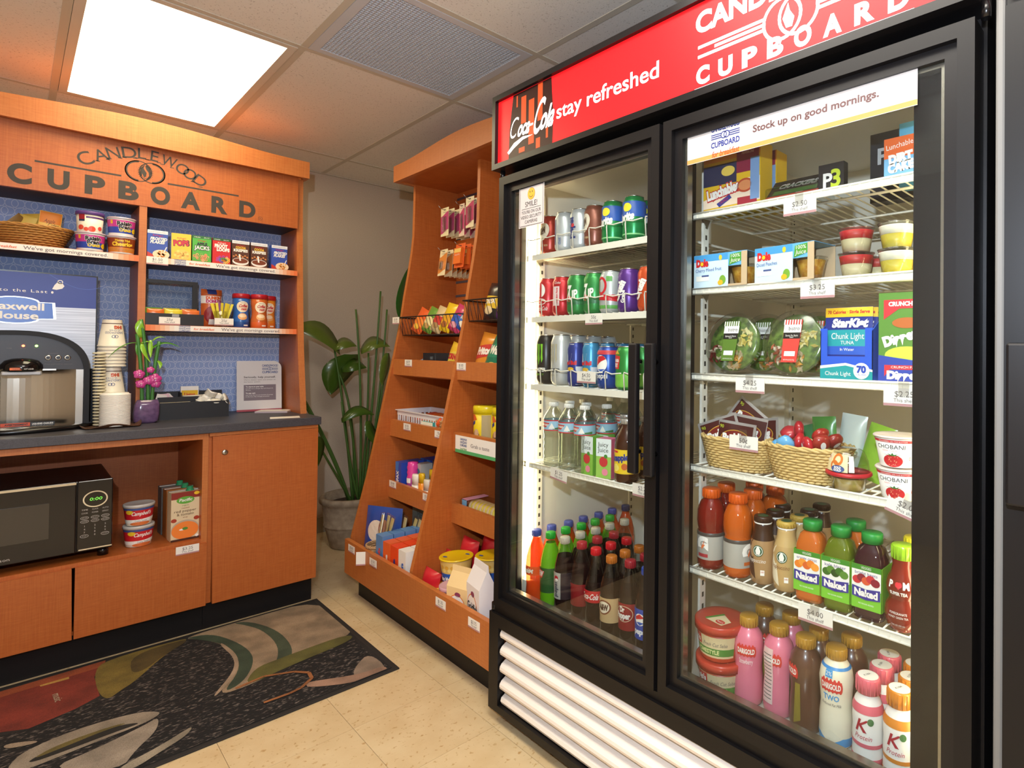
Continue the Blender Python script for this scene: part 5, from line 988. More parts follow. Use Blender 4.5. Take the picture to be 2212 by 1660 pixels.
rowA = [(-.885, '#a83224', p_aw(1), 'red brown root beer can at the left of the top shelf', .2), (-.960, '#c8ccd0', p_diet, 'plain silver diet cola can on the top shelf', .3), (-1.032, '#c8ccd0', p_dpepsi, 'silver can with vertical navy lettering on the top shelf', -.1), (-1.096, '#8a5040', p_aw(2), 'brown root beer can in the middle of top shelf', -.25), (-1.172, '#1f8a4a', p_sprite, 'green and blue lemon-lime can, left one of two', -.1), (-1.256, '#1f8a4a', p_sprite, 'green and blue lemon-lime can next to the door frame', -.1)]
for y, c, f, lb, a in rowA: can(FX, y, 1.489, c, f, lb, CA, a)
rowB = [(-.880, '#c0222c', p_coke, 'red cola can at the left of second shelf', .1), (-.952, '#c0222c', p_coke2, 'red cola can turned to its nutrition panel', .1), (-1.022, '#2f8a44', p_7up, 'green lemon-lime can with red dot, left of the pair', .1), (-1.098, '#2f8a44', p_7up, 'green lemon-lime can with red dot, right of the pair', .0), (-1.166, '#c4c8c8', p_squirt, 'silver can with red ring and green base', .0), (-1.240, '#5a2f86', p_crush, 'purple grape soda can on second shelf', .0), (-1.316, '#d8562c', p_orange, 'orange soda can beside the door frame', .0)]
for y, c, f, lb, a in rowB: can(FX, y, 1.289, c, f, lb, CBc, a)
can(FX, -.872, 1.072, '#1c1a1a', p_mon('#7ac02c', '#e8e8e8'), 'tall black energy drink can with green claw marks', CC, .1, .033, .158, .2); can(FX, -.948, 1.072, '#c6c8c8', p_mon('#b0a890', '#3a3a3a'), 'tall silver energy drink can with claw marks', CC, .0, .033, .158)
can(FX, -1.018, 1.072, '#2a3a8a', p_rb, 'slim dark blue and silver energy drink can', CC, .05, .0265, .134); can(FX, -1.086, 1.072, '#3f8fc0', p_rb, 'slim light blue energy drink can beside the tag', CC, .0, .0265, .134)
can(FX, -1.160, 1.072, '#24489a', p_pep, 'blue cola can with red and white globe', CC, .1); can(FX, -1.235, 1.072, '#2f8a3c', p_cd, 'green ginger ale can with red shield', CC, .0)
bi = {}
def back_row(src, n_, dx, words):
    for i in range(1, n_): copy(src, (src.location.x + dx * i, src.location.y, src.location.z), None, words.replace('#', ORD[i]))
for t in [o for o in COL.objects if o.type == 'EMPTY' and o.get('group') in (CA, CBc, CC)]:
    y = t.location.y; g_ = t['group']
    back_row(t, 4 if g_ == CC else 3, .068, t['label'].split(' at the')[0].split(' on the')[0].split(' in the')[0].split(',')[0].split(' beside')[0].split(' next')[0] + ', # back in its row' + ('' if g_ == CC else (' on top shelf' if g_ == CA else ' on second shelf')))
def bottle(name, lb, cat, loc, pf, segs, capm, cap, lab=None, grp=None, a=0.0, seg=22, sx=1.0, sy=1.0, parts=None):
    """segs: material per profile span; cap: list of (r,z)"""
    t = thing(name, lb, cat, loc, NX + a, grp); MB().lathe(pf, segs[0], seg, ms=segs, sx=sx, sy=sy).build('bottle_body', t)
    g = MB().lathe(cap, capm, 18)
    for i in range(18): an = 2 * PI * i / 18; r = cap[0][0] + .0003; g.box(math.cos(an) * r - .0006, math.sin(an) * r - .0006, cap[0][1] + .001, math.cos(an) * r + .0006, math.sin(an) * r + .0006, cap[1][1] - .001, capm)
    g.build('cap', t)
    if lab:
        g = MB(); lab(g, Cyl(pf, 0, max(r for r, z in pf), sx=sx, sy=sy)); g.build('label', t)
    return t
# water
WP = [(.026, 0), (.031, .004), (.032, .012)] + [(.0325 - .0022 * (i % 2), .02 + i * .0105) for i in range(9)] + [(.0325, .112), (.0325, .148), (.030, .156), (.022, .170), (.0135, .182), (.0125, .186), (.0125, .190)]
def wcap(z, r=.0142, h=.013): return [(r, z), (r, z + h - .001), (r - .001, z + h), (.0001, z + h)]
def p_water(g, mp): 
    g.rect(mp, -.1, .112, .1, .145, flav('#9cc4dc'), 1); g.rect(mp, -.1, .112, .1, .115, REDL, 2); g.rect(mp, -.1, .142, .1, .145, REDL, 2); g.poly(mp, [(-.034, .138), (.010, .136), (-.004, .122), (-.034, .124)], flav('#c83a34'), 2); g.text(mp, 'ARROWHEAD', -.013, .127, .006, WHT, 3, w=.036, bold=.04); g.poly(mp, [(.006, .118), (.016, .136), (.020, .130), (.026, .118)], WHT, 2); g.poly(mp, [(.02, .116), (.05, .116), (.05, .124), (.02, .120)], flav('#4a7a4a'), 2)
GW = 'water bottles on the left cooler shelf'; wb = None
for i, (x, y, lb) in enumerate([(.452, -.926, 'clear water bottle at the front left of its shelf'), (.452, -1.000, 'clear water bottle at the front, second from the lamp'), (.452, -1.072, 'clear water bottle at the front, third from the lamp'), (.528, -1.088, 'clear water bottle standing behind the juice boxes'), (.522, -.922, 'clear water bottle second back at the left'), (.522, -1.002, 'clear water bottle peeking between the front two'), (.592, -.912, 'clear water bottle third back at the left'), (.725, -.907, 'clear water bottle far back in the shelf'), (.725, -.975, 'clear water bottle in the back row, middle'), (.668, -1.068, 'clear water bottle behind the amber tea bottle')]):
    if wb is None: wb = bottle('water_bottle', lb, 'water bottle', (x, y, .818), WP, [WATER] * (len(WP) - 1), flav('#f2f0ea'), wcap(.186), p_water, GW, .2)
    else: copy(wb, (x, y, .818), NX + .3 - .13 * (i % 4), lb)
def juice(y, c, f1, lb, x=.452, a=.0):
    def pt(g, mp, w, h): g.rect(mp, -w / 2, h * .55, w / 2, h, flav('#e4eef0'), 1); g.text(mp, 'Juicy', -.002, h * .80, h * .11, flav('#2a3a2a'), 2, w=w * .7); g.text(mp, 'Juice', -.002, h * .66, h * .11, flav('#2a3a2a'), 2, w=w * .7); g.ell(mp, 0, h * .42, w * .28, h * .13, flav('#c83a3c'), 3); g.ell(mp, w * .15, h * .56, w * .12, h * .05, flav('#4a8a3a'), 4); g.ell(mp, w * .1, h * .16, w * .2, w * .2, flav('#e88aa0'), 3)
    boxy('juice_box', lb, 'juice box', (x, y, .818), NX + a, .050, .042, .112, flav(c), pt, 'juice boxes', fm=[flav(f1)] * 2 + [flav(c), flav(c), flav(f1), flav(f1)])
juice(-1.106, '#8ac24a', '#6aae3a', 'green apple juice box beside the water bottles'); juice(-1.170, '#9ac85a', '#d86a8a', 'pink-sided strawberry juice box beside the tea bottle', a=.25); juice(-1.12, '#8ac24a', '#6aae3a', 'green juice box in the second row behind the front two', .50)
SN = [(.031, 0), (.035, .004), (.036, .012), (.036, .105), (.034, .120), (.024, .138), (.017, .150), (.0155, .158), (.0155, .164)]
def p_sn(g, mp): g.rect(mp, -.11, .026, .11, .092, flav('#ecc828'), 1); g.text(mp, 'Snapple', .0, .062, .016, flav('#2a3a8a'), 3, w=.058, bold=.06, rot=.12); g.rect(mp, -.03, .083, -.005, .088, REDL, 2); g.ell(mp, -.012, .042, .012, .010, flav('#f0e070'), 2); g.ell(mp, .016, .046, .009, .009, flav('#c8642c'), 2)
sn = bottle('tea_bottle', 'amber iced tea bottle with yellow label by the door frame', 'tea bottle', (.455, -1.246, .818), SN, [LQ('#4a2412')] * (len(SN) - 1), mat('#c8c4c0', .3, .6), wcap(.160, .0185, .014), p_sn, 'iced tea bottles', .1)
copy(sn, (.535, -1.246, .818), None, 'amber iced tea bottle second back by the door frame'); copy(sn, (.535, -1.165, .818), None, 'amber iced tea bottle behind the strawberry juice box')
# soda bottles on the cooler floor, in columns
SB = [(.024, .004), (.028, 0), (.032, .010), (.0325, .03), (.0315, .06), (.0325, .085), (.0330, .120), (.031, .145), (.0245, .172), (.0155, .196), (.013, .205), (.013, .212)]
CB = [(.024, .004), (.028, 0), (.0315, .010), (.0315, .045), (.0295, .062), (.0325, .085), (.0325, .112), (.0285, .135), (.021, .162), (.0145, .188), (.013, .200), (.013, .212)]
def soda(col, lm, txt, tc, head=8, z0=.060, z1=.125, extra=None, tb=.06, sh=.0):
    seg = [LQ(col)] * head + [PET] * (11 - head)
    def lab(g, mp): 
        g.rect(mp, -.102, z0, .102, z1, flav(lm), 1)
        if extra: extra(g, mp)
        for i, (t_, u, v, h_, w_) in enumerate(txt): g.text(mp, t_, u, v, h_, flav(tc), 4, w=w_, bold=tb, shear=sh)
    return seg, lab
def x_pep(g, mp): g.ell(mp, 0, .098, .016, .016, WHT, 2); g.poly(mp, [(-.014, .104), (0, .113), (.014, .104), (.0, .1), (-.014, .096)], REDL, 3); g.poly(mp, [(-.012, .090), (0, .083), (.013, .091), (.0, .092)], flav('#2a5ab8'), 3)
def x_aw(g, mp): g.ell(mp, -.002, .092, .024, .020, flav('#7a3a20'), 2, 20, .3); g.ell(mp, -.002, .092, .020, .016, flav('#e8dcc4'), 3, 20, .3)
def x_dr(g, mp): g.ring(mp, .002, .090, .028, .002, flav('#d8c0a0'), 2, 24, ry=.022)
def x_dew(g, mp): g.poly(mp, [(-.03, .120), (.006, .112), (-.004, .090), (-.03, .092)], flav('#d8322c'), 2)
def x_dp(g, mp): g.rect(mp, .012, .045, .10, .125, flav('#3a2a2c'), 2); g.ell(mp, -.004, .108, .008, .008, REDL, 3); g.ell(mp, -.002, .104, .006, .004, WHT, 4); vt(g, mp, 'pepsi', -.0, .052, .096, .014, flav('#4a4a5a'), 4, .02)
COLS = [  # y, body profile, liquid, label, cap colour, positions x, name
    (-.852, SB, '#e8531c', soda('#e8531c', '#e85a20', [('Sunkist', -.004, .098, .014, .04)], '#f6eee0', 10, .09, .118, sh=.2), '#4a56a8', [.447, .512, .583, .653, .724, .795, .864], 'orange soda bottle with blue cap'),
    (-.905, SB, '#7ac81e', soda('#7ac81e', '#2f5a2a', [('DEW', -.014, .096, .016, .028)], '#f4f0e8', 9, .045, .122, x_dew, sh=.2), '#2fae3a', [.463, .528, .594, .660, .728], 'lime green soda bottle with green cap'),
    (-.974, SB, '#2a1512', soda('#2a1512', '#b8b4ac', [], '#3a3a4a', 8, .045, .125, x_dp), '#cfc6b4', [.464, .530, .595, .662, .731], 'silver labelled diet cola bottle with white cap'),
    (-1.047, SB, '#2a1210', soda('#2a1210', '#8a1c20', [('Dr', -.03, .10, .01, .01)], '#e8d8d0', 8, .045, .110), '#b8343a', [.469, .536, .606], 'dark soda bottle with maroon label and red cap'),
    (-1.116, CB, '#241210', soda('#241210', '#c8222a', [('Coca-Cola', 0, .088, .016, .058)], '#f4eee8', 7, .078, .112, None, .02, .3), '#d8242c', [.463, .527, .593], 'cola bottle with red label and bright red cap'),
    (-1.194, SB, '#2c1a12', soda('#2c1a12', '#c8a878', [('A&W', -.002, .085, .015, .032)], '#4a2418', 8, .05, .118, x_aw), '#c8742a', [.450, .508, .566], 'root beer bottle with tan label and orange cap'),
    (-1.256, SB, '#241412', soda('#241412', '#8f1c22', [('Dr', -.002, .095, .014, .016), ('Pepper', .0, .078, .015, .044)], '#f0e8e0', 8, .045, .118, x_dr), '#a82a34', [.462, .528], 'dark soda bottle with large white lettering on maroon label'),
    (-1.325, SB, '#241412', soda('#241412', '#2a4aa8', [('pepsi', 0, .060, .014, .04)], '#f0f0f4', 8, .045, .125, x_pep), '#2a4aa8', [.455, .522], 'blue labelled cola bottle beside the door frame')]
for y, pf, lq, (seg, lab), cc, xs_, nm in COLS:
    b0 = None
    for i, x in enumerate(xs_):
        if b0 is None: b0 = bottle('soda_bottle', nm + ', front of its column', 'soda bottle', (x, y, .3725), pf, seg, flav(cc), wcap(.208, .0148, .020), lab, 'soda bottles on the cooler floor', .12)
        else: copy(b0, (x, y + .003 * (i % 2), .3725), NX + .12 + .9 * (i % 3), nm + ', ' + ORD[i] + ' back in its column')
# tags and sign on the left door
ptag('50¢', (.4225, -1.137, 1.272), NX, 'under the second can shelf', .072, .032); ptag('$4.50', (.416, -1.115, 1.103), NX, 'hung on the energy drink rail', .080, .034); ptag('$1.25', (.4215, -.990, .800), NX, 'below the water bottles', .078, .034, rot=(0, .10, NX)); ptag('$2.25', (.4195, -1.338, .812), NX, 'half hidden by the left door frame', .075, .034)
def smile(g, mp):
    BK_ = flav('#2a2626'); w, h = .122, .126
    for a, b_, c, d_ in ((-.058, -.060, .058, -.0585), (-.058, .0585, .058, .060), (-.058, -.06, -.0565, .06), (.0565, -.06, .058, .06)): g.rect(mp, a, b_, c, d_, BK_, 1)
    g.ell(mp, 0, .037, .0185, .0185, flav('#b07a1c'), 1, 24); g.ell(mp, 0, .037, .0175, .0175, flav('#eeb42c'), 2, 24); g.ell(mp, -.006, .043, .0018, .003, BK_, 3, 8); g.ell(mp, .006, .043, .0018, .003, BK_, 3, 8); g.ring(mp, 0, .037, .011, .0014, BK_, 3, 10, PI * 1.15, PI * 1.85)
    g.text(mp, 'SMILE!', 0, -.001, .016, BK_, 2, w=.060); g.rect(mp, -.048, -.0075, .048, -.0062, BK_, 1); g.text(mp, "YOU'RE ON OUR", 0, -.022, .010, BK_, 2, w=.096); g.text(mp, 'VIDEO SECURITY', 0, -.037, .010, BK_, 2, w=.104); g.text(mp, 'CAMERAS', 0, -.052, .010, BK_, 2, w=.062)
sheet('security_notice', 'white smiley video security notice taped to left cooler door', 'sign', (.3555, -.924, 1.622), NX, .124, .126, smile, flav('#d6cfce'))
def banner(g, mp):
    w, h = .507, .072; g.rect(mp, -w / 2, -h / 2, w / 2, -h / 2 + .0095, flav('#ee8a4a'), 1); logo(g, mp, -.148, .011, .076, flav('#1a2c78'), 2, 'for breakfast', flav('#c8481c')); g.text(mp, 'Stock up on good mornings.', .055, -.003, .0145, flav('#5a3c3c'), 2, w=.265, bold=.03)
sheet('door_banner', 'white and orange breakfast banner taped across right cooler door', 'banner', (.3555, -1.778, 1.655), NX, .507, .074, banner, flav('#cfc8c3'))
# ================================================================ IN THE COOLER, RIGHT DOOR
S1, S2, S3, S4, S5, S6 = 1.521, 1.336, 1.127, .904, .655, .3725
# shelf 1
def lunch(g, mp, w, h):
    g.rect(mp, -w / 2, h * .80, w / 2, h, flav('#e8902c'), 1); g.rect(mp, w * .1, h * .55, w * .48, h, flav('#8a2440'), 2); g.rect(mp, -w * .5, h * .42, w * .1, h * .75, flav('#2a3050'), 2); g.ell(mp, -w * .05, h * .62, w * .12, h * .08, flav('#e8c85a'), 3); g.poly(mp, [(-w * .5, h * .2), (w * .3, h * .45), (w * .5, h * .45), (w * .5, h * .08), (-w * .5, h * .06)], flav('#f0d8c0'), 2); g.text(mp, 'Lunchables', -w * .13, h * .24, h * .16, flav('#c8242c'), 3, w=w * .6, bold=.12, rot=.17); g.text(mp, 'Lunchables', -w * .13, h * .245, h * .15, WHT, 4, w=w * .58, bold=.06, rot=.17); g.ell(mp, w * .25, h * .34, w * .14, h * .11, flav('#b8482c'), 4); g.ell(mp, w * .25, h * .34, w * .11, h * .08, flav('#d88a5a'), 5); g.poly(mp, [(-w * .25, h * .12), (-w * .02, h * .24), (w * .02, h * .18), (-w * .2, h * .06)], flav('#2a3a8a'), 5); g.text(mp, 'CRUNCH', -w * .11, h * .13, h * .045, REDL, 6, w=w * .16, rot=.4); g.rect(mp, w * .34, h * .1, w * .49, h * .75, flav('#7a9ac8'), 5); g.text(mp, 'PIZZA', w * .28, h * .90, h * .05, flav('#f0c0b0'), 3, w=w * .14); g.text(mp, 'PEPPERONI', w * .29, h * .83, h * .04, flav('#f0c0b0'), 3, w=w * .2); g.rect(mp, w * .12, h * .03, w * .45, h * .16, flav('#a82c3c'), 4)
boxy('lunch_kit_box', 'large yellow pizza lunch kit box at the left of shelf', 'lunch kit', (.470, -1.588, S1), NX + .04, .155, .058, .150, flav('#e2b62a'), lunch); boxy('lunch_kit_box', 'yellow lunch kit box second back behind the large one', 'lunch kit', (.535, -1.596, S1), NX, .150, .05, .142, flav('#e2b62a'), lunch)
def crk(g, mp, w, h): g.text(mp, 'CRACKERS', 0, h * .5, h * .24, flav('#c8c4c0'), 3, w=w * .7, bold=.05, shear=.2); g.rect(mp, -w * .4, h * .15, w * .4, h * .38, flav('#4a7a3a'), 2); g.rect(mp, -w / 2, 0, w / 2, h * .1, flav('#c84a3a'), 2)
t = thing('cracker_tray', 'dark cracker snack tray lying in clear plastic', 'snack tray', (.485, -1.745, S1), NX, None); MB().box(-.062, -.05, 0, .062, .05, .03, PET, .006).build('tray', t); g = MB().box(-.066, -.003, 0, .066, .003, .066, flav('#2c2a2c')); crk(g, Flat((0, -.003, 0)), .132, .066); g.build('sleeve', t, (0, -.036, .006), rot=(-.75, 0, .0))
def p3(g, mp, w, h): g.text(mp, 'P', -.007, h * .15, h * .5, WHT, 2, bold=.03); g.text(mp, '3', .010, h * .15, h * .6, flav('#c8d83a'), 2, bold=.03)
boxy('protein_pack', 'black protein snack pack in front with green and white mark', 'snack pack', (.455, -1.835, S1), NX, .055, .02, .058, flav('#262426'), p3); boxy('protein_pack', 'black protein snack carton standing at the back of the shelf', 'snack pack', (.62, -1.90, S1), NX, .085, .04, .155, flav('#2a2a30'), lambda g, mp, w, h: (g.text(mp, 'P', -.014, h * .55, h * .22, flav('#b8b8bc'), 2, bold=.03), g.text(mp, '3', .014, h * .55, h * .26, flav('#a8b83a'), 2, bold=.03)))
def dirt(g, mp, w, h): g.rect(mp, -w / 2, h * .5, w / 2, h, flav('#e2662c'), 1); g.text(mp, 'Lunchables', .0, h * .74, h * .13, WHT, 3, w=w * .85, rot=.1); g.text(mp, 'DIRT', 0, h * .38, h * .2, WHT, 4, w=w * .7, bold=.08, rot=.08); g.text(mp, 'CAKE', 0, h * .16, h * .2, WHT, 4, w=w * .75, bold=.08, rot=.08)
boxy('dessert_box', 'orange and blue dirt cake snack box by the right flange', 'snack box', (.452, -1.978, S1), NX, .064, .03, .078, flav('#7ab4dc'), dirt); boxy('dessert_box', 'blue dessert box standing tall behind the orange box', 'snack box', (.53, -1.985, S1), NX, .07, .04, .13, flav('#4a8ab0'), lambda g, mp, w, h: g.text(mp, 'COOKIE', 0, h * .5, h * .12, WHT, 2, w=w * .8))
# shelf 2: fruit cups and puddings
def dole(name, y, a, lb, x=.462):
    t = thing('fruit_cup_pack', lb, 'fruit cups', (x, y, S2), NX + a, 'fruit cup packs'); w, h = .150, .078; g = MB(); mp = Flat((0, -.043, 0))
    g.box(-w / 2, -.043, 0, w * .16, -.0415, h, flav('#cfe4f2')); g.box(w * .40, -.043, 0, w / 2, -.0415, h, flav('#c9ae8c')); g.box(w * .16, -.043, h * .60, w * .40, -.0415, h, flav('#6ab0dc')); g.box(w * .16, -.043, 0, w * .40, -.0415, h * .06, flav('#c9ae8c')); g.box(-w / 2, .0415, 0, w / 2, .043, h, flav('#c9ae8c')); g.box(-w / 2, -.043, h, w / 2, .043, h + .0012, flav('#5aa0d4')); g.box(-w / 2, -.0415, 0, -w / 2 + .001, .0415, h, flav('#5aa0d4')); g.rect(mp, -w / 2, h * .8, w * .16, h, flav('#4a9cd8'), 1); g.text(mp, 'Dole', -w * .33, h * .66, h * .2, flav('#d8282c'), 3, w=w * .24, bold=.08); g.ell(mp, -w * .335, h * .73, w * .03, w * .03, flav('#f0c82a'), 4); g.text(mp, name, -w * .46, h * .48, h * .1, flav('#2a4a9a'), 3, al='l', w=w * (.5 if len(name) > 14 else .36), rot=.02); g.poly(mp, [(w * .18, h * .62), (w * .40, h * .72), (w * .40, h * .98), (w * .20, h * .94)], flav('#4f9a34'), 3); g.text(mp, '100%', w * .30, h * .84, h * .1, WHT, 4, w=w * .16); g.text(mp, 'Juice', w * .29, h * .70, h * .12, WHT, 4, w=w * .17, shear=.2); g.rect(mp, -w * .45, h * .20, -w * .2, h * .36, WHT, 2); g.rect(mp, -w * .34, h * .33, -w * .2, h * .38, NAVY, 3); g.ell(mp, w * .06, h * .2, w * .06, h * .14, flav('#7aa83a'), 2); g.ell(mp, w * .02, h * .12, w * .05, h * .08, flav('#f0b42c'), 3); g.ell(mp, w * .02, h * .88, w * .03, h * .08, flav('#f2c83a'), 3)
    g.build('sleeve', t)
    for i, (cx, cy) in enumerate(((-.036, .0), (.042, -.0))): MB().lathe([(.024, 0), (.033, .045), (.035, .047)], PET, 20, (cx, cy, .004)).build('cup', t); MB().lathe([(.0225, .002), (.031, .040), (.0001, .041)], speckle('diced_fruit%d' % i, '#c87a1c', '#f2b848', 90, .35), 18, (cx, cy, .004)).build('fruit', t)
    return t
dole('Cherry Mixed Fruit', -1.574, .0, 'blue cherry mixed fruit cup pack at the left of shelf'); dole('Diced Peaches', -1.744, -.10, 'blue diced peaches cup pack in the middle of shelf')
def pudding(y, c1, c2, lb, z=S2, x=.458):
    t = thing('pudding_cup', lb, 'pudding', (x, y, z), NX, 'layered pudding cups'); pf = [(.026, 0), (.034, .046), (.035, .048)]; MB().lathe([(.0255, .001), (.0300, .026)], flav(c1), 22, cap=True).build('pudding', t); MB().lathe([(.0302, .0262), (.0335, .043), (.0001, .043)], flav(c2), 22).build('topping', t); MB().lathe(pf, PET, 22).build('cup', t); MB().lathe([(.0355, .0475), (.0362, .0495), (.0001, .0497)], FILM, 22).build('seal', t)
pudding(-1.884, '#f0dcb0', '#c82c34', 'cheesecake pudding cup with red topping, lower of the pair'); pudding(-1.884, '#f0dcb0', '#c82c34', 'cheesecake pudding cup with red topping, upper of the pair', S2 + .051); pudding(-1.964, '#ecd24a', '#f6eeda', 'yellow lemon pudding cup with cream, lower of the pair'); pudding(-1.964, '#ecd24a', '#f6eeda', 'yellow lemon pudding cup with cream, upper of the pair', S2 + .051)
pudding(-1.90, '#f0dcb0', '#c82c34', 'red topped pudding cup in the second row', S2, .535); pudding(-1.975, '#ecd24a', '#f6eeda', 'yellow pudding cup in the second row', S2, .535)
# shelf 3: salad bowls, tuna, apple slices
def salad(y, c, name, a, lb, x=.468, rx=-.25):
    t = thing('salad_bowl', lb, 'salad bowl', (x, y, S3 + .002), NX + a, 'salad bowls'); t.rotation_euler = (0, 0, NX + a); R_ = .073
    def tilt(o_): o_.location = (0, 0, R_ + .001); o_.rotation_euler = (PI / 2 + rx, 0, 0); return o_
    tilt(MB().lathe([(.045, -.045), (.062, -.03), (.071, 0), (R_ + .002, .002), (R_ + .002, .005)], PET, 36, cap=True).build('bowl', t)); tilt(MB().lathe([(R_ + .002, .0052), (R_ + .001, .009), (.066, .012), (.0001, .013)], FILM, 36, cap=False).build('lid', t))
    tilt(MB().lathe([(.046, -.042), (.062, -.028), (.068, -.004), (.03, .001), (.0001, .002)], speckle('salad_greens', '#2f5a1c', '#8ab04a', 70, .6, b=.6), 28).build('greens', t))
    g = MB(); rnd = random.Random(int(-y * 1000))
    for cx, cy, c1, c2, n_ in ((.035, .012, '#ecd86a', '#f4eaa8', 26), (.015, -.042, '#e8a84a', '#f4e0b8', 30), (-.038, -.03, '#7a2c2a' if c[1] == '5' else '#c86a4a', '#e8d8c0', 18)):
        for i in range(n_): 
            px, py = cx + rnd.uniform(-.017, .017), cy + rnd.uniform(-.02, .02); s_ = rnd.uniform(.003, .006); k = rnd.uniform(0, PI)
            g.prism([(px + s_ * math.cos(k + q) * (1.8 if q in (0, PI) else .7), py + s_ * math.sin(k + q) * (1.8 if q in (0, PI) else .7)) for q in (0, PI / 2, PI, 1.5 * PI)], (0, 0, .004), flav(c1 if i % 2 else c2), Flat((0, 0, .001), (1, 0, 0), (0, 1, 0)))
    o_ = tilt(g.build('toppings', t)); o_['kind'] = 'stuff'
    g = MB(); mp = Flat((0, 0, .0142), (1, 0, 0), (0, 1, 0)); w = .036; g.poly(mp, [(-w * .62, .05), (w * .62, .05), (w * .5, -.048), (-w * .5, -.048)], flav(c), 1)
    for i in range(7): g.rect(mp, -w * .62 + i * w * .177, .038, -w * .62 + (i + .5) * w * .177, .05, WHT, 2)
    g.rect(mp, -w * .58, .020, w * .58, .038, flav('#f0ece8'), 3); g.text(mp, 'bistro', .004, .025, .009, BLK, 4, w=.026, bold=.0); g.rect(mp, -w * .56, .006, w * .56, .020, BLK, 3); g.text(mp, name, 0, .011, .004, WHT, 4, w=.030); g.text(mp, 'Salad', 0, .0075, .003, WHT, 4); g.rect(mp, -w * .36, -.034, w * .36, -.023, WHT, 3); g.text(mp, 'NET WT 6.25 OZ (177g)', 0, -.044, .003, WHT, 3, w=.026); tilt(g.build('label', t)); return t
salad(-1.582, '#5a7a2c', 'Spinach Dijon', 0, 'round salad bowl with green label standing on shelf'); salad(-1.742, '#d8423a', 'Santa Fe Style', 0, 'round salad bowl with red label beside the tuna box')
salad(-1.62, '#5a7a2c', 'Spinach Dijon', 0, 'salad bowl in the second row behind the green label one', .548); salad(-1.755, '#d8423a', 'Santa Fe Style', 0, 'salad bowl in the second row behind the red label one', .548)
def tuna_b(g, mp, w, h): 
    g.poly(mp, [(-w / 2, h * .15), (0, h * .20), (w / 2, h * .12), (w / 2, 0), (-w / 2, 0)], flav('#1f9aa0'), 1); g.poly(mp, [(-w / 2, h * .15), (0, h * .20), (w / 2, h * .12), (w / 2, h * .15), (0, h * .235), (-w / 2, h * .19)], WHT, 2); g.text(mp, 'Chunk Light', -w * .15, h * .06, h * .055, WHT, 3, w=w * .5); g.ell(mp, w * .3, h * .13, w * .15, w * .15, WHT, 4); g.text(mp, '70', w * .3, h * .11, h * .085, flav('#2a4ab0'), 5, bold=.06); g.text(mp, 'CALORIES', w * .3, h * .07, h * .02, flav('#2a4ab0'), 5)
t = thing('tuna_box', 'blue display box of tuna pouches with yellow top', 'tuna box', (.468, -1.874, S3), NX, None); w, h = .108, .148; g = MB(); BB = flav('#2a5ad0')
g.box(-w / 2, -.035, 0, w / 2, -.0335, .048, BB); g.box(-w / 2, -.035, .048, -w * .36, -.0335, .105, BB); g.box(w * .36, -.035, .048, w / 2, -.0335, .105, BB); g.prism([(-.035, 0), (.035, 0), (.035, .12), (.0, .12), (-.035, .10)], (-.0015, 0, 0), BB, Flat((-w / 2 + .0015, 0, 0), (0, 1, 0), (0, 0, 1))); g.prism([(-.035, 0), (.035, 0), (.035, .12), (.0, .12), (-.035, .10)], (.0015, 0, 0), BB, Flat((w / 2 - .0015, 0, 0), (0, 1, 0), (0, 0, 1))); g.box(-w / 2, .0335, 0, w / 2, .035, .12, BB); tuna_b(g, Flat((0, -.035, 0)), w, h); g.build('tray_box', t)
def tuna(g, mp, w, h): g.rect(mp, -w / 2, h * .86, w / 2, h * .995, flav('#eec02a'), 1); g.text(mp, '70 Calories · Single Serve', 0, h * .91, h * .045, REDL, 3, w=w * .9, bold=.03); g.text(mp, 'StarKist', .003, h * .72, h * .11, WHT, 3, w=w * .78, bold=.06, shear=.2); g.rect(mp, -w / 2, h * .45, w / 2, h * .68, flav('#1f9aa4'), 1); g.text(mp, 'Chunk Light', 0, h * .55, h * .085, WHT, 3, w=w * .72); g.text(mp, 'TUNA', 0, h * .475, h * .05, WHT, 3, w=w * .3); g.rect(mp, -w / 2, h * .33, w / 2, h * .45, flav('#2c5ac0'), 1); g.text(mp, 'In Water', 0, h * .385, h * .04, WHT, 3); g.ell(mp, -w * .1, h * .22, w * .3, h * .07, flav('#c8a088'), 2); g.ell(mp, -w * .2, h * .24, w * .12, h * .04, flav('#5a8a3a'), 3)
for i in range(3): pouch_mesh(.098, .146, .008, gloss('#26358a'), tuna).build('tuna_pouch', t, (.004 * i, -.026 + .017 * i, .003), rot=(-.04, 0, 0))
def dip(g, mp, w, h): g.poly(mp, [(-w * .4, h * .92), (w / 2, h * .92), (w / 2, h * .82), (-w * .1, h * .82), (-w * .4, h * .70)], flav('#d8323a'), 2); g.text(mp, 'CRUNCH PAK', .004, h * .85, h * .045, WHT, 3, w=w * .7, bold=.05); g.ell(mp, .004, h * .66, w * .28, h * .06, flav('#b8642c'), 3); g.text(mp, 'Dipperz', .0, h * .46, h * .10, WHT, 4, w=w * .8, bold=.08, rot=.3); g.ell(mp, .004, h * .30, w * .42, h * .10, flav('#c8d84a'), 3); g.poly(mp, [(-w / 2, h * .3), (-w / 2, 0), (w / 2, 0), (w / 2, h * .22)], flav('#2f46a8'), 5); g.poly(mp, [(-w * .38, h * .19), (w * .4, h * .19), (w * .38, h * .14), (-w * .28, h * .14), (-w * .38, h * .06)], flav('#d8323a'), 6); g.text(mp, 'CRUNCH PAK', .0, h * .155, h * .025, WHT, 7, w=w * .5); g.text(mp, 'Dipperz', .004, h * .04, h * .08, WHT, 7, w=w * .75, bold=.08)
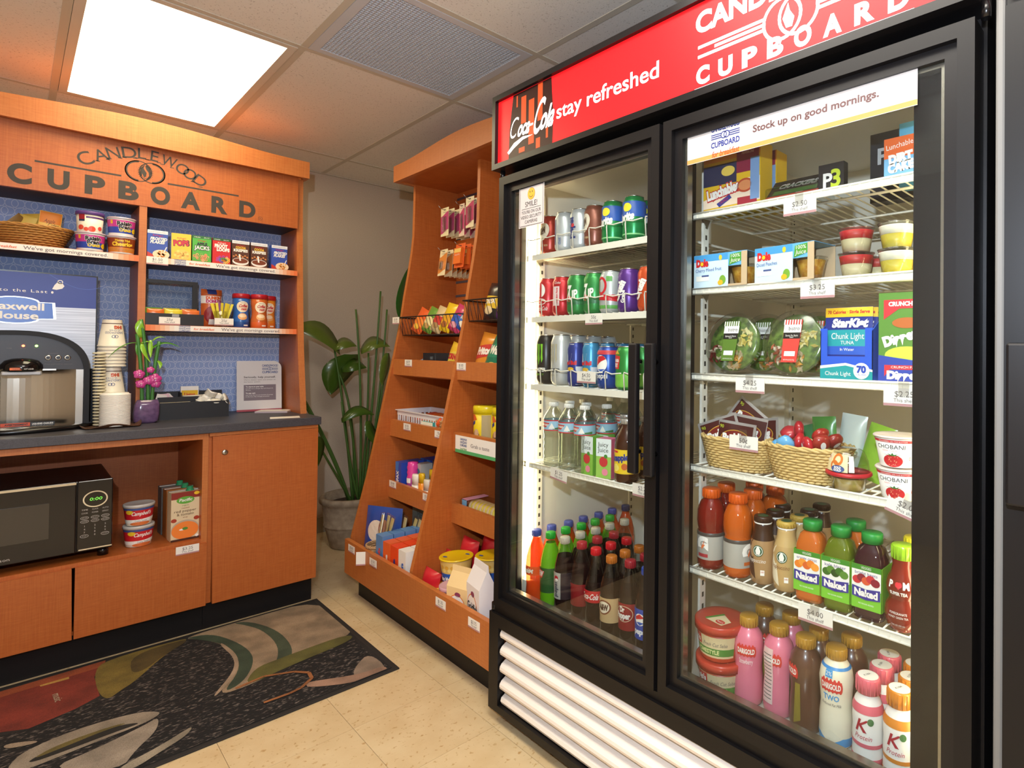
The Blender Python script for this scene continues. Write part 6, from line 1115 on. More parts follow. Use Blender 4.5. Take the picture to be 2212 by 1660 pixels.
boxy('apple_snack_box', 'green apple slice snack box with blue front by right flange', 'snack box', (.466, -1.985, S3), NX + .05, .095, .06, .172, flav('#5a8a34'), dip); boxy('apple_snack_box', 'green apple slice snack box second back', 'snack box', (.535, -1.985, S3), NX, .095, .06, .172, flav('#5a8a34'), dip)
# shelf 4: baskets, hummus, yogurt
WN, WN2 = mat('#d8b878', .55), mat('#b8924e', .55)
basket(thing('wicker_basket', 'pale wicker basket of lunch meat packets on cooler shelf', 'basket', (.492, -1.598, S4), NX), .098, .068, .080, .056, .072, WN, WN2, 12, 28, 3.2); basket(thing('wicker_basket', 'pale wicker basket of red wrapped cheeses on cooler shelf', 'basket', (.482, -1.772, S4), NX), .094, .064, .070, .050, .074, WN, WN2, 12, 28, 2.6)
def bud(g, mp, w, h): g.rect(mp, -w * .45, h * .07, w * .45, h * .92, flav('#4a1c1a'), 1); g.ell(mp, .0, h * .5, w * .38, h * .26, flav('#c89a3a'), 2, 24, .08); g.ell(mp, .0, h * .5, w * .36, h * .235, flav('#7a2420'), 3, 24, .08); g.text(mp, 'Buddig', 0, h * .40, h * .24, WHT, 4, w=w * .62, bold=.06, rot=.1); g.text(mp, 'ORIGINAL', w * .1, h * .22, h * .07, OR, 4, w=w * .3, rot=.05); g.text(mp, '90', -w * .37, h * .76, h * .10, flav('#c8d83a'), 4)
for i, (x, y, z, rx, ry, rz, lb) in enumerate([(.462, -1.588, S4 + .030, -.12, .06, .0, 'brown lunch meat packet at the front of its basket'), (.482, -1.605, S4 + .045, -.15, .12, .1, 'brown lunch meat packet tilted behind the front one'), (.505, -1.575, S4 + .075, -.2, .6, .0, 'brown lunch meat packet standing on its corner at back'), (.498, -1.648, S4 + .040, -.1, -.15, -.3, 'brown lunch meat packet at the right of the basket'), (.470, -1.560, S4 + .038, -.1, -.35, .2, 'brown lunch meat packet at the left of the basket')]):
    o_ = pouch('lunch_meat_packet', lb, 'lunch meat', (x, y, z), (rx, ry, NX + rz), .108, .080, .006, mat('#b9b2ae', .3, .4), bud, 'lunch meat packets')
def cheese(c, x, y, z, a, lb, r=.020):
    g = MB().lathe([(.0001, -.55), (.6, -.5), (.95, -.25), (1, 0), (.95, .25), (.6, .5), (.0001, .55)], gloss(c), 14, sx=r, sy=r)
    for v_ in g.v: v_.z = v_.z * r; k = 1 + .10 * math.sin(v_.x * 300 + a) * math.cos(v_.y * 260); v_.x *= k; v_.y *= k
    mp = Flat((0, 0, r * .56), (1, 0, 0), (0, 1, 0)); g.ell(mp, 0, 0, r * .45, r * .3, WHT, 1, 12); tag(g.build('wrapped_cheese', None, (x, y, z), rot=(.5 * math.sin(a * 3), PI / 2 - .6 + a * .3, a)), lb, 'cheese', 'wrapped cheeses in the basket')
for i, (c, x, y, z, lb) in enumerate([('#5aa0d4', .448, -1.716, .066, 'blue wrapped cheese at the left of the basket'), ('#6aacdc', .440, -1.738, .077, 'blue wrapped cheese lying on top at left'), ('#b8222c', .462, -1.760, .082, 'red wrapped cheese on top near the middle'), ('#a81c28', .475, -1.752, .106, 'red wrapped cheese topmost of the pile'), ('#b8222c', .448, -1.786, .078, 'red wrapped cheese at the front middle of pile'), ('#9a2a22', .452, -1.815, .086, 'dark red wrapped cheese at the front right'), ('#a82a22', .480, -1.800, .098, 'red wrapped cheese behind at the right'), ('#8a2420', .478, -1.832, .090, 'dark red wrapped cheese at the far right of the basket'), ('#c0303a', .488, -1.722, .096, 'small pinkish red wrapped cheese at the back left')]): cheese(c, x, y, S4 + z, i * .7, lb)
for i, (x, y, h_, ry, c, lb) in enumerate([(.565, -1.775, .13, -.1, '#4a8a3a', 'green string cheese pouch standing behind the baskets'), (.57, -1.82, .14, .1, '#c8d4d0', 'clear snack pouch standing behind the red cheeses'), (.56, -1.872, .125, .25, '#8ab83a', 'green tipped pouch leaning at the right behind basket'), (.575, -1.75, .11, -.3, '#3a7a4a', 'dark green pouch at the left behind the cheese basket')]): pouch('snack_pouch', lb, 'pouch', (x, y, S4), (-.1, ry, NX), .058, h_, .02, gloss(c), None, 'pouches behind the baskets')
t = thing('hummus_cup', 'clear hummus and pretzel cup with red rim', 'hummus', (.452, -1.874, S4), NX - .2); MB().lathe([(.030, 0), (.036, .026), (.043, .030)], PET, 24).build('dip_cup', t); MB().lathe([(.029, .001), (.035, .024), (.0001, .024)], flav('#c8a85a'), 22).build('hummus', t); MB().lathe([(.044, .030), (.046, .032), (.045, .037), (.042, .038)], flav('#c02430'), 28).build('red_rim', t)
dm = [(.042, .038), (.038, .060), (.030, .078), (.022, .083), (.0001, .084)]; MB().lathe(dm, PET, 24).build('dome', t); g = MB(); mp = Cyl(dm, 0, .040); g.rect(mp, -.05, .040, .022, .074, flav('#ead8a8'), 1); g.rect(mp, -.05, .058, -.02, .074, flav('#f0e6d0'), 2); g.text(mp, 'Sabra', -.034, .064, .006, flav('#c83a3c'), 3, w=.022, shear=.2); g.ring(mp, .000, .064, .012, .005, flav('#d8742c'), 3, 16); g.ring(mp, -.006, .052, .010, .004, flav('#d8742c'), 3, 16); g.ell(mp, .002, .046, .014, .007, NAVY, 4); g.text(mp, 'ROLD', .002, .0465, .004, WHT, 5, w=.014, bold=.05); g.text(mp, 'GOLD', .002, .0415, .004, WHT, 5, w=.016, bold=.05); g.rect(mp, .024, .041, .034, .072, WHT, 2); g.build('label', t)
def yog(g, mp, r, h): 
    g.rect(mp, -r * 3, h * .80, r * 3, h * .88, flav('#d83038'), 1); g.text(mp, 'STRAWBERRY ON THE BOTTOM', 0, h * .815, h * .04, WHT, 2, w=r * 1.3); g.text(mp, 'CHOBANI', -.004, h * .60, h * .13, BLK, 2, w=r * 1.35); g.text(mp, 'GREEK YOGURT', -.004, h * .52, h * .04, flav('#d87a7a'), 2, w=r * .8); g.ell(mp, .0, h * .22, r * .50, h * .20, flav('#c8242c'), 2); 
    for i in range(16): g.ell(mp, r * .4 * math.cos(i * 2.4) * (i % 4 + 1) / 4, h * .22 + h * .15 * math.sin(i * 2.4) * (i % 4 + 1) / 4, r * .03, r * .03, flav('#e8886a'), 3, 6)
    for k in range(5): g.poly(mp, [(r * (-.1), h * .38), (r * (.1), h * .38), (r * (-.5 + .25 * k), h * (.48 - .03 * abs(k - 2)))], flav('#3a7a34'), 3 + k * .2)
    g.text(mp, '0', r * .85, h * .25, h * .12, flav('#d83038'), 2)
for i, z in enumerate((S4 + .001, S4 + .062)): cup('yogurt_cup', ['white strawberry yogurt cup on the shelf, lower one', 'white strawberry yogurt cup stacked on the other'][i], 'yogurt', (.452, -1.975 + .004 * i, z), NX + .05, .032, .043, .060, flav('#f4f0ea'), flav('#e8d8d0'), yog, .004, over=.003)
# shelf 5: sports drinks, coffee, juices, tea
GP = [(.029, 0), (.033, .006), (.034, .02), (.034, .085), (.031, .092), (.034, .100), (.0355, .115), (.034, .140), (.026, .160), (.018, .168), (.0175, .174)]
def gat(c):
    def f(g, mp): g.rect(mp, -.108, .024, .108, .088, flav('#a8a49c'), 1); g.rect(mp, -.108, .08, .108, .088, flav('#4a4440'), 2); g.text(mp, 'G', -.002, .046, .030, WHT, 3, bold=.08); g.poly(mp, [(-.004, .054), (.006, .072), (.002, .060), (.007, .060), (-.002, .048)], OR, 4); g.rect(mp, -.014, .030, .014, .038, flav(c), 2)
    return f
GC = flav('#e2641e'); S5G = 'sports drinks on cooler shelf'
b1 = bottle('sports_drink', 'dark red sports drink with orange cap at front left', 'sports drink', (.462, -1.527, S5), GP, [LQ('#8a1f18')] * 10, GC, wcap(.169, .0215, .022), gat('#a8323c'), S5G); copy(b1, (.536, -1.521, S5), NX + .8, 'dark red sports drink with orange cap second back')
b1 = bottle('sports_drink', 'orange sports drink with orange cap in front', 'sports drink', (.464, -1.603, S5), GP, [LQ('#d8641a')] * 10, GC, wcap(.169, .0215, .022), gat('#c8642c'), S5G, 1.4); copy(b1, (.525, -1.606, S5), NX + .5, 'orange sports drink with orange cap second back'); copy(b1, (.595, -1.568, S5), NX + 2, 'orange sports drink with orange cap third back, half hidden'); copy(b1, (.60, -1.625, S5), NX + 1, 'orange sports drink at the back, right of its row')
FP = [(.024, 0), (.0275, .004), (.029, .02), (.029, .080), (.026, .098), (.021, .115), (.0195, .128), (.0195, .140)]
def frap(c, c2):
    def f(g, mp): g.poly(mp, [(-.03, .03), (-.002, .012), (-.014, .10), (-.024, .085), (-.03, .06)], flav(c), 1); g.ell(mp, .004, .076, .0125, .0125, flav('#1f5a3c'), 2, 20); g.ring(mp, .004, .076, .0108, .0012, WHT, 3, 20); g.poly(mp, [(.000, .068), (.008, .068), (.010, .076), (.007, .084), (.004, .086), (.001, .084), (-.002, .076)], WHT, 3); g.text(mp, 'frappuccino', .0, .050, .009, flav(c2), 3, w=.042, shear=.2); g.rect(mp, .010, .022, .019, .034, WHT, 2); g.text(mp, '180', .0145, .028, .004, flav('#c86a3c'), 3)
    return f
BR, GO = flav('#3a2218'), flav('#c8a64e'); FC = 'coffee drinks on cooler shelf'
def fcap(m): return [(.0205, .138), (.0205, .148), (.0195, .150), (.0001, .150)]
def coffee(x, y, c, sg_, capm, pc, pc2, lb, a=0.0):
    t = bottle('coffee_drink', lb, 'coffee drink', (x, y, S5), FP, [gloss(c)] * 4 + [gloss(sg_)] * 3, capm, fcap(0), frap(pc, pc2), FC, a); MB().lathe([(.0203, .134), (.0209, .1355), (.0203, .137)], WHT, 20, cap=False).build('seal_ring', t); g = MB(); g.ell(Flat((0, 0, .1501), (1, 0, 0), (0, 1, 0)), 0, 0, .012, .012, flav('#2f5a3c'), 1, 16); g.build('cap_emblem', t); return t
b1 = coffee(.468, -1.668, '#a8845a', '#3a2218', BR, '#4a2a1c', '#f0e8e0', 'mocha coffee drink with brown cap at front'); 
for i, (x, y, w_) in enumerate(((.529, -1.665, 'second back in its row'), (.590, -1.650, 'third back in its row'), (.592, -1.721, 'third back in the right row'), (.661, -1.720, 'at the very back'))): copy(b1, (x, y, S5), NX + i, 'mocha coffee drink with brown cap ' + w_)
b1 = coffee(.468, -1.727, '#c09e68', '#c8a870', GO, '#e8dcc0', '#8a5a34', 'vanilla coffee drink with gold cap at front'); copy(b1, (.532, -1.726, S5), NX + 1, 'vanilla coffee drink with gold cap second back')
NP = [(.026, 0), (.029, .003), (.0295, .012), (.0295, .105), (.029, .118), (.024, .138), (.0165, .146), (.016, .152)]
def naked(x, y, c, lab, pc, lb, a=0.0):
    t = thing('juice_bottle', lb, 'juice bottle', (x, y, S5), NX + a, 'square juice bottles'); g = MB(); b0 = 0; seg = 24
    for r, z in NP:
        sq = 4.5 if z < .12 else (3 if z < .139 else 2)
        for i in range(seg): an = 2 * PI * i / seg; cx, sy_ = math.sin(an), -math.cos(an); e = 2 / sq; g.v.append(Vector((abs(cx) ** e * r * (1 if cx > 0 else -1), abs(sy_) ** e * r * (1 if sy_ > 0 else -1), z)))
    for j in range(len(NP) - 1):
        for i in range(seg): g.face([j * seg + i, j * seg + (i + 1) % seg, (j + 1) * seg + (i + 1) % seg, (j + 1) * seg + i], LQ(c), True)
    g.face(list(reversed(range(seg))), LQ(c)); g.build('bottle_body', t); gc = flav('#1f8a3a'); g = MB().lathe([(.0205, .148), (.0205, .166), (.019, .168), (.0001, .168)], gc, 20)
    g.build('cap', t); g = MB(); LGm = flav('#7ac236')
    g.box(-.0286, -.0300, .022, .0286, -.0293, .108, LGm); g.box(.0293, -.0286, .022, .0300, .0286, .108, LGm); g.box(-.0300, -.0286, .022, -.0293, .0286, .108, LGm); mp = Flat((0, -.0300, 0)); g.rect(mp, -.0286, .062, .0286, .098, WHT, 1); g.rect(mp, -.0286, .098, .0286, .108, flav('#3f8a2c'), 2); g.text(mp, 'VEGGIES', 0, .1005, .005, WHT, 3, w=.02); g.text(mp, lab, 0, .0895, .006, flav('#5a4a8a'), 3, w=.044)
    for i in range(5): g.ell(mp, -.018 + i * .009, .078 + .005 * (i % 2), .009, .008, flav(pc[i % len(pc)]), 3 + i * .2, 12)
    g.poly(mp, [(-.0275, .066), (0, .062), (.0275, .066), (.0275, .045), (0, .041), (-.0275, .045)], flav('#3a3490'), 5); g.text(mp, 'Naked', 0, .048, .013, WHT, 6, w=.046, bold=.05); g.text(mp, 'NO SUGAR ADDED', 0, .031, .003, WHT, 2, w=.03); g.build('label', t); return t
b1 = naked(.460, -1.793, '#d8702a', 'orange carrot', ['#e8822c', '#f09a3a', '#d8642c'], 'orange carrot juice bottle with green cap', .06); naked(.462, -1.855, '#6a7a1c', 'kale blazer', ['#3a6a24', '#5a8a34', '#2a4a1c'], 'olive green kale juice bottle with green cap', .04); naked(.464, -1.918, '#3a1624', 'bright beets', ['#c8323c', '#8a1c34', '#d85a3a'], 'dark beet juice bottle with green cap', .0); copy(b1, (.524, -1.861, S5), NX, 'orange juice bottle with green cap in the second row')
PM = [(.022, 0), (.027, .005), (.032, .022), (.033, .034), (.030, .048), (.024, .058), (.025, .062), (.030, .074), (.0305, .084), (.027, .098), (.0215, .108), (.0185, .122), (.0195, .132), (.0185, .138)]
def pom(g, mp): g.text(mp, 'P', -.016, .084, .012, WHT, 3, bold=.05); g.text(mp, 'M', .015, .084, .012, WHT, 3, bold=.05); g.ell(mp, -.0025, .0905, .0045, .005, flav('#d8323c'), 3, 12); g.ell(mp, .0025, .0905, .0045, .005, flav('#d8323c'), 3, 12); g.poly(mp, [(-.0065, .089), (.0065, .089), (0, .082)], flav('#d8323c'), 3); g.text(mp, 'SUPER TEA', 0, .071, .006, WHT, 3, w=.036, bold=.05); g.text(mp, 'POMEGRANATE', 0, .036, .004, WHT, 3, w=.032); g.text(mp, 'HONEY GREEN TEA', 0, .029, .004, WHT, 3, w=.036); g.text(mp, '12 FL OZ (355 mL)', 0, .014, .003, WHT, 3, w=.026)
t = bottle('pomegranate_tea', 'round bubble shaped red tea bottle with lime cap', 'tea bottle', (.455, -1.980, S5), PM, [LQ('#8a2c20')] * 13, gloss('#9ac82c'), wcap(.134, .0205, .026), pom, None, .05); b1 = bottle('pomegranate_tea', 'bubble shaped tea bottle with yellow cap in second row', 'tea bottle', (.520, -1.982, S5), PM, [LQ('#8a2c20')] * 13, gloss('#d8c82c'), wcap(.134, .0205, .026), None, None, .05)
# cooler floor: salsa, milk, protein shakes
def salsa(g, mp, r, h): g.rect(mp, -r * 1.2, h * .12, r * 1.4, h * .70, flav('#d8c8a0'), 1); g.poly(mp, [(-r * 1.0, h * .66), (-r * .2, h * .70), (-r * .2, h * .42), (-r * 1.0, h * .42)], flav('#c83a34'), 2); g.text(mp, "Rojo's", -r * .58, h * .48, h * .15, WHT, 3, w=r * .62, bold=.05); g.rect(mp, -r * .9, h * .18, r * 1.4, h * .38, flav('#4f8a3a'), 2); g.text(mp, 'HOMESTYLE', r * .1, h * .23, h * .11, flav('#d8e0a0'), 3, w=r * 1.2, bold=.04); g.text(mp, 'Fresh Cut Salsa', r * .5, h * .45, h * .1, TXG, 3, w=r * 1.1, shear=.2)
for i, z in enumerate((S6, S6 + .086)):
    t = cup('salsa_tub', ['red lidded salsa tub standing on the cooler floor', 'red lidded salsa tub stacked on top of the other'][i], 'salsa tub', (.452, -1.568 + .004 * i, z), NX + .15 - .3 * i, .047, .056, .085, flav('#b8482c'), gloss('#b83a2c'), salsa, .018, over=.006); g = MB(); mp = Flat((0, 0, .0838), (1, 0, 0), (0, 1, 0)); g.poly(mp, [(-.02, -.03), (.03, -.03), (.034, .0), (-.008, .02)], flav('#e0d0a8'), 1); g.ell(mp, .016, -.018, .013, .009, flav('#c83a34'), 2); g.text(mp, "Rojo's", .016, -.021, .006, WHT, 3, w=.018); g.poly(mp, [(-.025, -.028), (-.018, -.030), (.0, .018), (-.008, .02)], flav('#4f8a3a'), 2); g.build('lid_sticker', t)
MKP = [(.028, 0), (.0325, .004), (.0345, .02), (.0335, .06), (.031, .085), (.0335, .115), (.0345, .135), (.031, .155), (.022, .168), (.0185, .172), (.018, .178)]
def milk(bc, t1, c1, extra=None):
    def f(g, mp):
        for i in range(11): g.ell(mp, -.020 + i * .004, .128 + .0025 * (1 if i % 2 else -1) + .0, .004, .012, flav('#d23a34'), 2, 10)
        g.rect(mp, -.022, .116, .022, .138, flav('#d23a34'), 3); g.text(mp, 'DARIGOLD', 0, .1215, .011, WHT, 4, w=.040, bold=.04); g.text(mp, t1, 0, .098, .011, flav(c1), 3, w=.034, bold=.03)
        if extra: extra(g, mp)
    return f
def x_two(g, mp): g.rect(mp, -.11, .006, .11, .024, flav('#4a9ad4'), 1); g.poly(mp, [(-.024, .024), (0, .040), (.024, .024), (0, .012)], flav('#e8e0c8'), 2); g.text(mp, 'Reduced Fat Milk', .0, .086, .006, TXG, 3, w=.044, shear=.2); g.rect(mp, -.11, .158, .11, .163, flav('#3a8ad0'), 2); g.rect(mp, -.013, .143, .003, .158, flav('#4a9ad4'), 3); g.text(mp, '2%', -.005, .147, .008, WHT, 4)
def x_nut(g, mp): g.rect(mp, -.024, .03, .004, .150, flav('#e8c8c4'), 4); [g.rect(mp, -.021, .04 + i * .008, .001, .042 + i * .008, TXG, 5) for i in range(13)]
def x_choc(g, mp): g.poly(mp, [(-.028, .03), (-.012, .02), (-.012, .105), (-.026, .105)], flav('#8a7a2c'), 2); g.poly(mp, [(.014, .02), (.03, .03), (.028, .105), (.016, .105)], flav('#8a7a2c'), 2)
GCm = gloss('#b88a32'); MKG = 'flavoured milk bottles on the cooler floor'; pk, ch = gloss('#e07a92'), gloss('#5a3a2c')
def mk(x, y, m, lab, lb, a=0.0): return bottle('milk_bottle', lb, 'milk bottle', (x, y, S6), MKP, [m] * 10, GCm, wcap(.174, .0205, .022), lab, MKG, a)
m1 = mk(.463, -1.636, pk, milk('', 'Strawberry', '#f4d0d4'), 'pink strawberry milk bottle with gold cap at front', .35); m2 = mk(.473, -1.708, pk, milk('', '', '#f4d0d4', x_nut), 'pink milk bottle turned to its nutrition panel'); m3 = mk(.465, -1.777, ch, milk('', '', '#c8b8a0', x_choc), 'brown chocolate milk bottle with gold cap at front', -.7); m4 = mk(.467, -1.845, flav('#efe6cc'), milk('', 'TWO', '#4a9ad4', x_two), 'cream white reduced fat milk bottle with blue base', .08)
copy(m3, (.537, -1.634, S6), NX + 1, 'chocolate milk bottle behind the pink strawberry one'); copy(m1, (.543, -1.702, S6), NX + 2, 'pink milk bottle in the second row'); copy(m3, (.520, -1.781, S6), NX + .6, 'chocolate milk bottle in the second row, middle'); copy(m3, (.538, -1.848, S6), NX - .6, 'chocolate milk bottle behind the white one')
KP = [(.024, 0), (.0285, .004), (.0295, .02), (.0285, .04), (.0295, .055), (.0285, .075), (.0295, .095), (.0285, .112), (.024, .126), (.0195, .134), (.019, .140)]
def spk(c, flavt):
    def f(g, mp): g.text(mp, 'K', -.004, .072, .024, flav('#a81c34'), 3, bold=.02, shear=.3); g.text(mp, 'Protein', .0, .058, .009, flav('#b83a4a'), 3, w=.032, shear=.25); g.rect(mp, -.093, .042, .093, .050, flav(c), 2); g.rect(mp, -.093, .002, .093, .022, flav(c), 2); g.ell(mp, .014, .094, .006, .007, flav('#4a7a4a'), 3); g.rect(mp, -.093, .106, .093, .122, flav(c), 2)
    return f
KC = [(.0225, .140), (.0225, .168), (.021, .170), (.0001, .170)]
def shake(x, y, c, lb, a=0.0):
    t = bottle('protein_shake', lb, 'protein shake', (x, y, S6), KP, [flav('#f0ece6')] * 10, gloss(c), KC, spk(c, ''), 'protein shakes', a); g = MB(); g.ell(Flat((0, 0, .1701), (1, 0, 0), (0, 1, 0)), 0, 0, .0195, .0195, WHT, 1, 20); g.text(Flat((0, 0, .1701), (1, 0, 0), (0, 1, 0)), 'K18A', 0, 0, .005, BLK, 2, rot=1.1); g.build('cap_sticker', t); return t
s1 = shake(.450, -1.917, '#de6a7a', 'white and pink protein shake with pink cap at front', .05); s2 = shake(.447, -1.978, '#d8862c', 'white and caramel protein shake with orange cap at front', .05)
copy(s1, (.510, -1.922, S6), NX + .5, 'pink capped protein shake in the second row'); copy(s2, (.505, -1.980, S6), NX + .5, 'orange capped protein shake in the second row'); copy(s2, (.562, -1.972, S6), NX + 1, 'orange capped protein shake third back'); copy(s1, (.566, -1.918, S6), NX + 1, 'pink capped protein shake third back')
# tags on the right door shelves
for pr_, y, z, wh, rx in (('$2.50', -1.778, 1.493, 'clipped under the lunch kit shelf', 0), ('$3.25', -1.819, 1.312, 'clipped under the pudding shelf', 0), ('$4.25', -1.660, 1.106, 'clipped under the salad bowls', 0), ('$2.25', -1.992, 1.100, 'clipped by the right flange under apple snacks', 0), ('50¢', -1.646, .974, 'clipped to the lunch meat basket', 0), ('$2.00', -1.998, .892, 'hanging askew under the yogurt cups', .28), ('$4.00', -1.820, .638, 'clipped under the green capped juices', 0)):
    ptag(pr_, (.418 if pr_ != '50¢' else .416, y, z), NX, wh, .075, .034, rot=(0, rx, NX), clip_=1)
# ================================================================ ON THE SNACK DISPLAY
# hanging blister cards
def hook(y, z, x0_, lb): 
    tag(MB().tube([(.912, y, z), (x0_, y, z), (x0_ - .012, y, z + .004), (x0_ - .022, y, z + .014)], .0016, STEEL, 6).build('peg_hook'), lb, 'hook', 'peg hooks on the display')
def card(w, h, top, c, kind):
    g = MB(); n_ = 10; mp0 = Flat((0, 0, 0)); g.box(-w / 2, 0, -h, w / 2, .0014, 0, flav(top)); mp = Flat()
    pts = [(-w / 2, -h * .30)] + [(-w / 2 + w * i / n_, -h * (.30 - .16 * math.sin(PI / 2 * i / n_) ** 2)) for i in range(n_ + 1)] + [(w / 2, -h * .78)] + [(w / 2 - w * i / n_, -h * (.78 + .14 * math.sin(PI / 2 * i / n_) ** 2)) for i in range(n_ + 1)]
    g.poly(mp, pts, flav(c), 1); g.rect(mp, -.009, -.012, .009, -.008, BLK, 2); g.text(mp, kind, 0, -.024, .005, TXG, 2, w=w * .5)
    if kind == 'Razors': g.box(-w * .38, -.014, -h * .86, w * .38, -.0005, -h * .2, flav('#e8742a')); g.rect(Flat((0, -.014, 0)), -w * .34, -h * .4, w * .34, -h * .24, flav('#f0c86a'), 1); g.text(Flat((0, -.014, 0)), 'GILLETTE', 0, -h * .52, .006, WHT, 2, w=w * .5)
    elif kind == 'Clippers': g.box(-w * .3, -.010, -h * .78, w * .1, -.0005, -h * .45, FILM); g.box(-w * .2, -.007, -h * .74, w * .0, -.002, -h * .5, STEEL)
    else:
        g.box(-w * .25, -.006, -h * .85, w * .25, -.0005, -h * .32, FILM); g.line(Flat((0, -.002, 0)), (-w * .12, -h * .36), (0, -h * .8), .004, STEEL, 1); g.line(Flat((0, -.002, 0)), (w * .12, -h * .36), (0.004, -h * .8), .004, STEEL, 1)
    return g
def cards(y, z, xs_, w, h, top, c, kind, word, tl=0.0):
    hook(y, z - .0095, xs_[0] - .012, 'thin steel peg hook holding the ' + word + ' cards'); b0 = None
    for i, x in enumerate(xs_):
        if b0 is None: b0 = o_ = card(w, h, top, c, kind).build('blister_card')
        else: o_ = b0.copy(); COL.objects.link(o_)
        o_.location = (x, y, z); o_.rotation_euler = (-tl * (.4 if i else 1), 0, NX + .03 * (i % 2)); tag(o_, ('front ' if i == 0 else ORD[i] + ' hanging ') + word + ' card' + (' on its hook' if i == 0 else ' back on its hook'), 'blister card', 'hanging blister cards')
cards(.275, 1.878, [.727, .757, .785, .812, .838], .074, .140, '#e8dcb0', '#b83a70', 'Tweezers', 'pink tweezers'); cards(.172, 1.888, [.760, .79, .82], .046, .158, '#e8d0b8', '#c03a6a', 'Nail File', 'narrow pink nail file'); cards(.075, 1.902, [.745, .773, .80, .83], .070, .145, '#ecdfb8', '#b83060', 'Scissors', 'magenta scissors')
cards(.275, 1.672, [.727, .755, .782, .808, .834, .86], .070, .132, '#ead9b0', '#d8863a', 'Clippers', 'orange nail clipper', .12); cards(.155, 1.690, [.748, .777, .805, .832], .086, .118, '#e2642a', '#e2642a', 'Razors', 'bright orange razor', .1)
# wire baskets
def wire_basket(y0_, y1_, z0_, lb):
    t = thing('wire_basket', lb, 'basket', (.73, (y0_ + y1_) / 2, z0_)); h = .092; hy = (y0_ - y1_) / 2; WB = mat('#221d1c', .4)
    def rect(z, ex): return [(-.115 - ex, hy + ex * .6, z), (-.115 - ex, -hy - ex * .6, z), (.115, -hy - ex * .6, z), (.115, hy + ex * .6, z)]
    for z, ex, r in ((h, .024, .003), (h * .05, .0, .0026)): MB().tube(rect(z, ex), r, WB, 6, True).build('rail', t)
    n_ = int(hy * 2 / .030)
    for i in range(n_ + 1):
        y = -hy + 2 * hy * i / n_; MB().tube([(-.139, y, h), (-.115, y, .004), (.115, y, .004), (.115, y, h)], .0014, WB, 5).build('wire', t)
    for i in range(6):
        x = -.115 + .046 * i
        for s_ in (-1, 1): MB().tube([(x, s_ * hy, .004), (x, s_ * (hy + .012), h)], .0014, WB, 5).build('wire', t)
    for i in range(4): MB().tube([(-.09 + .06 * i, -hy, .003), (-.09 + .06 * i, hy, .003)], .0014, WB, 5).build('wire', t)
    return t
wire_basket(.468, -.088, 1.242, 'black wire basket of candy bags on the left bay'); wire_basket(-.150, -.690, 1.296, 'black wire basket of chip bags beside the cooler')
def stripe(c1, c2, t1='', tc='#f4f0e8'):
    def f(g, mp, w, h): g.rect(mp, -w * .42, h * .3, w * .42, h * .62, flav(c1), 1); g.ell(mp, 0, h * .24, w * .26, h * .11, flav(c2), 2); t1 and g.text(mp, t1, 0, h * .42, h * .13, flav(tc), 3, w=w * .7, bold=.05, rot=.1)
    return f
CG = 'candy bags in the wire basket'
for i, (y, c, c1, c2, t1, ry, lb) in enumerate([(.40, '#e2602a', '#f08a3a', '#f0c04a', '', .35, 'orange candy bag at the left of the wire basket'), (.34, '#e06a30', '#f0a050', '#f0d060', '', .3, 'second orange candy bag in the wire basket'), (.285, '#6a9a3a', '#e8d8a0', '#c8a060', '', .3, 'green and cream candy bag in the wire basket'), (.24, '#e0d0a8', '#c8b080', '#a86a4a', '', .3, 'cream nut bag in the wire basket'), (.19, '#d8c090', '#c83a34', '#b08a5a', '', .25, 'tan and red nut bag in the wire basket'), (.145, '#c84a34', '#e8c84a', '#e0a03a', '', .25, 'red and yellow candy bag in the wire basket'), (.10, '#ecc41e', '#e0a020', '#a8642c', '', .2, 'bright yellow candy bag standing tall in wire basket'), (.05, '#e8bc1e', '#d89a20', '#8a5a2c', '', .2, 'second yellow candy bag in the wire basket'), (.01, '#c83a6a', '#2a5ac0', '#e8a0b0', '', .35, 'pink and blue candy bag in the wire basket'), (-.03, '#2f66c8', '#4a8ad8', '#e8e0c8', 'Chips', .4, 'blue cookie bag in the wire basket'), (-.065, '#2a56b8', '#3a7ad0', '#f0e8d8', 'Ahoy', .4, 'rightmost blue cookie bag in the wire basket')]):
    pouch('candy_bag', lb, 'candy bag', (.655 + .02 * (i % 2), .05 + y * .92, 1.262), (-.3, ry, NX), .100, .128 if i != 6 else .14, .024, gloss(c), stripe(c1, c2, t1), CG)
for y, c, c1, c2, t1, hh, lb in ((-.235, '#262224', '#e0b82a', '#e8d0a0', 'CHEX', .165, 'black and yellow snack bag in the right wire basket'), (-.330, '#5a2a80', '#7a4aa0', '#e09a2c', 'Takis', .14, 'purple and orange snack bag in the right wire basket'), (-.43, '#5a2a80', '#7a4aa0', '#e09a2c', 'Takis', .14, 'second purple snack bag hidden by the cooler')):
    pouch('chip_bag', lb, 'chip bag', (.665, y, 1.304), (-.2, .08, NX), .115, hh, .05, gloss(c), stripe(c1, c2, t1), 'chip bags in the right wire basket')
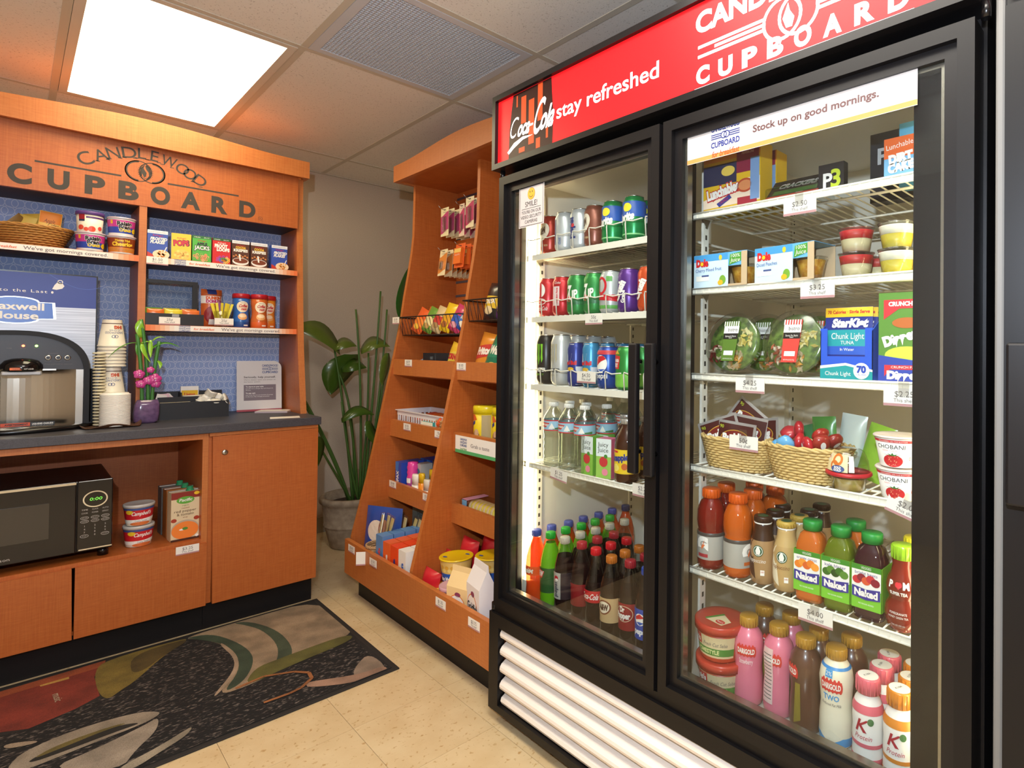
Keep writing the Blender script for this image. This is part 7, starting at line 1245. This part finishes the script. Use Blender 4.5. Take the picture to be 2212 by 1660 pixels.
# first tray
for i, (y, c, lb) in enumerate([(.40, '#7aa0c0', 'light blue candy bar lying in the first tray'), (.36, '#d85a4a', 'red candy bar lying in the first tray'), (.32, '#3a4a9a', 'blue twisted candy pack in the first tray'), (.285, '#4a3a8a', 'purple blue candy pack beside the dark box')]): pouch('candy_bar', lb, 'candy bar', (.64, y, 1.100), (-1.2, 0, NX), .045, .12, .018, gloss(c), None, 'candy bars in the first tray')
for i in range(4): boxy('candy_carton', ['plain brown stock carton under the left candy bars', 'second plain carton under the candy bars', 'third plain carton under the candy bars', 'fourth plain carton under the blue pack'][i], 'carton', (.69, .415 - .042 * i, 1.0565), NX, .040, .13, .040, flav('#8a5a3a'))
def dkbox(g, mp, w, h): g.rect(mp, -w * .18, h * .02, -w * .06, h * .34, WHT, 1); g.text(mp, '$2', -w * .12, h * .12, h * .14, TXG, 2); g.line(mp, (0, h), (w * .15, 0), .002, flav('#4a5a6a'), 1); g.line(mp, (w * .05, h * .02), (w * .05, h), .0015, flav('#5a5a5a'), 1); g.text(mp, 'ENERGY', -w * .12, h * .72, h * .12, flav('#8a9aa8'), 2, w=w * .12)
boxy('snack_bar_box', 'black display box of snack bars in the first tray', 'box', (.680, .135, 1.0565), NX, .220, .14, .104, flav('#1c2026'), dkbox)
def chip(t1, t2, c1, tc, c2=None):
    def f(g, mp, w, h): g.poly(mp, [(-w * .48, h * .34), (w * .48, h * .55), (w * .48, h * .82), (-w * .48, h * .64)], flav(c1), 1); g.text(mp, t1, 0, h * .52, h * .15, flav(tc), 3, w=w * .72, bold=.07, rot=.16); t2 and g.text(mp, t2, 0, h * .16, h * .08, flav(tc), 3, w=w * .7, bold=.04, rot=.05); c2 and g.ell(mp, w * .1, h * .22, w * .3, h * .13, flav(c2), 2)
    return f
pouch('chip_bag', 'yellow corn nut bag leaning in the first tray', 'chip bag', (.615, .022, 1.058), (-.2, .25, NX), .09, .155, .03, gloss('#e2b428'), chip('CORN', 'NUTS', '#d8c048', '#b8242c')); pouch('chip_bag', 'orange corn chip bag leaning in the right first tray', 'chip bag', (.645, -.205, 1.058), (-.2, .15, NX), .15, .195, .05, gloss('#e2902c'), chip('Fritos', 'CORN CHIPS', '#c83a34', '#f4ece0')); pouch('chip_bag', 'green wavy potato chip bag beside the cooler', 'chip bag', (.622, -.305, 1.058), (-.25, .3, NX), .15, .205, .05, gloss('#1f7a5a'), chip('Wavy', 'RANCH', '#2a8a68', '#f4f0e0', '#e0c060')); pouch('chip_bag', 'orange chip bag behind the green wavy chips', 'chip bag', (.70, -.33, 1.058), (-.15, .1, NX), .15, .20, .04, gloss('#d8862c'), None)
# second tray
t = thing('plastic_basket', 'white slotted plastic basket of candy bars in second tray', 'basket', (.685, .24, .7585)); WPm = flav('#e4e0e4')
for x in (-.09, .088): MB().box(x, -.235, .093, x + .003, .235, .117, WPm).build('band', t); MB().box(x, -.235, 0, x + .003, .235, .018, WPm).build('band', t)
for y in (-.235, .232): MB().box(-.09, y, .093, .091, y + .003, .117, WPm).build('band', t); MB().box(-.09, y, 0, .091, y + .003, .018, WPm).build('band', t)
MB().box(-.09, -.235, 0, .091, .235, .003, WPm).build('floor_panel', t); [MB().box(a, b_, .1145, c, d_, .118, WPm).build('rim', t) for a, b_, c, d_ in ((-.097, -.242, -.088, .242), (.089, -.242, .098, .242), (-.088, -.242, .089, -.233), (-.088, .233, .089, .242))]
for i in range(20):
    y = -.226 + i * .0235
    for x in (-.09, .088): MB().box(x, y, .018, x + .003, y + .008, .093, WPm).build('slat', t)
for i in range(8):
    x = -.084 + i * .0225
    for y in (-.235, .232): MB().box(x, y, .018, x + .008, y + .003, .093, WPm).build('slat', t)
for i, (y, c, lb) in enumerate([(.40, '#c8502c', 'orange red candy bar at the left of plastic basket'), (.35, '#d8642c', 'second orange candy bar in the plastic basket'), (.30, '#c86a2c', 'third orange candy bar in the plastic basket'), (.25, '#d87a30', 'fourth orange candy bar in the plastic basket'), (.20, '#3a4a9a', 'blue wrapped candy bar in the plastic basket')]):
    for k in range(2): pouch('candy_bar', lb + (' top layer' if k else ' bottom layer'), 'candy bar', (.655, y, .772 + .055 * k), (-1.35, 0, NX), .042, .12, .022, gloss(c), None, 'candy bars in the plastic basket')
for i, (y, c, c1, t1, z, lb) in enumerate([(.105, '#d8a41e', '#4a2a1a', "M&M's", .80, 'yellow peanut candy pouch standing at basket back'), (.070, '#4a2a1c', '#2a4ab0', "M&M's", .80, 'brown candy pouch beside the yellow one'), (.035, '#2a4aa8', '#8a2a3a', '', .79, 'blue and red candy pouch in plastic basket'), (.005, '#d8a41e', '#8a2a1c', '', .79, 'second yellow candy pouch by the divider')]): pouch('candy_pouch', lb, 'candy pouch', (.685, y + .07, z), (-.3, .22, NX), .085, .165, .02, gloss(c), stripe(c1, '#3a2418', t1), 'candy pouches')
boxy('gum_box', 'teal gum box in front of the plastic basket', 'gum box', (.592, .150, .7585), NX, .11, .016, .085, flav('#3a9a90'), lambda g, mp, w, h: (g.rect(mp, -w / 2, h * .55, w / 2, h, flav('#e8f0e0'), 1), g.text(mp, '5¢', .01, h * .2, h * .4, flav('#2a3a2a'), 2, bold=.06)))
basket(thing('wicker_basket', 'small wicker basket of orange candy in second tray', 'basket', (.622, .045, .7585), NX), .050, .036, .038, .028, .098, mat('#b88a5a', .6), mat('#9a6a3c', .6), 12, 20)
for i, (x, y, a) in enumerate(((.612, .058, .2), (.622, .035, 1.2), (.632, .05, 2.2))): pouch('wrapped_candy', ['orange wrapped candy on top of the small basket', 'second orange candy in the small basket', 'third orange candy at the back of small basket'][i], 'candy', (x, y, .835), (.3, a - 1, a), .05, .045, .02, gloss(['#e8602a', '#c84a2a', '#e2702c'][i]), None, 'candies in the small basket')
def drinkmix(x, y, lb):
    t = thing('drink_mix_canister', lb, 'canister', (x, y, .7585), NX + .2, 'yellow drink mix canisters'); pf = [(.052, 0), (.054, .003), (.054, .150)]; MB().lathe(pf, flav('#e8cc1e'), 28).build('body', t); MB().lathe([(.0545, .150), (.0565, .150), (.0565, .178), (.054, .182), (.0001, .182)], gloss('#e6d41e'), 28).build('lid', t); g = MB(); mp = Cyl(pf, 0, .054); g.rect(mp, .022, .01, .062, .145, flav('#b8a878'), 1); g.poly(mp, [(-.052, .09), (-.012, .108), (-.012, .122), (-.052, .105)], flav('#2a3a8a'), 2); g.poly(mp, [(-.05, .14), (-.015, .148), (.0, .125), (-.03, .118)], flav('#d8642c'), 1); g.ell(mp, -.008, .045, .024, .036, flav('#b07a4c'), 1); g.ell(mp, -.004, .07, .013, .016, flav('#e0b890'), 2); g.rect(mp, -.055, .004, -.034, .03, NAVY, 2); g.build('label', t)
drinkmix(.672, -.205, 'yellow drink mix canister beside the divider'); drinkmix(.690, -.320, 'yellow drink mix canister beside the cooler'); pouch('snack_pouch', 'orange and black snack pouch lying before the canisters', 'pouch', (.602, -.36, .775), (-.9, .2, NX), .12, .10, .02, gloss('#c8642c'), stripe('#2a2220', '#e8d02c'))
def grab(g, mp): logo(g, mp, -.085, .010, .052, NAVY, 2, 'local finds', flav('#5a9a4a')); g.rect(mp, -.15, -.036, .15, -.022, flav('#4faa6a'), 1); g.text(mp, 'Grab a taste', .038, -.004, .0145, TXG, 2, w=.135)
sheet('shelf_sign', 'white and green grab a taste sign on the tray lip', 'sign', (.5622, -.292, .783), NX, .30, .072, grab)
# third tray
def tamp(g, mp, w, h): g.text(mp, 'TAMPAX', .004, h * .12, w * .38, WHT, 2, al='l', w=h * .62, rot=PI / 2, bold=.04); g.poly(mp, [(-w / 2, 0), (w / 2, 0), (w / 2, h * .28), (0, h * .1), (-w / 2, h * .16)], flav('#e8b41e'), 2); g.poly(mp, [(-w / 2, h), (w * .1, h), (-w * .1, h * .6), (-w / 2, h * .8)], flav('#3a78c8'), 1)
for i, (x, y) in enumerate(((.640, .425), (.770, .425), (.770, .36))): boxy('tampon_box', ['blue and yellow tampon box at the left of third tray', 'blue tampon box second back in third tray', 'blue tampon box at the back beside the other'][i], 'box', (x, y, .4565), NX, .062, .115, .165, flav('#2a4ab0'), tamp, 'tampon boxes')
def tube_bot(name, lb, x, y, r, h, c, capc, ch, paint=None, sy=.6, hz=.4565):
    t = thing(name, lb, 'toiletry', (x, y, hz), NX, 'toiletries in the third tray'); pf = [(r * .9, 0), (r, .004), (r, h - ch), (r * .95, h - ch)]; MB().lathe(pf, gloss(c), 20, sy=sy).build('body', t); MB().lathe([(r * .96, h - ch), (r * .96, h - .006), (r * .8, h), (.0001, h)], gloss(capc), 20, sy=sy).build('cap', t)
    if paint: g = MB(); paint(g, Cyl(pf, 0, r, sx=1, sy=sy)); g.build('label', t)
t = thing('body_spray', 'pink ribbed toiletry bottle in the third tray', 'toiletry', (.618, .345, .4565), NX); MB().lathe([(.027, 0), (.028, .1)] + [(.028 - .003 * (i % 2), .1 + .012 * i) for i in range(1, 6)] + [(.024, .172), (.0001, .175)], gloss('#d84a9a'), 22, ms=[gloss('#b8509a')] + [gloss('#e0409a')] * 7).build('body', t); g = MB(); mp = Cyl([(.028, 0), (.028, .1)], 0, .028); g.rect(mp, -.02, .075, .02, .098, WHT, 1); g.ell(mp, -.006, .045, .008, .008, REDL, 1, 10); g.build('label', t)
boxy('soap_box', 'grey and teal boxed toiletry behind the pink bottle', 'box', (.660, .318, .4565), NX, .05, .06, .165, flav('#b8b8b4'), lambda g, mp, w, h: (g.ell(mp, 0, h * .75, w * .4, h * .12, flav('#3a7a8a'), 1), g.rect(mp, -w / 2, 0, w / 2, h * .5, flav('#2a6a80'), 1)))
tube_bot('lotion_bottle', 'small white lotion bottle at the front of third tray', .602, .282, .026, .125, '#efe8dc', '#f2ece0', .05); tube_bot('lotion_bottle', 'yellow and orange sun lotion bottle in front', .602, .224, .022, .138, '#e88a24', '#e0b41e', .045, lambda g, mp: g.ell(mp, 0, .06, .012, .016, flav('#f0c83a'), 1)); tube_bot('lotion_bottle', 'second yellow capped lotion bottle behind the first', .650, .215, .022, .15, '#e8c84a', '#d8b41e', .05); tube_bot('lotion_bottle', 'white lotion bottle beside the yellow one in front', .600, .168, .024, .118, '#f0eae0', '#e0d8c8', .05); tube_bot('lotion_bottle', 'orange lotion bottle nearest the divider', .602, .118, .022, .115, '#e2702a', '#c8302c', .03); tube_bot('lotion_bottle', 'white lotion bottle at the back by the divider', .66, .14, .024, .145, '#efe8dc', '#e8e0d4', .06)
for i, (x, y, c, lb) in enumerate(((.690, .250, '#2a2426', 'black capped spray bottle in the third tray'), (.760, .285, '#a8a4a8', 'grey capped shampoo bottle at the back left'), (.760, .205, '#a09ca0', 'grey capped shampoo bottle at the back middle'), (.760, .13, '#8a868c', 'grey capped shampoo bottle at the back right'))): tube_bot('shampoo_bottle', lb, x, y, .029, .195 if i else .185, '#4a2a44' if i else '#1c1a1c', c, .06)
t = thing('cookie_pack', 'clear pack of yellow frosted sugar cookies by the cooler', 'cookies', (.650, -.25, .4565), NX); MB().box(-.13, -.055, 0, .13, .055, .088, FILM, .012).build('tray', t); g = MB().box(-.10, -.057, .0, -.066, -.0555, .088, flav('#7ab0d8')); g.box(-.10, -.057, .086, -.066, .05, .0895, flav('#d89ab0')); g.build('label_band', t)
for i in range(7): MB().lathe([(.0001, 0), (.038, 0), (.040, .005), (.038, .010), (.0001, .011)], flav('#e2c48a'), 20).build('cookie', t, (-.075 + .027 * i, -.004, .044), rot=(0, PI / 2 - .35, 0)); MB().lathe([(.0001, .0112), (.032, .0105), (.030, .0135), (.0001, .014)], flav('#ecd42a'), 18).build('frosting', t, (-.075 + .027 * i, -.004, .044), rot=(0, PI / 2 - .35, 0))
# bottom tray, left bay
ZT = .1405
def whisk(g, mp, w, h): g.ell(mp, -w * .12, h * .62, w * .26, h * .17, flav('#e0d0c0'), 1); g.ell(mp, .02, h * .68, w * .14, h * .13, flav('#b8846a'), 2); g.text(mp, 'whisker', -w * .08, h * .36, h * .09, WHT, 3, w=w * .5, bold=.03); g.text(mp, "lickin's", -w * .08, h * .26, h * .09, WHT, 3, w=w * .5, bold=.03); g.rect(mp, -w * .45, h * .08, w * .45, h * .14, flav('#5a3a90'), 2)
pouch('pet_treat_bag', 'blue cat treat bag standing in the bottom tray', 'pet treats', (.475, .375, ZT), (-.12, 0, NX + .45), .20, .285, .05, gloss('#2a4a9a'), whisk)
boxy('trash_bag_box', 'green and blue carton at the back of the bottom tray', 'carton', (.70, .33, ZT), NX, .26, .05, .33, flav('#8a9a90'), lambda g, mp, w, h: (g.rect(mp, -w / 2, h * .92, w / 2, h, flav('#7aa83a'), 1), g.rect(mp, -w * .4, h * .84, w * .3, h * .92, flav('#2a5aa8'), 2), g.text(mp, 'MEDIUM', 0, h * .6, h * .09, flav('#5a6a6a'), 2)))
t = thing('wicker_basket', 'round wicker basket of cutlery packs in the bottom tray', 'basket', (.430, .285, ZT), NX); basket(t, .05, .05, .045, .045, .15, mat('#b08a62', .6), mat('#8a6440', .6), 14, 18)
for i, (x, y, rx, ry, k) in enumerate([(.425, .295, -.25, -.2, 0), (.45, .275, -.1, .05, 1), (.44, .255, -.15, .18, 0), (.52, .275, -.1, .15, 1), (.545, .255, -.15, .25, 0), (.56, .235, -.1, .3, 1), (.535, .30, -.1, -.1, 2), (.55, .315, -.1, -.2, 2)]):
    t = thing('cutlery_pack', ['cutlery pack leaning out of the round basket', 'cutlery pack standing upright in round basket', 'cutlery pack at the right of round basket', 'cream fork bundle in clear wrap, left one', 'cream fork bundle in clear wrap, middle one', 'cream fork bundle in clear wrap, right one', 'black cutlery pack standing behind the basket', 'second black cutlery pack by the treat bag'][i], 'cutlery pack', (x, y, ZT + (.10 if i < 3 else .08)), NX, 'wrapped cutlery packs'); t.rotation_euler = (rx, ry, NX); cc = flav(['#e0cc84', '#e6d69a', '#1e1b1c'][k])
    MB().box(-.006, -.002, 0, .006, .002, .11, cc).build('handle', t); MB().prism([(-.006, .11), (.006, .11), (.012, .14), (.011, .175), (-.011, .175), (-.012, .14)], (0, .003, 0), cc, Flat()).build('fork_head', t); MB().box(-.017, -.006, -.005, .017, .006, .185, FILM, .004).build('wrapper', t)
def laundry(x, y, c, lb, t1, c2, h=.175, grp='small laundry boxes'):
    boxy('laundry_box', lb, 'laundry box', (x, y, ZT), NX + .02, .062, .048, h, flav(c), lambda g, mp, w, h_: (g.text(mp, t1, w * .18, h_ * .2, w * .30, flav(c2), 3, al='l', w=h_ * .55, rot=PI / 2, bold=.06), g.ell(mp, 0, h_ * .16, w * .36, h_ * .1, flav('#eeb42c'), 2), g.ell(mp, 0, h_ * .16, w * .26, h_ * .07, flav('#2a4aa8' if c != '#f0ece4' else '#3a8ac8'), 3)), grp)
for k, (y, c, t1, c2, w_) in enumerate(((.200, '#5a8ac0', 'Wash', '#d8505a', 'blue'), (.128, '#e8642a', 'Bounce', '#f6f0e8', 'light orange'), (.055, '#ea4a1c', 'Tide', '#2a3a8a', 'deep orange'), (-.020, '#f0ece4', 'Dawn', '#3a6ac0', 'white'))):
    for i in range(6 if k < 3 else 4): laundry(.420 + .052 * i + .006 * k * 0, y, c, (ORD[i] if i else 'front') + ' ' + w_ + ' laundry box of its row in the bottom tray', t1, c2, .20 if k else .215)
boxy('dryer_sheet_box', 'white and purple box behind the laundry rows', 'box', (.80, .08, ZT), NX, .20, .05, .26, flav('#e8e4ec'), lambda g, mp, w, h: g.rect(mp, -w * .4, h * .55, w * .4, h * .85, flav('#4a3a90'), 1))
# bottom tray, right bay
for i, (x, y, z, lb) in enumerate([(.430, -.165, 0, 'red noodle pack at the front by the divider'), (.52, -.165, .05, 'red noodle pack second back by the divider'), (.58, -.20, .10, 'red noodle pack third back'), (.64, -.27, .12, 'red noodle pack behind the yellow lids'), (.68, -.36, .13, 'red noodle pack at the back middle'), (.68, -.45, .13, 'red noodle pack at the back by the cooler')]): pouch('noodle_pack', lb, 'noodles', (x, y, ZT + z), (-.15, .1, NX + .1), .105, .15, .06, gloss('#c8202c'), (lambda g, mp, w, h: (g.rect(mp, -w * .36, h * .14, w * .36, h * .36, flav('#e04a50'), 1), g.text(mp, 'Top Ramen', 0, h * .2, h * .10, BLK, 2, w=w * .64, bold=.03))), 'red noodle packs')
def macp(g, mp, r, h): g.rect(mp, -r * 3, h * .12, r * 3, h * .50, flav('#2a5ab0'), 1); g.rect(mp, -r * 3, h * .50, r * 3, h * .92, flav('#e0bc6a'), 1); [g.ell(mp, r * (-.8 + .2 * i), h * (.62 + .1 * (i % 2)), r * .14, h * .07, flav(['#f0d27a', '#d8a23a'][i % 2]), 2 + i * .1, 10) for i in range(9)]; g.ell(mp, -r * .7, h * .55, r * .3, h * .18, flav('#2a3a8a'), 4); g.ell(mp, -r * .7, h * .55, r * .2, h * .11, flav('#e8c02a'), 5); g.text(mp, 'Easy Mac', .0, h * .24, h * .14, WHT, 3, w=r * 1.0, bold=.05)
YL_ = gloss('#e2bc14')
def mac(x, y, z, k, lb):
    t = cup('macaroni_cup', lb, 'macaroni cup', (x, y, z), NX + .2, .040 * k, .052 * k, .092 * k, flav('#e8dcc0'), YL_, macp, .006, over=.004); g = MB(); mp = Flat((0, 0, .092 * k - .001), (1, 0, 0), (0, 1, 0)); g.ell(mp, -.022 * k, -.028 * k, .011, .006, NAVY, 1, 12); g.ell(mp, .02 * k, .03 * k, .011, .006, NAVY, 1, 12); g.build('lid_print', t)
mac(.440, -.262, ZT, 1.0, 'small yellow lidded macaroni cup at the tray front'); mac(.505, -.262, ZT, 1.15, 'macaroni cup under the large yellow lidded one'); mac(.500, -.27, ZT + .1075, 1.2, 'large yellow lidded macaroni cup on top of another'); mac(.60, -.36, ZT, 1.2, 'macaroni cup at the back, lower of two'); mac(.60, -.37, ZT + .112, 1.2, 'macaroni cup at the back, upper of two')
t = cup('cracker_canister', 'red cheese cracker cup with pink lid', 'crackers', (.432, -.365, ZT), NX, .042, .047, .150, flav('#b81f28'), mat('#c89aa4', .3), lambda g, mp, r, h: (g.text(mp, 'CHEEZ-IT', 0, h * .58, h * .16, WHT, 3, w=r * 1.7, bold=.07), g.rect(mp, -r * .7, h * .22, r * .7, h * .44, BLK, 2), g.text(mp, 'white cheddar', 0, h * .3, h * .06, WHT, 3, w=r * 1.0), g.ell(mp, r * .2, h * .08, r * .5, h * .06, flav('#e89a2c'), 2)), .016, over=.004)
def goldfish(x, y, a, c, c2, lb, h=.26):
    t = thing('cracker_bag', lb, 'cracker bag', (x, y, ZT), NX + a); w, d = .110, .062; g = MB(); zt = h * .72; vs_ = [(-w / 2, -d / 2, 0), (w / 2, -d / 2, 0), (w / 2, d / 2, 0), (-w / 2, d / 2, 0), (-w / 2, -d / 2, zt), (w / 2, -d / 2, zt), (w / 2, d / 2, zt), (-w / 2, d / 2, zt), (-w / 2, -.004, h * .92), (w / 2, -.004, h * .92), (w / 2, .004, h * .92), (-w / 2, .004, h * .92), (-w / 2, -.002, h), (w / 2, -.002, h), (w / 2, .002, h), (-w / 2, .002, h)]
    fs = [(3, 2, 1, 0)] + [(b_ + i, b_ + (i + 1) % 4, b_ + 4 + (i + 1) % 4, b_ + 4 + i) for b_ in (0, 4, 8) for i in range(4)] + [(12, 13, 14, 15)]; g.add(vs_, fs, flav(c)); g.build('bag', t); g = MB(); mp = Flat((0, -d / 2, 0)); g.poly(mp, [(-w / 2, 0), (w / 2, 0), (w / 2, h * .16), (0, h * .1), (-w / 2, h * .2)], flav(c2), 1); g.ell(mp, -.004, h * .42, w * .40, h * .20, flav('#e2843a'), 1, 24); g.ell(mp, -.004, h * .42, w * .37, h * .185, WHT, 2, 24); g.text(mp, 'Goldfish', 0, h * .42, h * .09, BLK, 3, w=w * .74, bold=.03); g.ell(mp, .010, h * .26, w * .22, h * .07, flav('#eda02a'), 3, 16); g.poly(mp, [(-.020, h * .26), (-.034, h * .30), (-.034, h * .22)], flav('#eda02a'), 3); g.ell(mp, .0, h * .62, w * .13, h * .035, flav('#8a3a5a'), 2)
    g.build('print', t)
goldfish(.425, -.455, .25, '#e8c890', '#2a4a8a', 'tan cheese cracker bag beside the cracker cup', .24); goldfish(.430, -.560, -.15, '#ece6e4', '#6a3a90', 'white and purple cheese cracker bag next to cooler', .285)
# price tags on the display
for p_, x, y, z, wh in (('$1.75', .5745, .322, 1.110, 'on the left end of first tray'), ('$1.00', .5745, -.158, 1.106, 'on the first tray right of divider'), ('$1.25', .5625, .300, .807, 'under the white plastic basket'), ('75¢', .5625, .000, .803, 'on the second tray by the divider'), ('$5.00', .5595, .436, .514, 'on the third tray at the left'), ('$2.00', .5595, .094, .510, 'on the third tray by the divider'), ('$3.00', .3655, .424, .248, 'at the left end of bottom tray'), ('$1.50', .3645, .186, .246, 'on the bottom tray below laundry boxes'), ('$1.55', .3655, -.395, .246, 'on the bottom tray below the cracker cup'), ('$3.75', .3655, -.620, .244, 'on the bottom tray beside the cooler'), ('$1.00', .575, .462, 1.318, 'clipped to the wire basket corner')): ptag(p_, (x, y, z), NX, wh, .072, .034)
t = sheet('price_tag', 'white folded price tag twisted sideways on bottom tray', 'price tag', (.356, .280, .243), NX + .9, .05, .06, lambda g, mp: g.rect(mp, -.025, -.03, .025, -.024, MAU), mat('#f1ebe2', .5))
